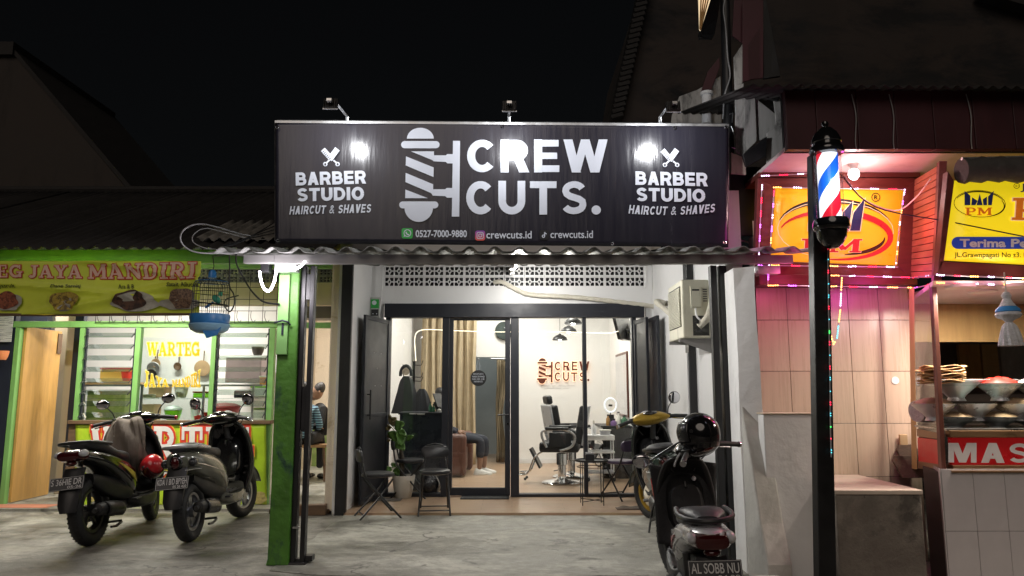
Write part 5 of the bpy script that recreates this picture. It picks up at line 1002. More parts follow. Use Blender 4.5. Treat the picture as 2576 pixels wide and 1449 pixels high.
def diner(lab, x, y, face, shirt, s=1.):
    t = thing('person', lab, 'person', (x,y,bt)); f = Vector((math.cos(face), math.sin(face), 0)); sd = Vector((-f.y, f.x, 0)); b = Vector((x,y,bt+.1)); up = Vector((0,0,1))
    for q in (-1, 1):
        h = b + sd*.1*q; kn = h + f*.42 + up*.0; skin('leg', [h, h+f*.22, kn, kn-up*.22+f*.02, kn-up*.44], [(0,1),(1,2),(2,3),(3,4)], [.10,.09,.075,.06,.05], 'black_cloth', t)
        m = M(); c = kn-up*.52+f*.06; c.z = .07; m.sph(c, (.06,.06,.04), 10, 6); m.sph(c+f*.09, (.07,.06,.03), 10, 6); m.build('shoe', 'black_plastic', t)
    V = [b, b+up*.2+f*.02, b+up*.40+f*.06, b+up*.50+f*.08]; E = [(0,1),(1,2),(2,3)]; r = [(.16,.13),(.165,.13),(.14,.11),.055]
    for q in (-1, 1):
        i = len(V); V += [b+up*.42+f*.06+sd*.17*q, b+up*.18+f*.1+sd*.23*q, b+up*.14+f*.3+sd*.12*q]; E += [(2,i),(i,i+1),(i+1,i+2)]; r += [.06,.05,.042]
    skin('torso', V, E, r, shirt, t)
    for q in (-1, 1): hand(t, b+up*.14+f*.3+sd*.12*q, f-sd*q*.2)
    head(t, b+up*.66+f*.1, f-up*.3)
diner('person in a blue striped shirt seated with back turned in the stall passage', -2.96, 10.45, R(80), 'striped_shirt')
diner('person in black leaning forward beside the striped shirt diner', -2.78, 10.95, R(-150), 'black_cloth')
# kitchen counter, glass case and its contents
kc = thing('display_case', 'glass food display case behind the stall windows', 'display case', (-4.3,9.2,.03)); cz1 = A(430,1062,8.9).z; cz2 = A(430,1002,8.9).z; cz3 = A(430,978,8.9).z
cxa, cxb = ux(206,8.9), ux(668,8.9)
m = M(); m.bx(cxa, cxb, 8.8, 9.35, .031, cz1-.001); m.build('counter', 'kitchen_white', kc, smooth=False)
m = M(); m.bx(cxa, cxb, 8.82, 9.33, cz2-.008, cz2); m.build('shelf', 'case_glass', kc, smooth=False)
for u in (206, 361, 516, 640): x = ux(u,8.82); m = M(); m.bx(x-.012, x+.012, 8.8, 8.82, cz1, A(430,972,8.82).z); m.build('post', 'alloy', kc, smooth=False)
m = M(); m.bx(cxa, cxb, 8.8, 8.82, A(430,972,8.8).z, A(430,967,8.8).z); m.build('top_rail', 'alloy', kc, smooth=False)
mat('lime_plastic', (.22,.62,.02), .35); mat('red_plastic2', (.55,.04,.03), .4); mat('carton', (.45,.30,.17), .8, var=.15); mat('frost', (.62,.66,.64), .4); mat('pinkred', (.42,.06,.07), .45); mat('orange_plastic', (.6,.2,.08), .5); mat('fried', (.32,.15,.02), .7, var=.4, scale=30, bump=.6)
def bowl(lab, u, v, D, r, h, mt, lid=None, cat='bowl', name='bowl'):
    p = A(u, v, D); t = thing(name, lab, cat, p); m = M(); m.lathe([(.001,0),(r*.6,0),(r*.85,h*.4),(r,h),(r*.95,h),(.001,h*.6)], p, n=22); m.build('body', mt, t)
    if lid: m = M(); m.lathe([(r*1.06,h),(r*1.02,h+.02),(r*.6,h+.045),(.001,h+.055)], p, n=22); m.build('lid', lid, t)
def crate(lab, u, v, D, w_, d, h, mt, lid=None, name='food_box', cat='box'):
    p = A(u, v, D); t = thing(name, lab, cat, p); m = M(); m.bx(p.x-w_/2, p.x+w_/2, D, D+d, p.z, p.z+h); m.build('body', mt, t, smooth=False, bevel=.01)
    if lid: m = M(); m.bx(p.x-w_/2-.006, p.x+w_/2+.006, D-.006, D+d+.006, p.z+h, p.z+h+.02); m.build('lid', lid, t, smooth=False, bevel=.006)
bowl('lime green bowl with frosted lid in the display case', 434, 1059, 8.95, .10, .13, 'lime_plastic', 'frost'); bowl('glass jar with grey lid beside the lime bowl', 490, 1059, 9.0, .055, .14, 'frost', 'steel', 'jar', 'jar')
for k, (u, v) in enumerate(((505,1059),(516,1059),(521,1052),(497,1061))): bowl(('left red tomato on the case floor','right red tomato on the case floor','red tomato piled on top of the others','red tomato nearest the window')[k], u, v, 8.9, .045, .07, 'red_plastic2', None, 'tomato', 'tomato')
crate('brown carton low in the display case behind the left scooter', 368, 1059, 9.0, .16, .2, .2, 'carton'); crate('carton standing on the glass shelf', 392, 1000, 9.0, .2, .2, .17, 'carton'); crate('flat carton on the shelf with a dark slot', 372, 1002, 8.95, .14, .15, .05, 'paper')
bowl('cream bucket with a red lid on the glass shelf', 455, 1001, 9.0, .085, .15, 'paper', 'red_plastic2', 'bucket', 'bucket'); crate('tray of fried food on the glass shelf', 505, 1001, 9.0, .2, .2, .06, 'lime_plastic', 'fried', 'food_tray', 'tray')
bowl('large red cooler bucket behind the right louvre', 565, 1060, 8.98, .17, .17, 'pinkred', 'pinkred', 'bucket', 'cooler'); crate('white box under the green lid at the right louvre', 650, 1000, 8.98, .2, .2, .12, 'frost', 'lime_plastic'); crate('orange patterned box stacked right of the green lid', 662, 968, 9.05, .1, .12, .09, 'orange_plastic', 'letter_white'); crate('dark tray beside white tubs on the right shelf', 612, 1001, 8.98, .24, .2, .09, 'dark_blue'); crate('cream tub at the lower right of the case', 648, 1060, 8.98, .16, .2, .14, 'paper', 'moss_green')
mat('room_dark0', (.16,.13,.13), .5, var=.3, scale=3); crate('large grey steel appliance at the rear wall', 610, 962, 10.3, .5, .4, .34, 'room_dark0', 'galv', 'kitchen_appliance', 'appliance'); bowl('dark round pot on top of the grey appliance', 648, 894, 10.4, .09, .12, 'duct_dark', None, 'pot', 'cooking_pot')
crate('yellow and red food bag on the left shelf', 290, 960, 9.6, .42, .2, .16, 'vinyl_pale', 'red_plastic2', 'food_bag', 'bag'); bowl('small red basket beside the food bag', 318, 958, 9.55, .07, .12, 'red_plastic2', None, 'basket', 'basket'); crate('green cabinet below the left shelf', 262, 1062, 9.6, .5, .3, .4, 'moss_green', None, 'low_cabinet', 'cabinet')
sh = thing('kitchen_shelf', 'white wooden shelf across the stall kitchen', 'shelf', A(290,963,9.6)); m = M(); m.bx(ux(205,9.5), ux(345,9.5), 9.45, 9.9, A(290,968,9.5).z, A(290,961,9.5).z); m.build('board', 'carton', sh, smooth=False); m = M(); m.bx(ux(205,9.5), ux(215,9.5), 9.5, 9.54, .031, A(290,969,9.5).z); m.build('bracket', 'alloy', sh, smooth=False)
for k, (u, v, w_, h_) in enumerate(((396,912,.07,.12),(390,925,.10,.16),(450,920,.06,.15),(512,925,.12,.13),(385,940,.08,.12))):
    p = A(u, v, 10.85); t = thing('hanging_utensil', ('brown ladle hanging highest on the kitchen wall','grey strainer hanging on the kitchen wall','brown wooden scoop in the middle of the kitchen wall','brown basket hanging right on the kitchen wall','dark pan hanging lowest on the kitchen wall')[k], 'utensil', p)
    m = M(); m.lathe([(.001,0),(w_*.7,-.01),(w_,-.05),(w_*.9,-.055),(.001,-.03)], p, (0,1,.2), 16); m.build('bowl', ('carton','galv','brown_wood','carton','duct_dark')[k], t); m = M(); m.tube([p+Vector((0,-.01,w_*.6)), p+Vector((0,-.01,w_+h_))], .008, 6); m.build('handle', 'brown_wood', t)
# wall poster at the far left edge
mat('poster_paper', (.62,.62,.62), .7, stain=((.25,.25,.28), .5, .53, 30, (.2,1,6))); m = M(); m.bx(ux(-20,8.4), ux(20,8.4), 8.40, 8.405, vz(860,8.4), vz(790,8.4)); tag(m.build('notice_sheet', 'poster_paper', smooth=False), 'printed notice sheet at the far left edge of the stall', 'notice')
sb('left_wall', (-9, ux(27)-.001, WY+.0, WY+.08, 0, 2.5), 'dark_blue')
bowl('orange plastic tub hung by the notice at the far left', 4, 905, 8.3, .07, .1, 'orange_plastic', None, 'tub', 'tub')
# bird cage
bc = thing('bird_cage', 'round wire bird cage with a blue plastic base hanging under the eave', 'bird cage', A(528,830,6.5)); D = 6.5; c0 = A(528,797,D); R0 = A(572,797,D).x - c0.x; topc = A(538,700,D); mat('cage_blue', (.03,.17,.42), .35, var=.15); mat('cage_blue_pale', (.25,.45,.62), .4)
hgt = topc.z - c0.z
for k in range(28):
    a = 2*math.pi*k/28; x = c0.x + R0*math.cos(a); y = D + R0*math.sin(a); m = M(); m.tube([(x,y,c0.z), (x,y,c0.z+hgt*.8), (c0.x+R0*.9*math.cos(a), D+R0*.9*math.sin(a), c0.z+hgt*.9), (c0.x+R0*.35*math.cos(a), D+R0*.35*math.sin(a), c0.z+hgt)], .0022, 4); m.build('bar', 'black_steel', bc)
for h, f in ((.02,1),(.3,1),(.62,1),(.8,1),(.9,.9)): m = M(); m.tube([(c0.x+R0*f*math.cos(R(a)), D+R0*f*math.sin(R(a)), c0.z+hgt*h) for a in range(0,360,12)], .003, 4, closed=True); m.build('hoop', 'black_steel' if h < .85 else 'cage_blue', bc)
m = M(); m.lathe([(R0*1.08,.02),(R0*1.1,-.0),(R0*1.06,-.05),(R0*1.04,-.065),(R0*.95,-.085),(.001,-.09)], c0, n=40); m.build('base', 'cage_blue', bc)
m = M(); m.lathe([(R0*1.09,-.066),(R0*1.13,-.075),(R0*1.0,-.12),(R0*.7,-.145),(.001,-.15)], c0, n=40); m.build('tray', 'cage_blue_pale', bc)
m = M(); m.prism([c0+Vector((-.02,-R0*.9,-.1)), c0+Vector((R0*.9,-R0*.6,-.1)), c0+Vector((R0*.75,-R0*.7,-.17)), c0+Vector((R0*.2,-R0*.8,-.2))], (0,.01,0)); m.build('skirt_cloth', 'cage_blue', bc, smooth=False)
m = M(); m.lathe([(.035,0),(.035,.05),(.02,.075),(.001,.08)], (c0.x,D,c0.z+hgt), n=16); m.build('cap', 'cage_blue', bc); m = M(); m.tube([(c0.x,D,c0.z+hgt+.07),(c0.x+.01,D,c0.z+hgt+.11),(c0.x-.005,D,c0.z+hgt+.2),(c0.x,D+.4,c0.z+hgt+.3)], .004, 6); m.build('hook', 'black_steel', bc)
m = M(); m.tube([(c0.x-R0*.9,D-.05,c0.z+hgt*.38),(c0.x+R0*.9,D+.03,c0.z+hgt*.3)], .006, 6); m.build('perch', 'black_steel', bc)
bd = thing('small_bird', 'small green and blue bird perched inside the hanging cage', 'bird', (c0.x+.05,D,c0.z+hgt*.34)); mat('bird_green', (.03,.25,.16), .6, var=.4, scale=40); c = Vector((c0.x+.05,D,c0.z+hgt*.45)); m = M(); rt = Matrix.Rotation(R(-50),3,'Y'); m.sph(c, (.03,.026,.048), 12, 8, rt); m.sph(c+Vector((.035,0,.05)), .022, 10, 8); m.build('body', 'bird_green', bd); m = M(); m.cyl(c+Vector((.053,0,.05)), c+Vector((.072,0,.046)), .007, .001, 8); m.build('beak', 'orange_plastic', bd); m = M(); m.prism([c+Vector((-.03,-.01,-.02)), c+Vector((-.10,-.012,-.07)), c+Vector((-.09,.012,-.08)), c+Vector((-.03,.012,-.03))], (0,.003,.004)); m.build('tail', 'cage_blue', bd, smooth=False)
for s in (-1, 1): m = M(); m.tube([c+Vector((0,s*.012,-.02)), c+Vector((.005,s*.012,-.045))], .003, 5); m.build('foot', 'black_steel', bd)
# cables
mat('cable_black', (.012,.012,.013), .5); mat('cable_grey', (.28,.28,.28), .5)
def cable(pts, r, mt, lab, nm='cable'): m = M(); m.tube(smooth_path([A(*p) for p in pts], 6), r, 6); return tag(m.build(nm, mt), lab, 'cable')
Zc = ZM(0,480,.33130); f = lambda x, y, D: (*Zc(x,y), D)
cable([f(2090,458,5.9), f(1950,440,5.8), f(1800,395,5.6), f(1620,355,5.4), f(1500,385,5.3), f(1450,460,5.3), f(1490,540,5.35), f(1600,585,5.4), f(1800,590,5.5), f(1960,585,5.6)], .006, 'cable_grey', 'pale cable making a wide loop left of the banner')
cable([f(2180,480,5.9), f(2000,470,5.9), f(1800,420,5.8), f(1650,390,5.7), f(1560,440,5.6), f(1555,500,5.6), f(1640,545,5.6), f(1750,560,5.6)], .004, 'cable_grey', 'thinner cable loop nested inside the wide one left of the banner')
cable([f(1900,600,5.7), f(1905,680,5.8), f(1960,790,5.9), f(2030,900,5.8), f(2120,980,5.7), f(2250,1000,5.61)], .007, 'cable_black', 'black cable sagging from the eave to the green post')
cable([f(1845,590,6.2), f(1848,700,6.3), f(1846,850,6.3), f(1880,920,6.3), f(1885,1000,6.3), f(1850,1060,6.3), f(1810,1020,6.3), f(1820,960,6.3), f(1920,930,6.3)], .006, 'cable_black', 'dark cable coiled beside the bird cage')
for k in range(4): cable([(690, 560+9*k, 5.75), (640-12*k, 590+5*k, 5.8), (600-14*k, 612+3*k, 5.7), (560, 622, 5.6)], .0045, 'cable_black', ('topmost','second','third','lowest')[k] + ' thin black cable running from the banner edge to the canopy')
# neon tube loop at the left canopy corner
glow('neon_white', (1,.94,1), 12); Zn = ZM(500,680,.15181); nt_ = thing('neon_tube', 'glowing white neon tube looping under the left end of the canopy', 'light', A(700,700,5.42))
npts = [(1265,285),(1290,450),(1340,580),(1410,635),(1470,590),(1530,450),(1570,280),(1700,265),(1840,230),(1940,225),(2020,170),(2065,105)]
m = M(); m.tube(smooth_path([A(*Zn(x,y), 5.42) for x, y in npts], 6), .0085, 8); m.build('tube', 'neon_white', nt_)
lamp('POINT', 'neon_lamp', A(685,715,5.38), 13, (1,.93,1), .1, parent=nt_)
# dark house gable behind, far left
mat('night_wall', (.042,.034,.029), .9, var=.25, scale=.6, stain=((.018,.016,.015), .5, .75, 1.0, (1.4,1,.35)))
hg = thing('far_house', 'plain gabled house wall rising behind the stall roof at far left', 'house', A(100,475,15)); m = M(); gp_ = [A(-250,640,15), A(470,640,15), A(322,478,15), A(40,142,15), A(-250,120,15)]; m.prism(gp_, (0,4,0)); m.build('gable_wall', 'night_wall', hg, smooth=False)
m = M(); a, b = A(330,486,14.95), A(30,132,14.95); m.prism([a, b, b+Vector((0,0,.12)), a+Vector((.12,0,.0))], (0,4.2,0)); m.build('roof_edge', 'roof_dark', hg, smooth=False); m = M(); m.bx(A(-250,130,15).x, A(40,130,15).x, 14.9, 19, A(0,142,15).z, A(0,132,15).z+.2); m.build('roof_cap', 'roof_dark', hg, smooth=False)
# ================================================================== SCOOTERS  (local: +X forward, +Y left, origin at the rear tyre's contact)
def sring(x, zc, hw, up, dn, n=20, e=2.6, tilt=0.):
    out = []
    for k in range(n):
        a = 2*math.pi*k/n; c, s = math.cos(a), math.sin(a); y = hw*(abs(c)**(2/e))*(1 if c >= 0 else -1); z = (up if s >= 0 else dn)*(abs(s)**(2/e))*(1 if s >= 0 else -1)
        out.append(Vector((x + tilt*z, y, zc + z)))
    return out
def densify(secs, k=3):
    out = []
    for i in range(len(secs)-1):
        p0 = secs[max(i-1,0)]; p1 = secs[i]; p2 = secs[i+1]; p3 = secs[min(i+2, len(secs)-1)]
        for j in range(k):
            t = j/k; out.append(tuple(.5*(2*b + (c-a)*t + (2*a-5*b+4*c-d)*t*t + (3*b-a-3*c+d)*t**3) for a, b, c, d in zip(p0, p1, p2, p3)))
    return out + [secs[-1]]
def scooter(lab, loc, heading, lean, C, R_=.27, retro=False, steer=0., sw=1., bar=None, pz=None, plate=('', ''), wb=1.26, mirrors=(1,1), spokes=5):
    t = thing('scooter', lab, 'scooter', loc, heading, 'parked scooters', lean)
    def P(m, n, mt, par=None, **k): return m.build(n, mt, par or t, world=False, **k)
    tw = .055 if not retro else .058
    SM = Matrix.Rotation(steer, 4, 'Z'); SP = Vector((wb-.16, 0, 0))
    SB = Matrix.Rotation(steer if bar is None else bar, 4, 'Z')
    def barM(m): m.v = [tuple(SP + Vector((-.1,0,0)) + (SB @ (Vector(p)-SP-Vector((-.1,0,0))))) for p in m.v]; return m
    def steerM(m): m.v = [tuple(SP + (SM @ (Vector(p)-SP))) for p in m.v]; return m
    def wheel(cx, front):
        f = steerM if front else (lambda m: m)
        rr = R_*.62; prof = []
        for a in range(-150, 151, 20):
            prof.append((R_ - (R_-rr)*.5 + (R_-rr)*.5*math.cos(R(a)), tw*math.sin(R(a))*.98))
        m = M(); n = 40; c = Vector((cx,0,R_)); rings = [[c + Vector((r*math.cos(2*math.pi*k/n), y, r*math.sin(2*math.pi*k/n))) for k in range(n)] for r, y in prof]
        m.loft(rings, cap=False)
        ty = P(f(m), 'wheel', 'rubber')
        m = M()                                      # tread blocks
        for k in range(44):
            a = 2*math.pi*k/44
            for s in (-1, 1):
                q = [(a, .006), (a+.05, .006), (a+.09, .042), (a+.04, .042)]; pts = []
                for b, y in q: rad = R_ - (.0015 if y < .01 else .012); pts.append(c + Vector((rad*math.cos(b), s*y, rad*math.sin(b))))
                n_ = (pts[0]-c).normalized()*.0022; m.prism(pts, n_)
        P(f(m), 'tread', 'rubber', ty, smooth=False, kind='stuff')
        m = M(); pf = [(rr*1.04,-tw*.5),(rr*1.04,-tw*.62),(rr*.9,-tw*.55),(rr*.86,-tw*.2),(rr*.86,tw*.2),(rr*.9,tw*.55),(rr*1.04,tw*.62),(rr*1.04,tw*.5)]
        m.loft([[c + Vector((r*math.cos(2*math.pi*k/n), y, r*math.sin(2*math.pi*k/n))) for k in range(n)] for r, y in pf], cap=False); P(f(m), 'rim', C['rim'], ty)
        m = M(); m.lathe([(.001,-.05),(.045,-.05),(.05,-.03),(.05,.03),(.045,.05),(.001,.05)], c, (0,1,0), 20)
        P(f(m), 'hub', C['rim'] if retro else 'engine_metal', ty)
        for k in range(spokes):
            a = 2*math.pi*k/spokes + .3; d = Vector((math.cos(a),0,math.sin(a))); s_ = Vector((-d.z,0,d.x)); m = M(); b0 = c + d*.03; b1 = c + d*rr*.9; w0, w1 = (.028,.045) if retro else (.018,.014)
            y = Vector((0,.012,0)); m.hexa([b0-s_*w0-y, b1-s_*w1-y, b1+s_*w1-y, b0+s_*w0-y, b0-s_*w0+y, b1-s_*w1+y, b1+s_*w1+y, b0+s_*w0+y]); P(f(m), 'spoke', C['rim'], ty, bevel=.004)
    wheel(0, False); wheel(wb, True)
    # engine, swing arm, exhaust, shock
    m = M(); m.loft([sring(x, z, hw, u, d, 16, 3) for x, z, hw, u, d in densify([(.02,.25,.03,.04,.05),(.12,.25,.05,.06,.07),(.3,.26,.075,.08,.09),(.45,.27,.08,.07,.08),(.55,.29,.05,.04,.05)])]); m.v = [(x, y+.075, z) for x, y, z in m.v]; P(m, 'engine', 'engine_metal')
    m = M(); m.cyl((.34,-.02,.25), (.52,-.02,.27), .07, .06, 14); P(m, 'cylinder', 'engine_metal')
    m = M(); ex = [(-.16,.30,.02),(-.15,.30,.045),(-.05,.295,.056),(.12,.28,.058),(.24,.265,.05),(.30,.25,.025),(.36,.22,.017),(.46,.19,.016)]
    m.tube([(x,-.135+max(0,x-.24)*.5,z) for x, z, r in ex], [r for x, z, r in ex], 16); exo = P(m, 'exhaust', 'black_plastic')
    m = M(); m.grid(lambda s, q: Vector((-.06+.28*s, -.135-.064*math.cos(R(-60+130*q)), .288-.035*s+.064*math.sin(R(-60+130*q)))), 8, 8); P(m, 'heat_shield', C.get('shield','black_plastic'), exo, solid=.006)
    m = M(); m.tube([(-.165,-.135,.30),(-.20,-.137,.295)], [.02,.018], 10); P(m, 'exhaust_tip', 'engine_metal', exo)
    m = M(); m.tube([(.03,.1,.30),(.06,.105,.60)], .022, 10); P(m, 'shock_absorber', 'red_plastic' if C.get('redshock') else 'engine_metal')
    m = M(); m.tube([(.30,-.12,.13),(.2,-.12,.11),(.10,-.125,.12)], .011, 6); m.tube([(.30,.12,.13),(.2,.12,.11),(.10,.125,.12)], .011, 6); m.tube([(.30,-.12,.14),(.30,.12,.14)], .011, 6); P(m, 'centre_stand', 'black_steel')
    m = M(); m.tube([(.50,.11,.22),(.44,.17,.10),(.40,.205,.0)], .010, 6); m.tube([(.40,.205,.004),(.36,.215,.004)], .012, 6); P(m, 'side_stand', 'black_steel')
    # rear body
    if retro: sec = [(-.25,.70,.045,.05,.05),(-.20,.69,.105,.085,.08),(-.08,.665,.15,.12,.10),(.10,.62,.172,.145,.12),(.30,.57,.178,.155,.13),(.46,.51,.165,.16,.14),(.58,.44,.135,.13,.12),(.64,.40,.10,.09,.08)]
    else: sec = [(-.30,.775,.04,.03,.03),(-.24,.765,.10,.05,.05),(-.10,.735,.125,.07,.065),(.10,.69,.14,.085,.085),(.30,.62,.15,.10,.12),(.46,.55,.15,.12,.15),(.58,.47,.135,.14,.16),(.66,.41,.10,.10,.12)]
    m = M(); m.loft([sring(*q, 24, 2.4) for q in densify(sec, 4)]); P(m, 'body', C['body'])
    if not retro:                                   # coloured side panels standing a little proud
        for s in (-1, 1):
            m = M(); q = [(.62,.42),(.56,.56),(.40,.635),(.18,.705),(-.02,.745),(-.06,.72),(.12,.655),(.32,.56),(.48,.47)]
            def yy(x): 
                for a, b in zip(sec, sec[1:]):
                    if a[0] <= x <= b[0]: f = (x-a[0])/(b[0]-a[0]); return a[2]*(1-f)+b[2]*f
                return .1
            m.prism([Vector((x, s*(yy(x)+.004), z)) for x, z in q], (0, -s*.03, 0)); P(m, 'side_panel', C['panel'], bevel=.006)
            if C.get('panel2'):
                m = M(); m.prism([Vector((x, s*(yy(x)+.009), z)) for x, z in [(.60,.44),(.54,.53),(.38,.60),(.20,.66),(.36,.575),(.5,.49)]], (0, -s*.02, 0)); P(m, 'decal', C['panel2'])
    m = M(); m.loft([sring(x, z, hw, u, d, 16, 3.5) for x, z, hw, u, d in densify([(-.05,.55,.07,.05,.05),(.15,.48,.09,.08,.10),(.35,.42,.10,.1,.1),(.55,.36,.12,.08,.08)])]); P(m, 'under_body', 'black_plastic')
    for s in (-1, 1):                               # panel seam, and cables from the bar into the shield
        m = M(); m.tube([(x, s*(hw*.985+.001), z - .012) for x, z, hw, u_, d_ in densify(sec, 3)[4:-2]], .003, 5); P(m, 'panel_seam', 'black_plastic' if not retro else 'chrome')
        m = M(); m.tube(smooth_path([(.87,s*.15,1.0),(.93,s*.17,.99),(.97,s*.12,.93),(.97,s*.07,.86)], 4), .005, 6); P(m, 'cable', 'rubber')
        m = M(); m.box((.50,s*.17,.30), (.11,.05,.016)); P(m, 'foot_peg', 'engine_metal', bevel=.004)
    # seat
    ss = [(-.20,.79,.07,.03,.02),(-.12,.80,.11,.045,.03),(.05,.785,.125,.05,.04),(.22,.755,.125,.045,.05),(.36,.725,.12,.045,.05),(.50,.715,.10,.045,.05),(.58,.69,.065,.035,.05),(.61,.665,.03,.02,.03)] if retro else [(-.16,.835,.06,.025,.03),(-.08,.83,.105,.045,.04),(.05,.81,.125,.05,.05),(.18,.77,.128,.045,.05),(.32,.725,.125,.04,.05),(.46,.705,.11,.045,.06),(.58,.68,.085,.04,.06),(.66,.64,.05,.03,.05)]
    m = M(); m.loft([sring(*q, 22, 2.8) for q in densify(ss, 4)]); P(m, 'seat', 'seat_vinyl')
    # grab rail
    gz = .80 if retro else .845
    m = M(); m.tube(smooth_path([(.14,-.135,gz-.02),(-.05,-.145,gz-.0),(-.2,-.12,gz+.015),(-.27,-.06,gz+.02),(-.285,0,gz+.022),(-.27,.06,gz+.02),(-.2,.12,gz+.015),(-.05,.145,gz),(.14,.135,gz-.02)], 4), .015, 8); P(m, 'grab_rail', C.get('rail','black_plastic'))
    # tail light, indicators
    if retro:
        m = M(); m.sph((-.225,0,.69), (.05,.06,.075), 20, 12); P(m, 'tail_light', 'gloss_black')
        m = M(); m.sph((-.262,0,.685), (.02,.035,.05), 14, 10); P(m, 'tail_lens', 'red_lens')
        for s in (-1, 1): m = M(); m.sph((-.17,s*.115,.68), (.06,.035,.04), 14, 10); P(m, 'indicator', 'dark_glossy_plastic'); m = M(); m.tube([(-.24,s*.07,.62),(-.20,s*.12,.625),(-.1,s*.155,.62)], .007, 6); P(m, 'chrome_trim', 'chrome')
    else:
        m = M(); m.loft([sring(x, z, hw, u, d, 20, 3) for x, z, hw, u, d in [(-.315,.765,.055,.02,.02),(-.31,.765,.085,.038,.038),(-.25,.762,.106,.045,.052),(-.2,.758,.112,.04,.05)]]); P(m, 'tail_light', 'red_lens')
        for s in (-1, 1): m = M(); m.sph((-.25,s*.098,.775), (.065,.03,.03), 12, 8); P(m, 'indicator', 'clear_lens')
        m = M(); m.sph((-.262,0,.70), (.03,.045,.022), 12, 8); P(m, 'reflector', 'red_lens')
    # rear mudguard, plate
    mg = [(-.20,.66,.08),(-.25,.58,.085),(-.30,.48,.085),(-.335,.38,.08),(-.345,.32,.06)]
    m = M(); m.loft([[Vector((x+dx, y, z)) for dx, y in ((.0,-w_),(-.02,-w_*.6),(-.03,0),(-.02,w_*.6),(0,w_),(.018,w_),(-.002,w_*.6),(-.012,0),(-.002,-w_*.6),(.018,-w_))] for x, z, w_ in mg]); P(m, 'rear_mudguard', 'black_plastic')
    m = M(); m.box((-.335,0,.36), (.012,.07,.035)); P(m, 'reflector', 'red_lens', bevel=.004)
    rot = Matrix.Rotation(R(18), 3, 'Y'); pc = Vector((-.335,0,.55)) if not retro else Vector((-.33,0,.53))
    if pz: pc.z = pz
    m = M(); m.box(pc, (.006,.27,.105), rot); pl_ = P(m, 'number_plate', 'plate_black', bevel=.002)
    def pq(y0, y1, z0, z1): return [pc + rot @ Vector((-.0055, y, z)) for y, z in ((y0,z0),(y1,z0),(y1,z1),(y0,z1))]
    text(plate[0], pq(.12,-.12,-.012,.038), 'plate_number', 'plate_white', pl_, .01, world=False); text(plate[1], pq(-.01,-.12,-.042,-.02), 'plate_date', 'plate_white', pl_, .01, world=False)
    for y, z, dy, dz_ in ((0,.048,.262,.002),(0,-.048,.262,.002),(.13,0,.002,.098),(-.13,0,.002,.098)): m = M(); m.box(pc + rot @ Vector((-.005,y,z)), (.002,dy,dz_), rot); P(m, 'plate_border', 'plate_white', pl_, smooth=False)
    # floorboard
    m = M(); m.loft([sring(x, z, hw, u, d, 16, 4) for x, z, hw, u, d in densify([(.50,.32,.10,.06,.06),(.62,.28,.15,.05,.07),(.80,.27,.165,.045,.08),(.95,.29,.16,.05,.09),(1.02,.33,.13,.06,.07)])]); P(m, 'floorboard', C['floor'])
    m = M(); m.grid(lambda s, q: Vector((.62+.34*s, -.14+.28*q, .322+.006*math.sin(q*40)+.02*max(0,s-.8))), 6, 40); P(m, 'foot_mat', 'rubber', solid=.006)
    # leg shield
    ls = [(.30,1.0,.15),(.40,1.02,.185),(.52,1.03,.205),(.66,1.02,.21),(.80,.99,.195),(.90,.955,.165),(.97,.92,.11),(1.0,.90,.05)] if retro else [(.30,1.0,.14),(.42,1.03,.18),(.56,1.02,.20),(.66,1.0,.20),(.76,.97,.185),(.86,.93,.16),(.94,.89,.12),(.97,.87,.06)]
    ls = [(z, x, hw*sw) for z, x, hw in ls]
    def shell(off, ls_, cv=.12):
        rows = []
        for z, x, hw in densify(ls_, 3): rows.append([Vector((x + off + cv*(1-(k/6)**2)*(hw/.2), hw*k/6, z)) for k in range(-6, 7)])
        return rows
    m = M(); m.loft(shell(0, ls), cap=False, closed=False); P(m, 'leg_shield', C['inner'], solid=.02)
    m = M(); m.loft(shell(.03, [(z, x, hw*(1.06 if retro else .985)) for z, x, hw in ls], .16), cap=False, closed=False); P(m, 'front_cover', C['front'], solid=.015)
    m = M(); m.loft([sring(x, z, hw, u, d, 16, 3) for x, z, hw, u, d in [(.93,.62,.10,.16,.16),(.985,.64,.13,.18,.2),(1.03,.65,.135,.18,.22)]]); P(m, 'inner_panel', C['inner'])
    m = M(); m.tube([(.925,0,.80),(.91,.0,.77),(.93,0,.75)], .008, 6); P(m, 'bag_hook', 'black_steel')
    m = M(); m.cyl((.93,-.06,.82), (.915,-.06,.82), .016, n=14); P(m, 'ignition', 'chrome')
    # fork, front fender
    m = M()
    for s in (-1, 1): m.tube([(wb,s*.075,R_),(wb-.10,s*.07,.60)], .018, 8)
    m.tube([(wb-.11,0,.56),(wb-.26,0,.98)], .03, 10); P(steerM(m), 'fork', 'engine_metal')
    m = M(); m.loft([[Vector((wb+(R_+.03+.02*(1-abs(k)/4))*math.cos(a), .075*k/4, R_+(R_+.03+.02*(1-abs(k)/4))*math.sin(a))) for k in range(-4, 5)] for a in (R(q) for q in range(15, 151, 9))], cap=False, closed=False); P(steerM(m), 'front_fender', C['fender'], solid=.006)
    # handlebar
    hz = 1.02
    hs = [(-.19,.0,.02),(-.13,.03,.05),(-.05,.05,.065),(.05,.05,.065),(.13,.03,.05),(.19,.0,.02)]
    m = M(); rings = []
    for y, fx_, h in densify(hs, 3): rings.append([Vector((.875 + fx_*.5 + (.06+fx_)*math.cos(a), y, hz + h*math.sin(a))) for a in (2*math.pi*k/16 for k in range(16))])
    m.loft(rings); P(barM(m), 'handlebar_cover', C['bar'])
    m = M(); m.sph((.86,0,hz+.035), (.06,.085,.035), 16, 10, Matrix.Rotation(R(25),3,'Y')); P(barM(m), 'speedometer', 'gloss_black')
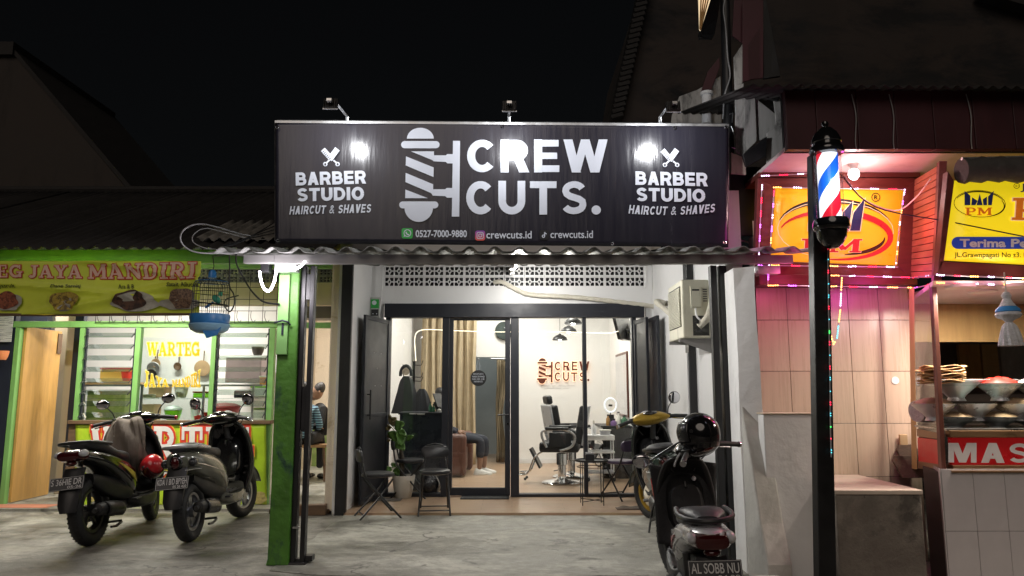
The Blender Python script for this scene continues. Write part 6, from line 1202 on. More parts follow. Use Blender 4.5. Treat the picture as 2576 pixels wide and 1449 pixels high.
    if retro: m = M(); m.lathe([(.075,-.02),(.08,.0),(.085,.03),(.06,.05),(.001,.06)], (.955,0,hz-.01), (1,0,.1), 24); P(barM(m), 'headlight', 'clear_lens')
    else: m = M(); m.loft([sring(x, z, hw, u, d, 18, 2.6) for x, z, hw, u, d in [(1.10,.80,.14,.07,.06),(1.14,.78,.11,.06,.05),(1.16,.77,.05,.03,.03)]]); P(m, 'headlight', 'clear_lens')
    for s in (-1, 1):
        m = M(); m.tube([(.86,s*.17,hz),(.82,s*.25,hz-.005),(.775,s*.36,hz-.025)], [.016,.018,.018], 10); P(barM(m), 'grip', 'rubber')
        m = M(); m.tube([(.77,s*.362,hz-.026),(.765,s*.375,hz-.028)], .021, 10); P(barM(m), 'bar_end', C.get('barend','chrome'))
        m = M(); m.tube(smooth_path([(.90,s*.19,hz-.005),(.885,s*.26,hz-.03),(.84,s*.36,hz-.05)], 4), .007, 6); P(barM(m), 'brake_lever', C.get('lever','chrome'))
        m = M(); m.box((.855,s*.185,hz), (.05,.055,.05)); P(barM(m), 'switch_box', 'black_plastic', bevel=.008)
        mm = mirrors[0 if s > 0 else 1]
        if mm:
            tip = Vector((.88,s*.29,hz+.17)) if mm == 1 else Vector(mm); m = M(); m.tube(smooth_path([(.87,s*.19,hz+.02),(.875,s*.21,hz+.08),(tip.x,tip.y-s*.03,tip.z-.03)], 4), .006, 6); P(barM(m), 'mirror_stem', 'black_steel')
            rt = Matrix.Rotation(-(bar or 0) if mm != 1 else 0, 3, 'Z') @ Matrix.Rotation(R(-8), 3, 'Y'); m = M(); m.sph(tip, (.018,.062,.05 if not retro else .062), 18, 10, rt); mo = P(barM(m), 'mirror', 'black_plastic'); m = M(); m.sph(tip + rt @ Vector((-.010,0,0)), (.010,.056,.044 if not retro else .056), 18, 10, rt); P(barM(m), 'mirror_glass', 'mirror_glass', mo)
    return t
CB1 = dict(body='gloss_black', panel='gloss_black', panel2='yellow_decal', inner='black_plastic', front='gloss_black', floor='black_plastic', fender='gloss_black', bar='gloss_black', rim='black_steel', barend='red_plastic', lever='black_steel')
g1 = G(228,1372); f1 = G(392,1306); hd1 = math.atan2(f1.y-g1.y, f1.x-g1.x)
s1 = scooter('black scooter with yellow decal and brown jacket, leftmost by the stall', (g1.x, g1.y, 0), hd1, R(-6.5), CB1, .285, False, R(14), 1., None, None, ('S 36HIE DR','05-26'), 1.27)
CB2 = dict(body='olive_paint', panel='olive_paint', inner='gloss_black', front='olive_paint', floor='olive_paint', fender='olive_paint', bar='gloss_black', rim='alloy', rail='silver_paint', lever='chrome', shield='dark_glossy_plastic')
g2 = G(478,1362); f2 = G(590,1310); hd2 = math.atan2(f2.y-g2.y, f2.x-g2.x)
s2 = scooter('olive grey retro scooter with round mirrors in front of the counter banner', (g2.x, g2.y, 0), hd2+R(1.5), R(-5), CB2, .25, True, R(-12), 1., None, None, ('KDA 1 B/D BPYEH','05 26 420'), 1.22)
# jacket draped over the left scooter's leg shield, red helmet on its hook
def place(s, p): return s.matrix_basis @ Vector(p)
Z7 = ZM(140,1060,.28986)
def loc1(x, y): return place(s1, (x, y, 0))
jk = thing('brown_jacket', 'brown jacket hung over the front of the leftmost scooter', 'jacket', place(s1,(.85,0,.6)))
m = M(); rows = []
for i in range(15):
    q = i/14; z = 1.03 - .55*q; w_ = .11 + .075*math.sin(math.pi*min(1,q*1.15))**.7; xo = .80 - .09*math.sin(math.pi*q) + .03*q
    rows.append([place(s1, (xo - .10*math.cos(a)*(.75+.25*math.sin(5*a+9*q)) + .012*math.sin(11*a+5*q), .02 + w_*math.sin(a)*(1+.06*math.sin(7*q+3*a)), z + .012*math.sin(4*a+8*q))) for a in (-math.pi/2 + math.pi*k/24 for k in range(-3, 28))])
m.loft(rows, cap=False, closed=False); m.build('cloth', 'brown_cloth', jk, solid=.012)
for s_, z, y in ((1,.88,.09),(-1,.72,-.02),(1,.70,.05)): m = M(); c = place(s1, (.70,y,z)); m.sph(c, .016, 10, 8); m.build('button', 'steel', jk)
m = M(); rows = [[place(s1, (.70+.015*math.sin(3*q)+dx, -.05-.11*q+ .035*math.cos(a), .98-.34*q+.035*math.sin(a))) for a in (2*math.pi*k/12 for k in range(12))] for q, dx in ((0,.06),(.3,.0),(.6,-.01),(1,.02))]; m.loft(rows); m.build('sleeve', 'brown_cloth', jk)
def helmet(name, lab, c, r, mt, look, visor='clear_lens', tilt=0.):
    t = thing(name, lab, 'helmet', c); look = Vector(look).normalized(); z = Vector((0,0,1)); z = (z - look*z.dot(look)).normalized(); z = Matrix.Rotation(tilt, 3, look) @ z; sd = z.cross(look); rot = Matrix((look, sd, z)).transposed(); c = Vector(c)
    m = M(); rings = []; nu = 28
    for i in range(15):
        th = R(4 + 116*i/14); rings.append([c + rot @ Vector((r*1.08*math.sin(th)*math.cos(a)*(1 if math.cos(a) < 0 else .97), r*.93*math.sin(th)*math.sin(a), r*1.0*math.cos(th) - (.28*r*max(0, (i-9)/5) if math.cos(a) < .2 else 0))) for a in (2*math.pi*k/nu for k in range(nu))])
    m.loft(rings, cap=True); m.build('shell', mt, t)
    m = M(); m.grid(lambda s, q: c + rot @ Vector((r*1.13*math.cos(R(-75+150*s))*math.sin(R(58+58*q)), r*1.0*math.sin(R(-75+150*s))*math.sin(R(58+58*q)), r*1.06*math.cos(R(58+58*q)))), 22, 10); m.build('visor', visor, t, solid=.004)
    m = M(); m.tube([c + rot @ Vector((r*1.07*math.cos(R(a))*.88, r*.93*math.sin(R(a))*.88, -.52*r)) for a in range(0,360,15)], .010, 6, closed=True); m.build('rim_trim', 'rubber', t)
    for s in (-1, 1): m = M(); p = c + rot @ Vector((.1*r, s*r*.93, .1*r)); m.cyl(p, p + rot @ Vector((0,s*.008,0)), .012, n=12); m.build('visor_screw', 'black_plastic', t)
    m = M(); m.tube(smooth_path([c + rot @ Vector((0,r*.8,-.5*r)), c + rot @ Vector((.1*r,0,-1.15*r)), c + rot @ Vector((0,-r*.8,-.5*r))], 5), .006, 6); m.build('chin_strap', 'black_plastic', t)
hp1 = A(383,1172, place(s1,(.72,0,0)).y - .02)
helmet('red_helmet', 'glossy red helmet hanging on the right side of the leftmost scooter', hp1, .105, 'red_plastic', (.4,-.25,-.9), 'red_lens')
# right side: retro green and gold scooter facing out, black scooter in front
CB3 = dict(body='green_dark_paint', panel='green_dark_paint', inner='gloss_black', front='green_dark_paint', floor='cream_paint', fender='green_dark_paint', bar='gold_paint', rim='gold_paint', redshock=1, lever='gold_paint')
g3 = Vector((1.405,6.5)); s3 = scooter('dark green retro scooter with gold handlebar and gold wheel rims', (g3.x,g3.y,.005), R(84), R(-8), CB3, .25, True, R(30), .92, R(14), None, ('B 6215 UJ','08 27'), 1.2, (0,1))
CB4 = dict(body='silver_paint', panel='silver_paint', panel2='red_decal', inner='black_plastic', front='gloss_black', floor='black_plastic', fender='gloss_black', bar='gloss_black', rim='black_steel', lever='silver_paint')
m4 = Matrix.LocRotScale(Vector((1.075,4.12,gz_(4.12))), __import__('mathutils').Euler((R(-3),R(-6),R(83))), Vector((.96,)*3)); pv = Vector((1.27-.26,0,0)); tip4 = pv + Matrix.Rotation(R(-52),3,'Z') @ (m4.inverted() @ A(1612,1160,4.82) - pv)
s4 = scooter('black and silver scooter with number plate AL SOBB NU in the right foreground', (1.075,4.12,gz_(4.12)), R(83), R(-3), CB4, .285, False, R(20), 1., R(52), .63, ('AL SOBB NU','04 28'), 1.27, (tuple(tip4),0))
s4.rotation_euler = (R(-3), R(-6), R(83)); s4.scale = (.96,)*3
helmet('black_helmet', 'glossy black helmet resting on the handlebar of the right foreground scooter', A(1757,1087,4.85), .126, 'gloss_black', (-.85,.5,-.1), 'dark_glossy_plastic')
mat('canvas_black', (.014,.014,.016), .7, var=.3, bump=.3)
bg = thing('scooter_apron', 'black cloth apron over the knees area of the right foreground scooter', 'apron', place(s4,(.9,0,.5)))
m = M(); m.grid(lambda s, q: place(s4, (.90 + .05*math.sin(3*q) + .02*math.sin(9*s+4*q) + .10*q, -.21+.42*s + (.0 if q < .5 else .03*(q-.5)*(2*s-1)), .38 + .52*q + .015*math.sin(7*s))), 22, 18); m.build('cloth', 'canvas_black', bg, solid=.008)
# loose side stand and rag near the green scooter
mat('rag', (.10,.08,.065), .9, var=.4, bump=.5); a = onf(1580,1283,.03); m = M(); m.grid(lambda s, q: Vector((a[0]-.12+.3*s, a[1]+.14*q, .036+.03*math.sin(math.pi*s)*math.sin(math.pi*q)*(1+.4*math.sin(9*s)))), 16, 8); tag(m.build('floor_rag', 'rag', solid=.006), 'dark rag on the porch edge beside the green scooter wheel', 'rag')
# ================================================================== RIGHT: PLASTER WALL, BARBER POLE, TILED FOOD SHOP
pw = thing('plaster_wall', 'whitewashed plaster pier between the barber shop and the tiled shop', 'wall', (1.84,5.6,0))
m = M(); zs = [-.4,.3,.6,.9,1.2,1.5,1.8,2.05,2.2]; rows = []; xl_ = A(1859,1000,5.42).x; xr_ = A(1914,1000,5.35).x
for z in zs: rows.append([Vector((xl_+.004*math.sin(5*z),5.42,z)), Vector((xr_ + .012*math.sin(2.3*z)+.004*math.sin(9*z),5.34,z)), Vector((xr_+.01,5.9,z)), Vector((1.93,5.94,z)), Vector((1.775,5.94,z)), Vector((1.775,5.8,z)), Vector((xl_,5.66,z))])
m.loft(rows); m.build('pier', 'plaster', pw, smooth=False)
m = M(); m.prism([Vector((xl_+.005,5.41,-.3)), Vector((xl_+.005,5.41,1.18)), Vector((xl_+.005,5.22,.75)), Vector((xl_+.005,5.10,.4)), Vector((xl_+.005,4.98,.16)), Vector((xl_+.005,4.98,-.3))], (.16,0,0)); m.build('buttress', 'plaster_grey', pw, smooth=False, bevel=.012)
m = M(); m.bx(A(1908,1420,4.85).x, A(1976,1420,4.85).x, 4.85, 4.975, -.3, .10); m.build('footing', 'plaster_grey', pw, smooth=False, bevel=.01)
lw = thing('low_wall', 'stained white low wall behind the barber pole post', 'wall', (2.2,5.2,0)); zt2 = A(1990,1043,5.2).z
m = M(); m.bx(A(1922,1100,5.2).x, A(2070,1100,5.2).x, 5.2, 5.32, -.4, zt2); m.build('wall_face', 'plaster', lw, smooth=False, bevel=.006)
m = M(); m.bx(A(1920,1100,5.2).x, A(2072,1100,5.2).x, 5.19, 5.33, zt2+.001, zt2+.012); m.build('coping', 'cream_wall', lw, smooth=False, bevel=.004)
# tiled wall: each tile a piece over a grout wall
TY = 5.819; tw_ = thing('tiled_wall', 'beige tiled shop wall with large wood-grain tiles under the small yellow PM sign', 'wall', (2.5,TY,0))
x0, x1 = A(1908,900,TY).x, A(2296,900,TY).x; z1 = A(2100,716,TY).z
mat('grout', (.07,.055,.05), .9); mat('tile_beige', (.54,.41,.32), .28, var=.05, scale=2.5, stretch=(9,9,.6), rvar=.05); mat('tile_beige_b', (.50,.385,.30), .28, var=.06, scale=2.5, stretch=(10,10,.5), rvar=.05)
m = M(); m.bx(x0, x1, TY+.006, TY+.12, -.3, z1+.4); m.build('backing', 'grout', tw_, smooth=False)
tx_ = (x1-x0)/5; tz_ = tx_*1.66; pr = {}
for i in range(5):
    for j in range(-1, 8):
        z0_ = z1 - (j+1)*tz_ + .12
        if z0_ + tz_ < .0: continue
        k = random.choice('ab')
        if k not in pr: m = M(); m.bx(.002, tx_-.002, 0, .006, .002, tz_-.002); ob = pr[k] = m.build('tile', 'tile_beige' if k == 'a' else 'tile_beige_b', tw_, world=False, smooth=False, bevel=.001)
        else: ob = pr[k].copy(); COL.objects.link(ob)
        ob.location = (x0 + i*tx_ - 2.5, random.uniform(-.0008,.0005), z0_)
m = M(); c = A(2251,957,TY-.003); m.lathe([(.001,-.004),(.03,-.004),(.03,0),(.001,0)], c, (0,1,0), 24); m.build('round_sticker', 'letter_white', tw_)
# concrete block
pb = thing('concrete_block', 'stained concrete plinth with pale top in front of the tiled wall', 'plinth', (2.2,5.29,0)); zb1 = A(2200,1232,4.922).z
m = M(); m.bx(A(2103,1300,4.922).x, A(2322,1300,4.922).x, 4.922, 5.807, -.4, zb1-.03); m.build('block', 'block_concrete', pb, smooth=False, bevel=.012)
mat('slab_top', (.58,.50,.42), .5, var=.12, scale=4); m = M(); m.bx(A(2102,1300,4.922).x, A(2324,1300,4.922).x, 4.91, 5.807, zb1-.029, zb1); m.build('top_slab', 'slab_top', pb, smooth=False, bevel=.005)
# two chopping boards leaning on the tiles
mat('board_dark', (.075,.045,.03), .8, var=.4, scale=5, stretch=(1,1,4), bump=.4)
for k, (u0, u1, v0, v1, D, lab) in enumerate(((2268,2310,1120,1225,5.727,'taller dark wooden board leaning on the tiled wall'),(2256,2320,1148,1222,5.635,'wide dark chopping board leaning in front of the taller one'))):
    t = thing('chopping_board', lab, 'board', A((u0+u1)/2, v1, D)); zz = zb1 + .002; a = A(u0,v1,D); b = A(u1,v0,D); m = M()
    m.prism([Vector((a.x+.01,D-.08,zz)), Vector((b.x-.005,D-.08,zz)), Vector((b.x+.01,D+.03,b.z-.03)), Vector((b.x-.02,D+.04,b.z)), Vector((a.x+.03,D+.04,b.z)), Vector((a.x+.0,D+.03,b.z-.04))], (0,.03,.004)); m.build('board', 'board_dark', t, smooth=False, bevel=.004)
    if k == 0: m = M(); m.box(Vector(((a.x+b.x)/2-.01, D+.055, b.z+.03)), (.06,.025,.10)); m.build('handle', 'carton', t, smooth=False, bevel=.006)
# barber pole on a black post
PY = 4.05; px_ = A(2062,1000,PY).x
bp_ = thing('barber_pole', 'lit red white and blue barber pole on a tall black post', 'barber pole', (px_,PY,0))
ya, yb = PY+.09, PY+.17; pts = [A(2060,1449,ya), A(2104,1449,ya), A(2042,385,ya), A(2082,385,ya)]; lo = [pts[0]+(pts[0]-pts[2])*.25, pts[1]+(pts[1]-pts[3])*.25]; dv = Vector((0,yb-ya,0)); m = M(); m.hexa([lo[0], lo[1], lo[1]+dv, lo[0]+dv, pts[2], pts[3], pts[3]+dv, pts[2]+dv]); m.build('post', 'black_steel', bp_, smooth=False, bevel=.004)
cx_ = A(2085,480,PY-.02).x; zA, zB = A(2085,388,PY).z, A(2085,557,PY).z; rr_ = .070; oo = Vector((cx_,PY-.02,0))
pm = bpy.data.materials.new('pole_stripes'); MT['pole_stripes'] = pm; pm.use_nodes = True; n = pm.node_tree.nodes; l = pm.node_tree.links; b = n['Principled BSDF']
tc = n.new('ShaderNodeTexCoord'); sp = n.new('ShaderNodeSeparateXYZ'); l.new(tc.outputs['Object'], sp.inputs[0]); at_ = n.new('ShaderNodeMath'); at_.operation = 'ARCTAN2'; l.new(sp.outputs[1], at_.inputs[0]); l.new(sp.outputs[0], at_.inputs[1])
def mth(op, a, bb): 
    q = n.new('ShaderNodeMath'); q.operation = op
    for i, s in enumerate((a, bb)):
        if isinstance(s, (int, float)): q.inputs[i].default_value = s
        else: l.new(s, q.inputs[i])
    return q.outputs[0]
ph = mth('FRACT', mth('SUBTRACT', mth('MULTIPLY', sp.outputs[2], 2.3), mth('DIVIDE', at_.outputs[0], 2*math.pi)), 0)
rp = n.new('ShaderNodeValToRGB'); rp.color_ramp.interpolation = 'CONSTANT'; e = rp.color_ramp.elements; e[0].position = 0; e[0].color = (.9,.9,.95,1); e[1].position = .27; e[1].color = (.62,.012,.03,1)
for p_, c_ in ((.50,(.9,.9,.95,1)),(.77,(.01,.10,.55,1))): q = rp.color_ramp.elements.new(p_); q.color = c_
l.new(ph, rp.inputs[0]); l.new(rp.outputs[0], b.inputs['Base Color']); l.new(rp.outputs[0], b.inputs['Emission Color']); b.inputs['Emission Strength'].default_value = .95; b.inputs['Roughness'].default_value = .3
m = M(); m.lathe([(rr_*.82, zB-zB),(rr_*.82, zA-zB)], (0,0,0), n=40); o = m.build('striped_cylinder', 'pole_stripes', bp_, world=False); o.location = (cx_-px_, -.02, zB)
m = M(); m.loft([[oo + Vector((rr_*1.05*math.cos(R(a)), rr_*1.05*math.sin(R(a)), z)) for a in range(0,360,9)] for z in (zB, zA)], cap=False); m.build('glass_tube', 'clear_tube', bp_)
m = M(); m.lathe([(rr_*.95,0),(rr_*1.28,.004),(rr_*1.36,.02),(rr_*1.28,.04),(rr_*1.12,.05),(rr_*1.12,.065),(rr_*1.18,.07),(rr_*1.12,.09),(rr_*.9,.125),(rr_*.5,.155),(rr_*.2,.165),(.02,.18),(.016,.195),(.001,.2)], oo+Vector((0,0,zA-.01)), n=40); m.build('top_cap', 'gloss_black', bp_)
m = M(); m.lathe([(rr_*.95,0),(rr_*1.3,-.004),(rr_*1.38,-.02),(rr_*1.42,-.05),(rr_*1.32,-.065),(rr_*1.2,-.07),(rr_*1.1,-.11),(rr_*.75,-.15),(rr_*.4,-.168),(.001,-.172)], oo+Vector((0,0,zB+.01)), n=40); m.build('bottom_cap', 'gloss_black', bp_)
m = M(); m.bx(cx_-.02, cx_+.02, PY+.05, PY+.1, zA+.02, zA+.07); m.build('bracket', 'black_steel', bp_, smooth=False); m = M(); m.bx(cx_-.02, cx_+.02, PY+.05, PY+.1, zB-.06, zB-.02); m.build('bracket', 'black_steel', bp_, smooth=False)
lamp('POINT', 'pole_lamp', oo+Vector((0,-.14,(zA+zB)/2)), 1.5, (.85,.9,1), .06, parent=bp_)
# food shop: soffit, maroon fascia, roof, boxed signs
fs = thing('tiled_food_shop', 'red and brown fronted food shop with maroon fascia panels at right', 'shop', (3,5,0))
def fb(name, b, mt, bevel=0, par=fs): m = M(); m.bx(*b); return m.build(name, mt, par, smooth=False, bevel=bevel)
mat('maroon', (.05,.010,.015), .5, var=.2, scale=1.5, stretch=(1,1,.4), stain=((.022,.006,.009), .52, .75, 2, (1,1,.3))); mat('redwood', (.12,.026,.02), .45, var=.25, scale=3, stretch=(1,1,6)); mat('redwood_side', (.34,.11,.06), .5, var=.3, scale=4, stretch=(1,1,8)); mat('soffit', (.62,.52,.50), .7, var=.12, scale=3, stain=((.35,.25,.22), .55, .75, 2, (1,3,1)))
SZ = A(2200,386,5.175).z
fb('soffit', (A(1968,386,5.175).x, A(2420,386,5.175).x, 5.14, 5.98, SZ, SZ+.03), 'soffit'); fb('soffit', (A(2420,386,5.175).x+.001, 5.98, 5.14, 5.98, SZ+.003, SZ+.03), 'soffit')
fx = [1972, 2048, 2150, 2245, 2340, 2440, 2540, 2640, 2760]
for i in range(8): fb('fascia_panel', (A(fx[i],300,5.117).x+.002, A(fx[i+1],300,5.117).x-.002, 5.083 + random.uniform(-.004,.004), 5.14, SZ+.001, A(2200,232,5.117).z), 'maroon', .003)
fb('fascia_back', (A(1972,300,5.117).x, 5.635, 5.142, 5.175, SZ, A(2200,230,5.117).z), 'black_steel')
for i in (2, 3, 5): 
    x = A(fx[i],300,5.06).x; m = M(); m.tube(smooth_path([(x-.01,5.066,A(2200,236,5.06).z),(x+.012,5.066,A(2200,290,5.06).z),(x-.004,5.066,A(2200,350,5.06).z),(x,5.071,SZ)], 4), .004, 5); m.build('loose_wire', 'cable_grey', fs)
ry0, ry1 = 4.945, 7.13; rzz = A(2200,228,4.945).z
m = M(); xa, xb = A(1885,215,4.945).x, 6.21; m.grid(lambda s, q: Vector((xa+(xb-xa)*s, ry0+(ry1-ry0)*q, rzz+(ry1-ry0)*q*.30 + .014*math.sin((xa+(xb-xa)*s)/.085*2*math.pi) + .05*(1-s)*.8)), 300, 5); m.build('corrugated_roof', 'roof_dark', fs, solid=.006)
# upper dark wall and roof line of the house behind
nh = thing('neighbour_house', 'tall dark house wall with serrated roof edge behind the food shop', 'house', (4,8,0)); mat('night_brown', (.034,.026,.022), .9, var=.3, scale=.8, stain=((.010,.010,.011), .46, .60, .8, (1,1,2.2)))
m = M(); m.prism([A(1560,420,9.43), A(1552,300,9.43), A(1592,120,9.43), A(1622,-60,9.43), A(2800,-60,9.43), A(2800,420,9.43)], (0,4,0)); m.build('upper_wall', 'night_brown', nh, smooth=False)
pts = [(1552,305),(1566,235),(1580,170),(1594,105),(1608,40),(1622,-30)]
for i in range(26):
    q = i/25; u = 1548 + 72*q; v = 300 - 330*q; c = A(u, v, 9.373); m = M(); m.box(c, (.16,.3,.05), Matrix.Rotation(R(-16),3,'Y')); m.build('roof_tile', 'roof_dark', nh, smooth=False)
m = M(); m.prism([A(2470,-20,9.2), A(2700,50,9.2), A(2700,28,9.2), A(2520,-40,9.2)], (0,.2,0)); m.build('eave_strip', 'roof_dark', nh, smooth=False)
# weathered sheets and boards patched between the two shops
pt_ = thing('patched_hoarding', 'weathered pale sheet boards patched around the utility pole', 'hoarding', (1.9,5.98,2.4)); mat('old_sheet', (.34,.33,.31), .8, var=.2, scale=3, stretch=(5,1,.6), stain=((.04,.04,.04), .50, .66, 2.4, (2.2,1,.7))); mat('old_sheet_warm', (.30,.25,.20), .8, var=.25, scale=3, stain=((.05,.04,.035), .5, .7, 3, (2,1,.5)))
Z8 = ZM(1840,0,.31746)
def sheet(pts, D, mt, th=.015, nm='board'): m = M(); m.prism([A(*Z8(x,y), D) for x, y in pts], (0,th,0)); m.build(nm, mt, pt_, smooth=False, bevel=.003)
sheet([(375,720),(450,700),(455,1300),(430,1310),(385,1270)], 5.75, 'old_sheet'); sheet([(452,740),(545,800),(560,1180),(545,1200),(456,1285)], 5.727, 'old_sheet'); sheet([(555,830),(720,960),(730,1060),(640,1150),(570,1190)], 5.75, 'old_sheet'); sheet([(645,1120),(720,1050),(790,1060),(790,1449),(640,1449)], 5.704, 'old_sheet'); sheet([(700,820),(800,780),(800,1060),(725,1050)], 5.681, 'old_sheet')
sheet([(440,0),(615,0),(615,655),(530,665),(440,690)], 6.095, 'maroon'); sheet([(365,480),(440,370),(440,700),(375,730)], 5.865, 'old_sheet'); sheet([(370,0),(440,0),(440,360),(355,300)], 6.152, 'maroon')
sheet([(440,1300),(645,1145),(640,1310),(470,1400)], 5.669, 'black_steel', .03, 'dark_board'); sheet([(345,1280),(470,1330),(470,1470),(345,1460)], 5.75, 'old_sheet_warm'); sheet([(335,1420),(560,1400),(560,1980),(335,1980)], 5.98, 'black_steel', .03, 'dark_board'); sheet([(520,730),(780,745),(740,850),(540,790)], 5.658, 'black_steel', .03, 'dark_board')
sheet([(610,0),(640,0),(760,640),(620,660)], 6.21, 'black_steel', .03, 'dark_board')
# pale sheet wall, pipe and red strut above the banner's right end
sheet([(-150,960),(-90,810),(60,755),(255,640),(265,1035),(-160,1035)], 7.245, 'old_sheet', .02); sheet([(90,780),(150,600),(245,480),(250,560),(165,790)], 7.187, 'maroon', .03, 'strut')
m = M(); a = A(*Z8(140,1040), 7.072); b = A(*Z8(140,800), 7.072); m.tube([a, b], .05, 14); m.tube([b, b+Vector((0,0,.03))], .065, 14); m.build('drain_pipe', 'plaster', pt_)
m = M(); m.tube([A(*Z8(150,870), 6.9), A(*Z8(250,930), 6.785)], .035, 4); m.build('strut_end', 'black_steel', pt_, smooth=False)
# utility pole with its cable
up_ = thing('utility_pole', 'black utility pole rising past the right end of the banner', 'pole', A(1840,620,6.152)); m = M(); pa = A(1838,560,6.152); pb2 = A(1822,-30,6.152); m.tube([Vector((pa.x,6.152,2.2)), pa, pb2], [.047,.047,.042], 12); m.build('shaft', 'black_steel', up_)
m = M(); m.tube(smooth_path([A(*Z8(290,0), 6.072), A(*Z8(280,90), 6.072), A(*Z8(300,250), 6.072), A(*Z8(315,480), 6.072), A(*Z8(335,640), 6.072), A(*Z8(290,800), 6.072), A(*Z8(275,1000), 6.072)], 5), .006, 6); m.build('down_cable', 'cable_grey', up_)
for p_ in (((330,960),(360,950),(352,1030)),((350,1240),(400,1255),(420,1300)),((345,1060),(370,1130),(385,1180))): m = M(); m.tube([A(*Z8(x,y), 6.037) for x, y in p_], .004, 5); m.build('tie_wire', 'galv', up_)
# lit board at the top edge
glow('board_glow', (1,.78,.48), .55); mat('slat_wood', (.45,.26,.10), .5, var=.2)
lb = thing('lit_slat_box', 'tilted light box with glowing wooden slats at the top edge', 'light box', A(1790,40,5.98)); m = M(); q_ = [Z8(70,-60), Z8(190,-60), Z8(88,255), Z8(80,240)]; m.prism([A(*p_, 5.75) for p_ in q_], (0,.02,0)); m.build('face', 'board_glow', lb, smooth=False)
for k in range(4): f_ = .2+.2*k; a = Vector(Z8(70,-60)).lerp(Vector(Z8(190,-60)), f_); b = Vector(Z8(80,240)).lerp(Vector(Z8(88,255)), f_); m = M(); m.tube([A(*a, 5.739), A(*b, 5.739)], .006, 4); m.build('slat', 'slat_wood', lb, smooth=False)
m = M(); m.prism([A(*Z8(88,258), 5.75), A(*Z8(190,-60), 5.75), A(*Z8(260,-60), 5.98), A(*Z8(235,130), 5.98), A(*Z8(205,290), 5.98), A(*Z8(95,290), 5.865)], (0,.1,0)); m.build('housing', 'black_plastic', lb, smooth=False)
# small PM sign box (faces straight out)
def pmbox(name, lab, corners, D, frame_px):
    t = thing(name, lab, 'sign', A(*corners[3], D)); q4 = [A(*p_, D) for p_ in corners]   # TL TR BR BL
    return t, quadmap([q4[3], q4[2], q4[1], q4[0]])
ym = mat('sign_yellow', (.70,.36,.02), .35, var=.03, emit=(.78,.36,.01), es=.62); ym2 = mat('sign_yellow_bright', (.75,.55,.02), .35, var=.03, emit=(.80,.60,.01), es=.62)
mat('sign_red', (.45,.02,.03), .35, emit=(.45,.02,.02), es=.4); mat('sign_navy', (.015,.02,.07), .35, emit=(.01,.015,.06), es=.4); mat('sign_dark', (.015,.012,.012), .35); mat('sign_cream', (.7,.62,.42), .35, emit=(.7,.55,.3), es=.4); mat('sign_orange', (.6,.14,.01), .35, emit=(.6,.14,.01), es=.4); mat('sign_blue', (.02,.04,.25), .35, emit=(.02,.04,.25), es=.4)
ND = 5.658
ps, PF = pmbox('pm_sign', 'orange yellow light box sign with PM crest in a red wooden frame', [(1950,472),(2273,477),(2256,668),(1938,656)], ND, None)
m = M(); m.grid(lambda s, q: PF(s, q), 6, 4); m.build('panel', 'sign_yellow', ps, solid=.01)
def fq(u0, v0): return A(u0, v0, ND)
for nm, p_ in (('frame_top', [(1905,448),(2310,448),(2273,476),(1950,471)]), ('frame_bottom', [(1937,657),(2257,669),(2295,700),(1898,690)]), ('frame_left', [(1905,448),(1950,471),(1937,657),(1898,690)]), ('frame_right', [(2310,448),(2295,700),(2257,669),(2273,476)])):
    m = M(); m.prism([A(u, v, ND-.03 if i in ((0,1) if nm == 'frame_top' else (2,3) if nm == 'frame_bottom' else (0,3) if nm == 'frame_left' else (0,1)) else ND-.012) for i, (u, v) in enumerate(p_)], (0,.06,0)); m.build(nm, 'redwood', ps, smooth=False, bevel=.003)
m = M(); m.bx(A(1905,430,ND).x, A(2310,430,ND).x, ND-.02, 5.98, A(2100,448,ND).z+.001, SZ-.002); m.build('head_board', 'redwood', ps, smooth=False)
m = M(); m.bx(A(1905,705,ND).x, A(2300,705,ND).x, ND-.04, 5.807, A(2100,718,ND).z, A(2100,692,ND).z); m.build('sill_board', 'redwood', ps, smooth=False, bevel=.004)
Zs = ZM(1930,300,.38647)
def sg(polys, nm, mt, d=.012, par=ps, D=ND): flat([[Zs(x, y) for x, y in p_] for p_ in polys], D-d, nm, mt, par)
def oval(cx, cy, rx, ry, a0, a1, w0, w1, rot=-6, n=26):
    pts = []; wd = []
    for i in range(n+1):
        a = R(a0+(a1-a0)*i/n); x, y = rx*math.cos(a), -ry*math.sin(a); c_, s_ = math.cos(R(rot)), math.sin(R(rot)); pts.append((cx+x*c_-y*s_, cy+x*s_+y*c_)); wd.append(w0+(w1-w0)*math.sin(math.pi*i/n))
    return ribbon(pts, wd)
sg([oval(770,800,395,190,20,172,6,34,2)], 'dark_swoosh', 'sign_dark'); sg([oval(770,812,400,200,0,360,5,5,2)], 'cream_ring', 'sign_cream', .013); sg([oval(765,850,385,165,-95,165,8,42,2)], 'red_swoosh', 'sign_red', .014); sg([oval(780,850,330,130,-80,0,6,26,2)], 'dark_swoosh', 'sign_dark', .015)
crest = [[(580,815),(595,620),(665,740),(665,815)], [(672,815),(680,690),(740,640),(790,815)], [(798,815),(822,690),(888,612),(862,815)], [(870,815),(895,690),(972,590),(938,815)]]
sg([grow_poly(p_, 6) for p_ in crest], 'crest_edge', 'sign_cream', .016); sg(crest, 'crest', 'sign_navy', .020)
slabtext('PM', [A(*Zs(525,968), ND), A(*Zs(930,970), ND), A(*Zs(940,878), ND), A(*Zs(530,876), ND)], 'lettering', 'sign_red', ps, off=.026)
slabtext('PM', [A(*Zs(525,968), ND), A(*Zs(930,970), ND), A(*Zs(940,878), ND), A(*Zs(530,876), ND)], 'lettering_edge', 'sign_cream', ps, off=.022, grow=.02)
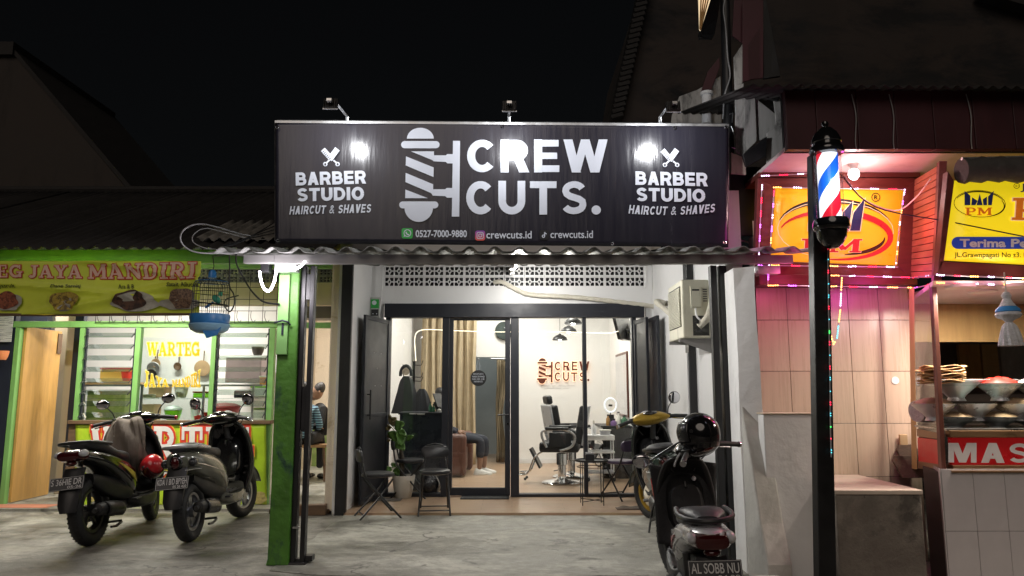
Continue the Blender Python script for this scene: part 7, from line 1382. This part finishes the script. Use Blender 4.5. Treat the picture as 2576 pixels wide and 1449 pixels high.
sg([oval(1048,585,28,28,0,360,6,6)], 'registered_ring', 'sign_dark', .014); text('R', [A(*Zs(x,y), ND-.016) for x, y in ((1036,600),(1062,600),(1062,570),(1036,570))], 'registered_letter', 'sign_dark', ps, .03)
# slatted return panel
rt_ = thing('slatted_return', 'red slatted return panel between the two yellow signs', 'panel', A(2340,690,5.405)); 
for k in range(16):
    f_ = k/16; g_ = (k+.9)/16; m = M(); p0 = A(2300,452,ND-.03).lerp(A(2290,700,ND-.03), f_); p1 = A(2300,452,ND-.03).lerp(A(2290,700,ND-.03), g_); r0 = A(2366,412,5.083).lerp(A(2352,700,5.083), f_); r1 = A(2366,412,5.083).lerp(A(2352,700,5.083), g_)
    m.prism([p0, r0, r1, p1], (.012,.012,0)); m.build('slat', 'redwood_side', rt_, smooth=False, bevel=.003)
m = M(); m.prism([A(2362,405,5.06), A(2382,405,5.014), A(2368,705,5.014), A(2348,705,5.06)], (.01,.05,0)); m.build('corner_post', 'redwood', rt_, smooth=False, bevel=.003)
# large sign
YD = 4.945; ls_ = thing('large_pm_sign', 'large bright yellow light box sign reading Terima Pesanan at the right edge', 'sign', A(2500,660,YD)); LF = quadmap([A(2374,655,YD), A(2760,676,YD), A(2760,448,YD), A(2398,455,YD)])
m = M(); m.grid(lambda s, q: LF(s, q), 6, 4); m.build('panel', 'sign_yellow_bright', ls_, solid=.01)
mat('rolled_tarp', (.06,.055,.05), .8, var=.3, bump=.5, bscale=20)
for nm, p_ in (('frame_bottom', [(2366,657),(2760,678),(2760,705),(2356,690)]), ('frame_left', [(2384,430),(2400,456),(2374,656),(2358,690)])): m = M(); m.prism([A(u, v, YD-.02) for u, v in p_], (0,.06,0)); m.build(nm, 'redwood', ls_, smooth=False, bevel=.003)
tp_ = thing('rolled_awning', 'rolled dark canvas awning above the large yellow sign', 'awning', A(2500,430,4.887)); m = M(); m.tube(smooth_path([A(2417,430,4.853), A(2500,426,4.853), A(2600,428,4.853), A(2760,424,4.853)], 6), [.085+.008*math.sin(2.1*i) for i in range(19)], 14); m.build('roll', 'rolled_tarp', tp_); m = M(); m.tube([A(2418,400,4.83), A(2760,392,4.83)], .012, 6); m.build('rail', 'galv', tp_)
def lg_(polys, nm, mt, d=.012): flat([[Zs(x, y) for x, y in p_] for p_ in polys], YD-d, nm, mt, ls_)
lg_([oval(1765,630,178,92,-160,200,4,4,3), oval(1765,630,170,84,20,160,3,9,3), oval(1770,640,165,80,-70,30,3,10,3)], 'ring', 'sign_dark'); cr2 = [[(1660,640),(1660,540),(1700,575),(1700,640)], [(1706,640),(1712,585),(1750,610),(1735,640)], [(1742,640),(1765,560),(1785,640)], [(1790,640),(1785,600),(1815,580),(1815,640)], [(1822,640),(1822,580),(1862,540),(1848,640)]]
lg_(cr2, 'crest', 'sign_navy', .016)
slabtext('PM', [A(*Zs(x,y), YD) for x, y in ((1655,712),(1838,712),(1838,660),(1655,660))], 'lettering', 'sign_orange', ls_, off=.014)
slabtext('PM', [A(*Zs(x,y), YD) for x, y in ((1975,745),(2420,755),(2430,595),(1985,595))], 'lettering', 'sign_orange', ls_, off=.016)
slabtext('PM', [A(*Zs(x,y), YD) for x, y in ((1975,745),(2420,755),(2430,595),(1985,595))], 'lettering_edge', 'sign_cream', ls_, off=.012, grow=.03)
lg_([capsule(1570,2600,858,942)], 'blue_band', 'sign_blue', .012); text('Terima', [A(*Zs(x,y), YD-.016) for x, y in ((1626,930),(1945,931),(1945,872),(1626,872))], 'lettering', 'letter_white', ls_, .035); text('Pesanan', [A(*Zs(x,y), YD-.016) for x, y in ((1980,931),(2370,933),(2370,872),(1980,872))], 'lettering', 'letter_white', ls_, .035); text('JL.Grawnpagati No s3. BTN', [A(*Zs(x,y), YD-.014) for x, y in ((1590,1008),(2160,1010),(2160,965),(1590,965))], 'address', 'sign_dark', ls_, .012)
lg_([oval(2020,507,20,17,0,360,4,4)], 'registered_ring', 'sign_dark', .014); text('01', [A(*Zs(x,y), YD-.015) for x, y in ((2010,514),(2031,514),(2031,500),(2010,500))], 'registered_letter', 'sign_dark', ls_, .01); text('J', [A(*Zs(x,y), YD-.015) for x, y in ((2045,550),(2075,550),(2075,490),(2045,490))], 'lettering', 'sign_navy', ls_, .01)
# bulb under the soffit
bu = thing('bare_bulb', 'glowing bare bulb under the pink lit soffit', 'bulb', A(2147,438,5.428)); c = A(2147,438,5.428); glow('bulb_white', (1,.90,.93), 8)
m = M(); m.sph(c, (.04,.04,.045), 18, 12); m.build('globe', 'bulb_white', bu); m = M(); m.lathe([(.026,.035),(.03,.06),(.045,.085),(.05,.10),(.03,SZ-c.z)], c, n=18); m.build('socket', 'paper', bu); lamp('POINT', 'bulb_lamp', c+Vector((0,-.02,-.075)), 6.5, (1,.62,.60), .04, parent=bu)
# ---------------------------------------------------------------- LED strings
CL = {'w': ((.85,.6,1),5), 'r': ((1,.01,.05),5), 'y': ((1,.45,.10),5), 'p': ((.75,.12,1),5), 'g': ((.04,1,.12),4), 'c': ((.08,.7,.85),2.5)}
for k, (c_, s_) in CL.items(): glow('bead_'+k, c_, s_)
def led(path, D, cols, lab, step=5.6, dash=48, on=.46, br=.0056):
    t = thing('led_string', lab, 'light string', A(*path[0], D if not isinstance(D, list) else D[0]), group='coloured LED strings on the food shop'); P3 = []
    pts = [A(u, v, D if not isinstance(D, list) else D[i]) for i, (u, v) in enumerate(path)]; m = M(); m.tube(pts, .004, 5); m.build('wire', 'clear_lens', t)
    bm_ = {}; acc = 0; d_ = 0
    for i in range(len(path)-1):
        L = (Vector(path[i+1])-Vector(path[i])).length; n_ = max(1, int(L/step))
        for j in range(n_):
            f_ = j/n_; d_ = acc + L*f_; seg = int(d_/dash); 
            if (d_/dash) % 1 > on: continue
            k = cols[seg % len(cols)]; bm_.setdefault((k, seg), []).append(pts[i].lerp(pts[i+1], f_) + Vector((0,-.007,random.uniform(-.002,.002))))
        acc += L
    for (k, seg), ps_ in bm_.items():
        m = M()
        for p_ in ps_: m.sph(p_, br, 6, 4)
        m.build('bulb_run', 'bead_'+k, t, kind='stuff')
    return t
led([(1945,472),(2275,477)], ND-.04, 'ywpywwr', 'LED string along the top of the small PM sign')
led([(1940,668),(2258,672)], ND-.05, 'yrwywrw', 'LED string along the bottom of the small PM sign'); led([(1946,480),(1936,640)], ND-.05, 'rpwpy', 'LED string down the left edge of the small PM sign', dash=30); led([(2274,478),(2262,560),(2252,668)], ND-.05, 'wpywrwy', 'LED string down the right edge of the small PM sign', dash=26)
led([(1916,466),(1908,640),(1906,668)], ND-.08, 'wrrppw', 'LED string on the outer left frame of the small PM sign', dash=32); led([(1908,668),(1940,668)], ND-.08, 'pw', 'short LED run joining the two left strings', dash=20); led([(1932,680),(1930,720)], ND-.06, 'p', 'short violet LED run below the left corner of the sign', dash=60)
led([(1932,718),(2300,724)], 5.589, 'ypwyrwy', 'lower LED string under the sill of the small PM sign', dash=50); led([(2045,692),(2290,698),(2310,700)], 5.589, 'rywrw', 'LED string along the sill between post and corner', dash=44); led([(2295,726),(2355,712)], [5.589,5.014], 'pr', 'LED run slanting from the tiled wall to the large sign', dash=30); led([(2295,698),(2358,692)], [5.589,5.014], 'rw', 'upper LED run joining the two sills', dash=30)
led([(2355,692),(2740,706)], 4.853, 'wrywry', 'LED string below the large yellow sign', dash=42); led([(2355,712),(2740,722)], 4.853, 'yrwwyr', 'second lower LED string over the glass display', dash=42); led([(1915,443),(2030,437)], ND-.1, 'wr', 'LED run over the top left corner of the small PM sign', dash=44)
led([(2081,620),(2083,760),(2086,900),(2088,1080),(2090,1150)], 4.13, 'rcrccrcg', 'coloured LED string running down the black pole post', dash=30, on=.3, br=.0028); led([(2116,700),(2112,780),(2104,850),(2095,866),(2088,840)], 5.462, 'ywyc', 'LED string sagging from the sill to the pole post', dash=40, on=.85)
for p_, e_, c_ in ((A(2000,700,5.405), 2.2, (1,.10,.35)), (A(2230,715,5.405), 3.5, (.95,.08,.6)), (A(1920,560,5.405), 1.6, (.9,.08,.5)), (A(2480,712,4.657), 2.0, (1,.35,.45)), (A(2290,560,5.29), 1.8, (1,.10,.10))): lamp('POINT', 'led_wash', p_, e_*1.05, c_, .12)
m = M(); m.tube(smooth_path([A(2122,440,5.29), A(2170,500,5.405), A(2250,530,5.462), A(2300,500,5.29), A(2340,450,5.06)], 6), .005, 6); tag(m.build('cable', 'paper'), 'pale wire hanging in a curve in front of the small PM sign', 'cable'); cable([(2115,440,5.175),(2200,520,5.175),(2400,560,4.945),(2600,600,4.715)], .0045, 'cable_black', 'thin dark wire crossing both yellow signs'); cable([(1835,575,6.325),(1850,598,6.21),(1880,610,6.095),(1915,613,5.865)], .006, 'paper', 'pale wires leaving the lower right corner of the banner'); cable([(1850,640,6.21),(1880,652,6.152),(1930,655,6.095),(1990,635,5.98)], .005, 'cable_black', 'black wire drooping across the right end of the fascia')
# ---------------------------------------------------------------- glass food display
VY = 4.945; vt = thing('food_display', 'glass food display cabinet with brown frame over a white tiled counter', 'display cabinet', (A(2450,1180,VY).x, VY, .0))
mat('brown_frame', (.14,.05,.035), .4, var=.25, scale=5); mat('bronze', (.28,.17,.09), .35, .5, var=.2, stretch=(1,1,5)); mat('panel_oak', (.50,.34,.14), .5, var=.15, scale=2, stretch=(6,6,.6))
def vb(name, u0, u1, v0, v1, y0, y1, mt, bevel=.003, D=VY, par=vt): m = M(); m.bx(A(u0,950,D).x, A(u1,950,D).x, y0, y1, A(2450,v1,D).z, A(2450,v0,D).z); return m.build(name, mt, par, smooth=False, bevel=bevel)
a0, a1 = A(2346,715,VY), A(2372,1182,VY); m = M(); wv_ = Vector((.052,0,0)); m.hexa([a1-wv_*.2, a1+wv_*.4, a1+wv_*.4+Vector((0,.04,0)), a1-wv_*.2+Vector((0,.04,0)), a0-wv_*.1, a0+wv_*.5, a0+wv_*.5+Vector((0,.04,0)), a0-wv_*.1+Vector((0,.04,0))]); m.build('corner_post', 'brown_frame', vt, smooth=False, bevel=.004)
vb('base_rail', 2376, 2760, 1083, 1100, VY-.01, VY+.05, 'bronze'); vb('lower_rail', 2376, 2760, 1170, 1186, VY-.01, VY+.05, 'bronze'); vb('back_panel', 2300, 2760, 735, 860, 5.923, 5.957, 'panel_oak', 0, 5.923)
mat('sign_red_panel', (.50,.015,.02), .35, var=.05, emit=(.5,.01,.01), es=.10); vb('red_panel', 2377, 2760, 1101, 1169, VY+.0, VY+.03, 'sign_red_panel', 0)
slabtext('MASA', [A(u, v, VY-.004) for u, v in ((2383,1163),(2660,1166),(2660,1114),(2383,1114))], 'lettering', 'letter_white', vt, F=SANS, gap=.12, thin=.8)

# slanting left side: panel of red and glass
m = M(); m.prism([A(2307,1100,5.462), A(2374,1108,VY+.02), A(2374,1170,VY+.02), A(2310,1160,5.462)], (.01,.01,0)); m.build('side_red_panel', 'sign_red_panel', vt, smooth=False)
m = M(); m.prism([A(2305,1078,5.462), A(2374,1092,VY+.02), A(2374,1106,VY+.02), A(2306,1098,5.462)], (.012,.012,0)); m.build('side_rail', 'bronze', vt, smooth=False)
m = M(); m.prism([A(2308,1160,5.462), A(2374,1171,VY+.02), A(2374,1186,VY+.02), A(2308,1178,5.462)], (.012,.012,0)); m.build('side_rail', 'bronze', vt, smooth=False)
m = M(); m.prism([A(2298,735,5.497), A(2346,722,VY+.03), A(2372,1090,VY+.03), A(2304,1080,5.497)], (.004,.004,0)); m.build('side_glass', 'case_glass', vt, smooth=False)
m = M(); m.prism([A(2292,722,5.577), A(2299,722,5.543), A(2306,1180,5.543), A(2300,1180,5.577)], (0,.04,0)); m.build('rear_post', 'panel_oak', vt, smooth=False)
zf = A(2450,1083,VY).z; m = M(); m.prism([Vector((A(2374,1000,VY).x,VY,zf)), Vector((5.0,VY,zf)), Vector((5.0,5.5,zf)), Vector((A(2312,1000,5.4).x,5.5,zf))], (0,0,.012)); m.build('floor', 'steel', vt, smooth=False)
# stall interior behind the cabinet
mat('room_dark', (.16,.13,.11), .7, var=.3, scale=1.5); vb('rear_wall', 2250, 2800, 850, 1090, 7.36, 7.417, 'room_dark', 0, 7.36)
for u0, u1, mt in ((2418,2470,'door_wood'),(2475,2515,'panel_oak'),(2522,2590,'plaster_grey')): vb('rear_panel', u0, u1, 866, 975, 7.13, 7.176, mt, 0, 7.13)
VZ = A(2450,716,4.83).z; m = M(); m.prism([Vector((A(2352,950,4.92).x,4.86,VZ)), Vector((5.5,4.86,VZ)), Vector((5.5,7.3,VZ)), Vector((A(2296,950,5.82).x+.02,7.3,VZ)), Vector((A(2296,950,5.82).x+.02,5.8,VZ))], (0,0,.03)); m.build('ceiling', 'soffit', vt, smooth=False)
# glass shelves
for v in (968, 1012, 1062): zs_ = A(2450,v+3,VY).z; m = M(); m.prism([Vector((A(2366,1000,VY+.06).x,VY+.06,zs_)), Vector((5.0,VY+.06,zs_)), Vector((5.0,VY+.62,zs_)), Vector((A(2308,1000,VY+.5).x,VY+.5,zs_))], (0,0,.007)); m.build('shelf', 'case_glass', vt, smooth=False)
# down lights
for k, (u, v, D) in enumerate(((2415,724,5.405),(2470,735,5.75),(2560,722,5.29))):
    c = G(u, v, VZ-.012); t = thing('downlight', ('round downlight nearest the corner post','small warm downlight deeper in the stall','round downlight at the right edge')[k], 'downlight', c, group='downlights over the food display'); m = M(); m.lathe([(.001,.0),(.075,0),(.08,.01),(.08,.02),(.001,.02)], c, n=24); m.build('lens', 'bulb_warm', t); m = M(); m.lathe([(.081,-.002),(.092,-.002),(.092,.02),(.081,.02)], c, n=24); m.build('ring', 'paper', t); lamp('AREA', 'down_lamp', c+Vector((0,0,-.03)), 13, (1,.86,.72), .12, parent=t)
# tiled counter
CY = 4.91; tc_ = thing('tiled_counter', 'white tiled counter base below the red MASA panel', 'counter', (A(2450,1300,CY).x, CY, 0)); zt3 = A(2450,1187,CY).z; xl = A(2376,1300,CY).x; mat('tile_white', (.66,.63,.64), .22, var=.05, rvar=.05)
m = M(); m.prism([Vector((xl,CY+.008,-.4)), Vector((5.29,CY+.008,-.4)), Vector((5.29,5.635,-.4)), Vector((A(2330,1300,5.6).x,5.6,-.4)), Vector((A(2330,1300,5.29).x,5.29,-.4))], (0,0,zt3+.396)); m.build('core', 'grout', tc_, smooth=False)
m = M(); tw3 = .205; th3 = .395; m.bx(.0015, tw3-.0015, 0, .007, .0015, th3-.0015); pr = None
for i in range(11):
    for j in range(4):
        z0_ = zt3 - (j+1)*th3 + .02
        if pr is None: ob = pr = m.build('tile', 'tile_white', tc_, world=False, smooth=False, bevel=.001)
        else: ob = pr.copy(); COL.objects.link(ob)
        ob.location = (xl + i*tw3 - tc_.location.x, random.uniform(0,.0012), z0_ if j else z0_)
for j in range(3):
    z0_ = zt3 - (j+1)*th3 + .02; a = Vector((A(2328,1300,5.405).x, 5.278, 0)); b = Vector((xl-.002, CY+.0, 0)); n_ = Vector((-(b-a).y, (b-a).x, 0)).normalized()*-.008
    m = M(); m.prism([a+n_+Vector((0,0,z0_+.0015)), b+n_+Vector((0,0,z0_+.0015)), b+n_+Vector((0,0,z0_+th3-.0015)), a+n_+Vector((0,0,z0_+th3-.0015))], -n_*.8); m.build('corner_tile', 'tile_white', tc_, smooth=False)
zl = zt3-.004; m = M(); m.prism([Vector((A(2374,1000,CY).x,CY-.02,zl)), Vector((5.0,CY-.02,zl)), Vector((5.0,5.6,zl)), Vector((A(2326,1000,5.4).x,5.4,zl))], (0,0,.012)); m.build('counter_ledge', 'bronze', vt, smooth=False)
# dishes: footed steel bowls in three rows, crackers, chilli
mat('bowl_steel', (.70,.70,.72), .3, .45, var=.08, rvar=.06); mat('cracker', (.66,.42,.20), .6, var=.2, scale=14, bump=.4, bscale=30); mat('chilli', (.40,.014,.006), .5, var=.4, scale=30); mat('rice', (.68,.67,.63), .7, bump=.4, bscale=80); mat('fish', (.36,.25,.15), .5, var=.4, scale=18)
def dish(lab, u, v, D, r, h, food=None, flip=False):
    p = A(u, v, D); t = thing('footed_bowl', lab, 'bowl', p, group='steel bowls in the glass food display'); m = M()
    m.lathe([(r*.42,0),(r*.40,.006),(r*.34,h*.18),(r*.5,h*.4),(r*.85,h*.8),(r,h),(r*1.02,h*1.02),(r*.97,h*.97),(r*.8,h*.78),(r*.4,h*.45),(.001,h*.4)], p, n=32); m.build('bowl', 'bowl_steel', t)
    if food: m = M(); m.lathe([(r*.9,h*.93),(r*.75,h*1.12),(r*.4,h*1.3),(.001,h*1.36)], p, n=24); m.v = [(x+random.uniform(-.006,.006), y+random.uniform(-.006,.006), z+random.uniform(-.006,.006)) for x, y, z in m.v]; m.build('food', food, t)
SD_ = VY+.2
for k, (u, food) in enumerate(((2405,None),(2515,'chilli'),(2610,'rice'))): dish(('steel bowl on the top shelf under the crackers','steel bowl of red chilli on the top shelf','steel bowl of rice at the right of the top shelf')[k], u, 1008, SD_, .145, .12, food)
for k, (u, food) in enumerate(((2350,'fish'),(2452,None),(2556,'fish'))): dish(('left steel bowl on the middle shelf','centre steel bowl on the middle shelf','right steel bowl on the middle shelf')[k], u, 1058, SD_, .145, .115, food)
for k, (u, food) in enumerate(((2400,'fish'),(2508,'fish'),(2600,None))): dish(('left steel bowl on the cabinet floor','centre steel bowl on the cabinet floor','right steel bowl on the cabinet floor')[k], u, 1079, SD_, .145, .085, food)
pl2 = thing('oval_platter', 'long steel platter across the top shelf', 'platter', A(2450,966,SD_)); m = M(); c = A(2455,966,SD_+.12); rows = [[c + Vector((.30*f_*math.cos(R(a)), .14*f_*math.sin(R(a)), z)) for a in range(0,360,12)] for f_, z in ((.7,0),(.95,.02),(1,.03),(.96,.032),(.6,.008))]; m.loft(rows); m.build('platter', 'bowl_steel', pl2)
ck = thing('cracker_stack', 'stack of pale fried crackers on the top shelf', 'food', A(2370,960,SD_-.05)); c = A(2370,963,SD_-.06)
for k in range(9):
    r = .15 + random.uniform(-.015,.012); z = c.z + .014*k; dx = random.uniform(-.012,.012); m = M(); n_ = 26
    rows = [[Vector((c.x+dx + r*f_*(1+.08*math.sin(5*a+k)+.05*math.sin(9*a+2*k))*math.cos(a), c.y + r*.7*f_*math.sin(a), z + .007*f_*math.sin(4*a+k*1.7))) for a in (2*math.pi*q/n_ for q in range(n_))] for f_ in (.05,.4,.75,1.)]; m.loft(rows, cap=False); m.build('cracker', 'cracker', ck, solid=.005)
mat('net_white', (.55,.56,.58), .6, var=.25, scale=40, bump=.6, bscale=70); nb_ = thing('towel_bundle', 'white knitted towel roll behind the corner post of the display', 'towel', A(2335,1045,5.29)); c = A(2332,1035,5.313); m = M(); m.tube([c+Vector((-.08,.0,.0)), c+Vector((.0,.02,.005)), c+Vector((.09,.05,-.01))], [.075,.085,.07], 18); m.build('roll', 'net_white', nb_)
# hanging tassel ornament
ht = thing('hanging_tassel', 'white crocheted tassel ornament with blue band hanging over the display', 'ornament', A(2530,740,4.3)); c = A(2530,735,4.3); mat('crochet', (.74,.74,.76), .8, var=.12, scale=30, bump=.8, bscale=45); mat('band_blue', (.05,.30,.70), .7, var=.2)
m = M(); m.tube([c+Vector((0,0,.12)), c], .004, 6); m.build('cord', 'paper', ht); m = M(); m.lathe([(.015,.0),(.028,-.02),(.02,-.04),(.03,-.06),(.045,-.085)], c, n=24); m.build('knot', 'crochet', ht); m = M(); m.lathe([(.045,-.086),(.06,-.10),(.066,-.115),(.06,-.118)], c, n=24); m.build('band', 'band_blue', ht)
m = M(); m.lathe([(.06,-.119),(.07,-.135),(.062,-.15),(.03,-.165),(.02,-.175),(.018,-.18)], c, n=24); m.build('ruffle', 'crochet', ht)
rows = [[c + Vector(((r*(1+.09*math.sin(11*a+h*20)))*math.cos(a), (r*(1+.09*math.sin(11*a+h*20)))*math.sin(a), h)) for a in (2*math.pi*k/66 for k in range(66))] for r, h in ((.02,-.181),(.035,-.2),(.048,-.24),(.056,-.28),(.062,-.315),(.06,-.318))]; m = M(); m.loft(rows); m.build('skirt', 'crochet', ht)
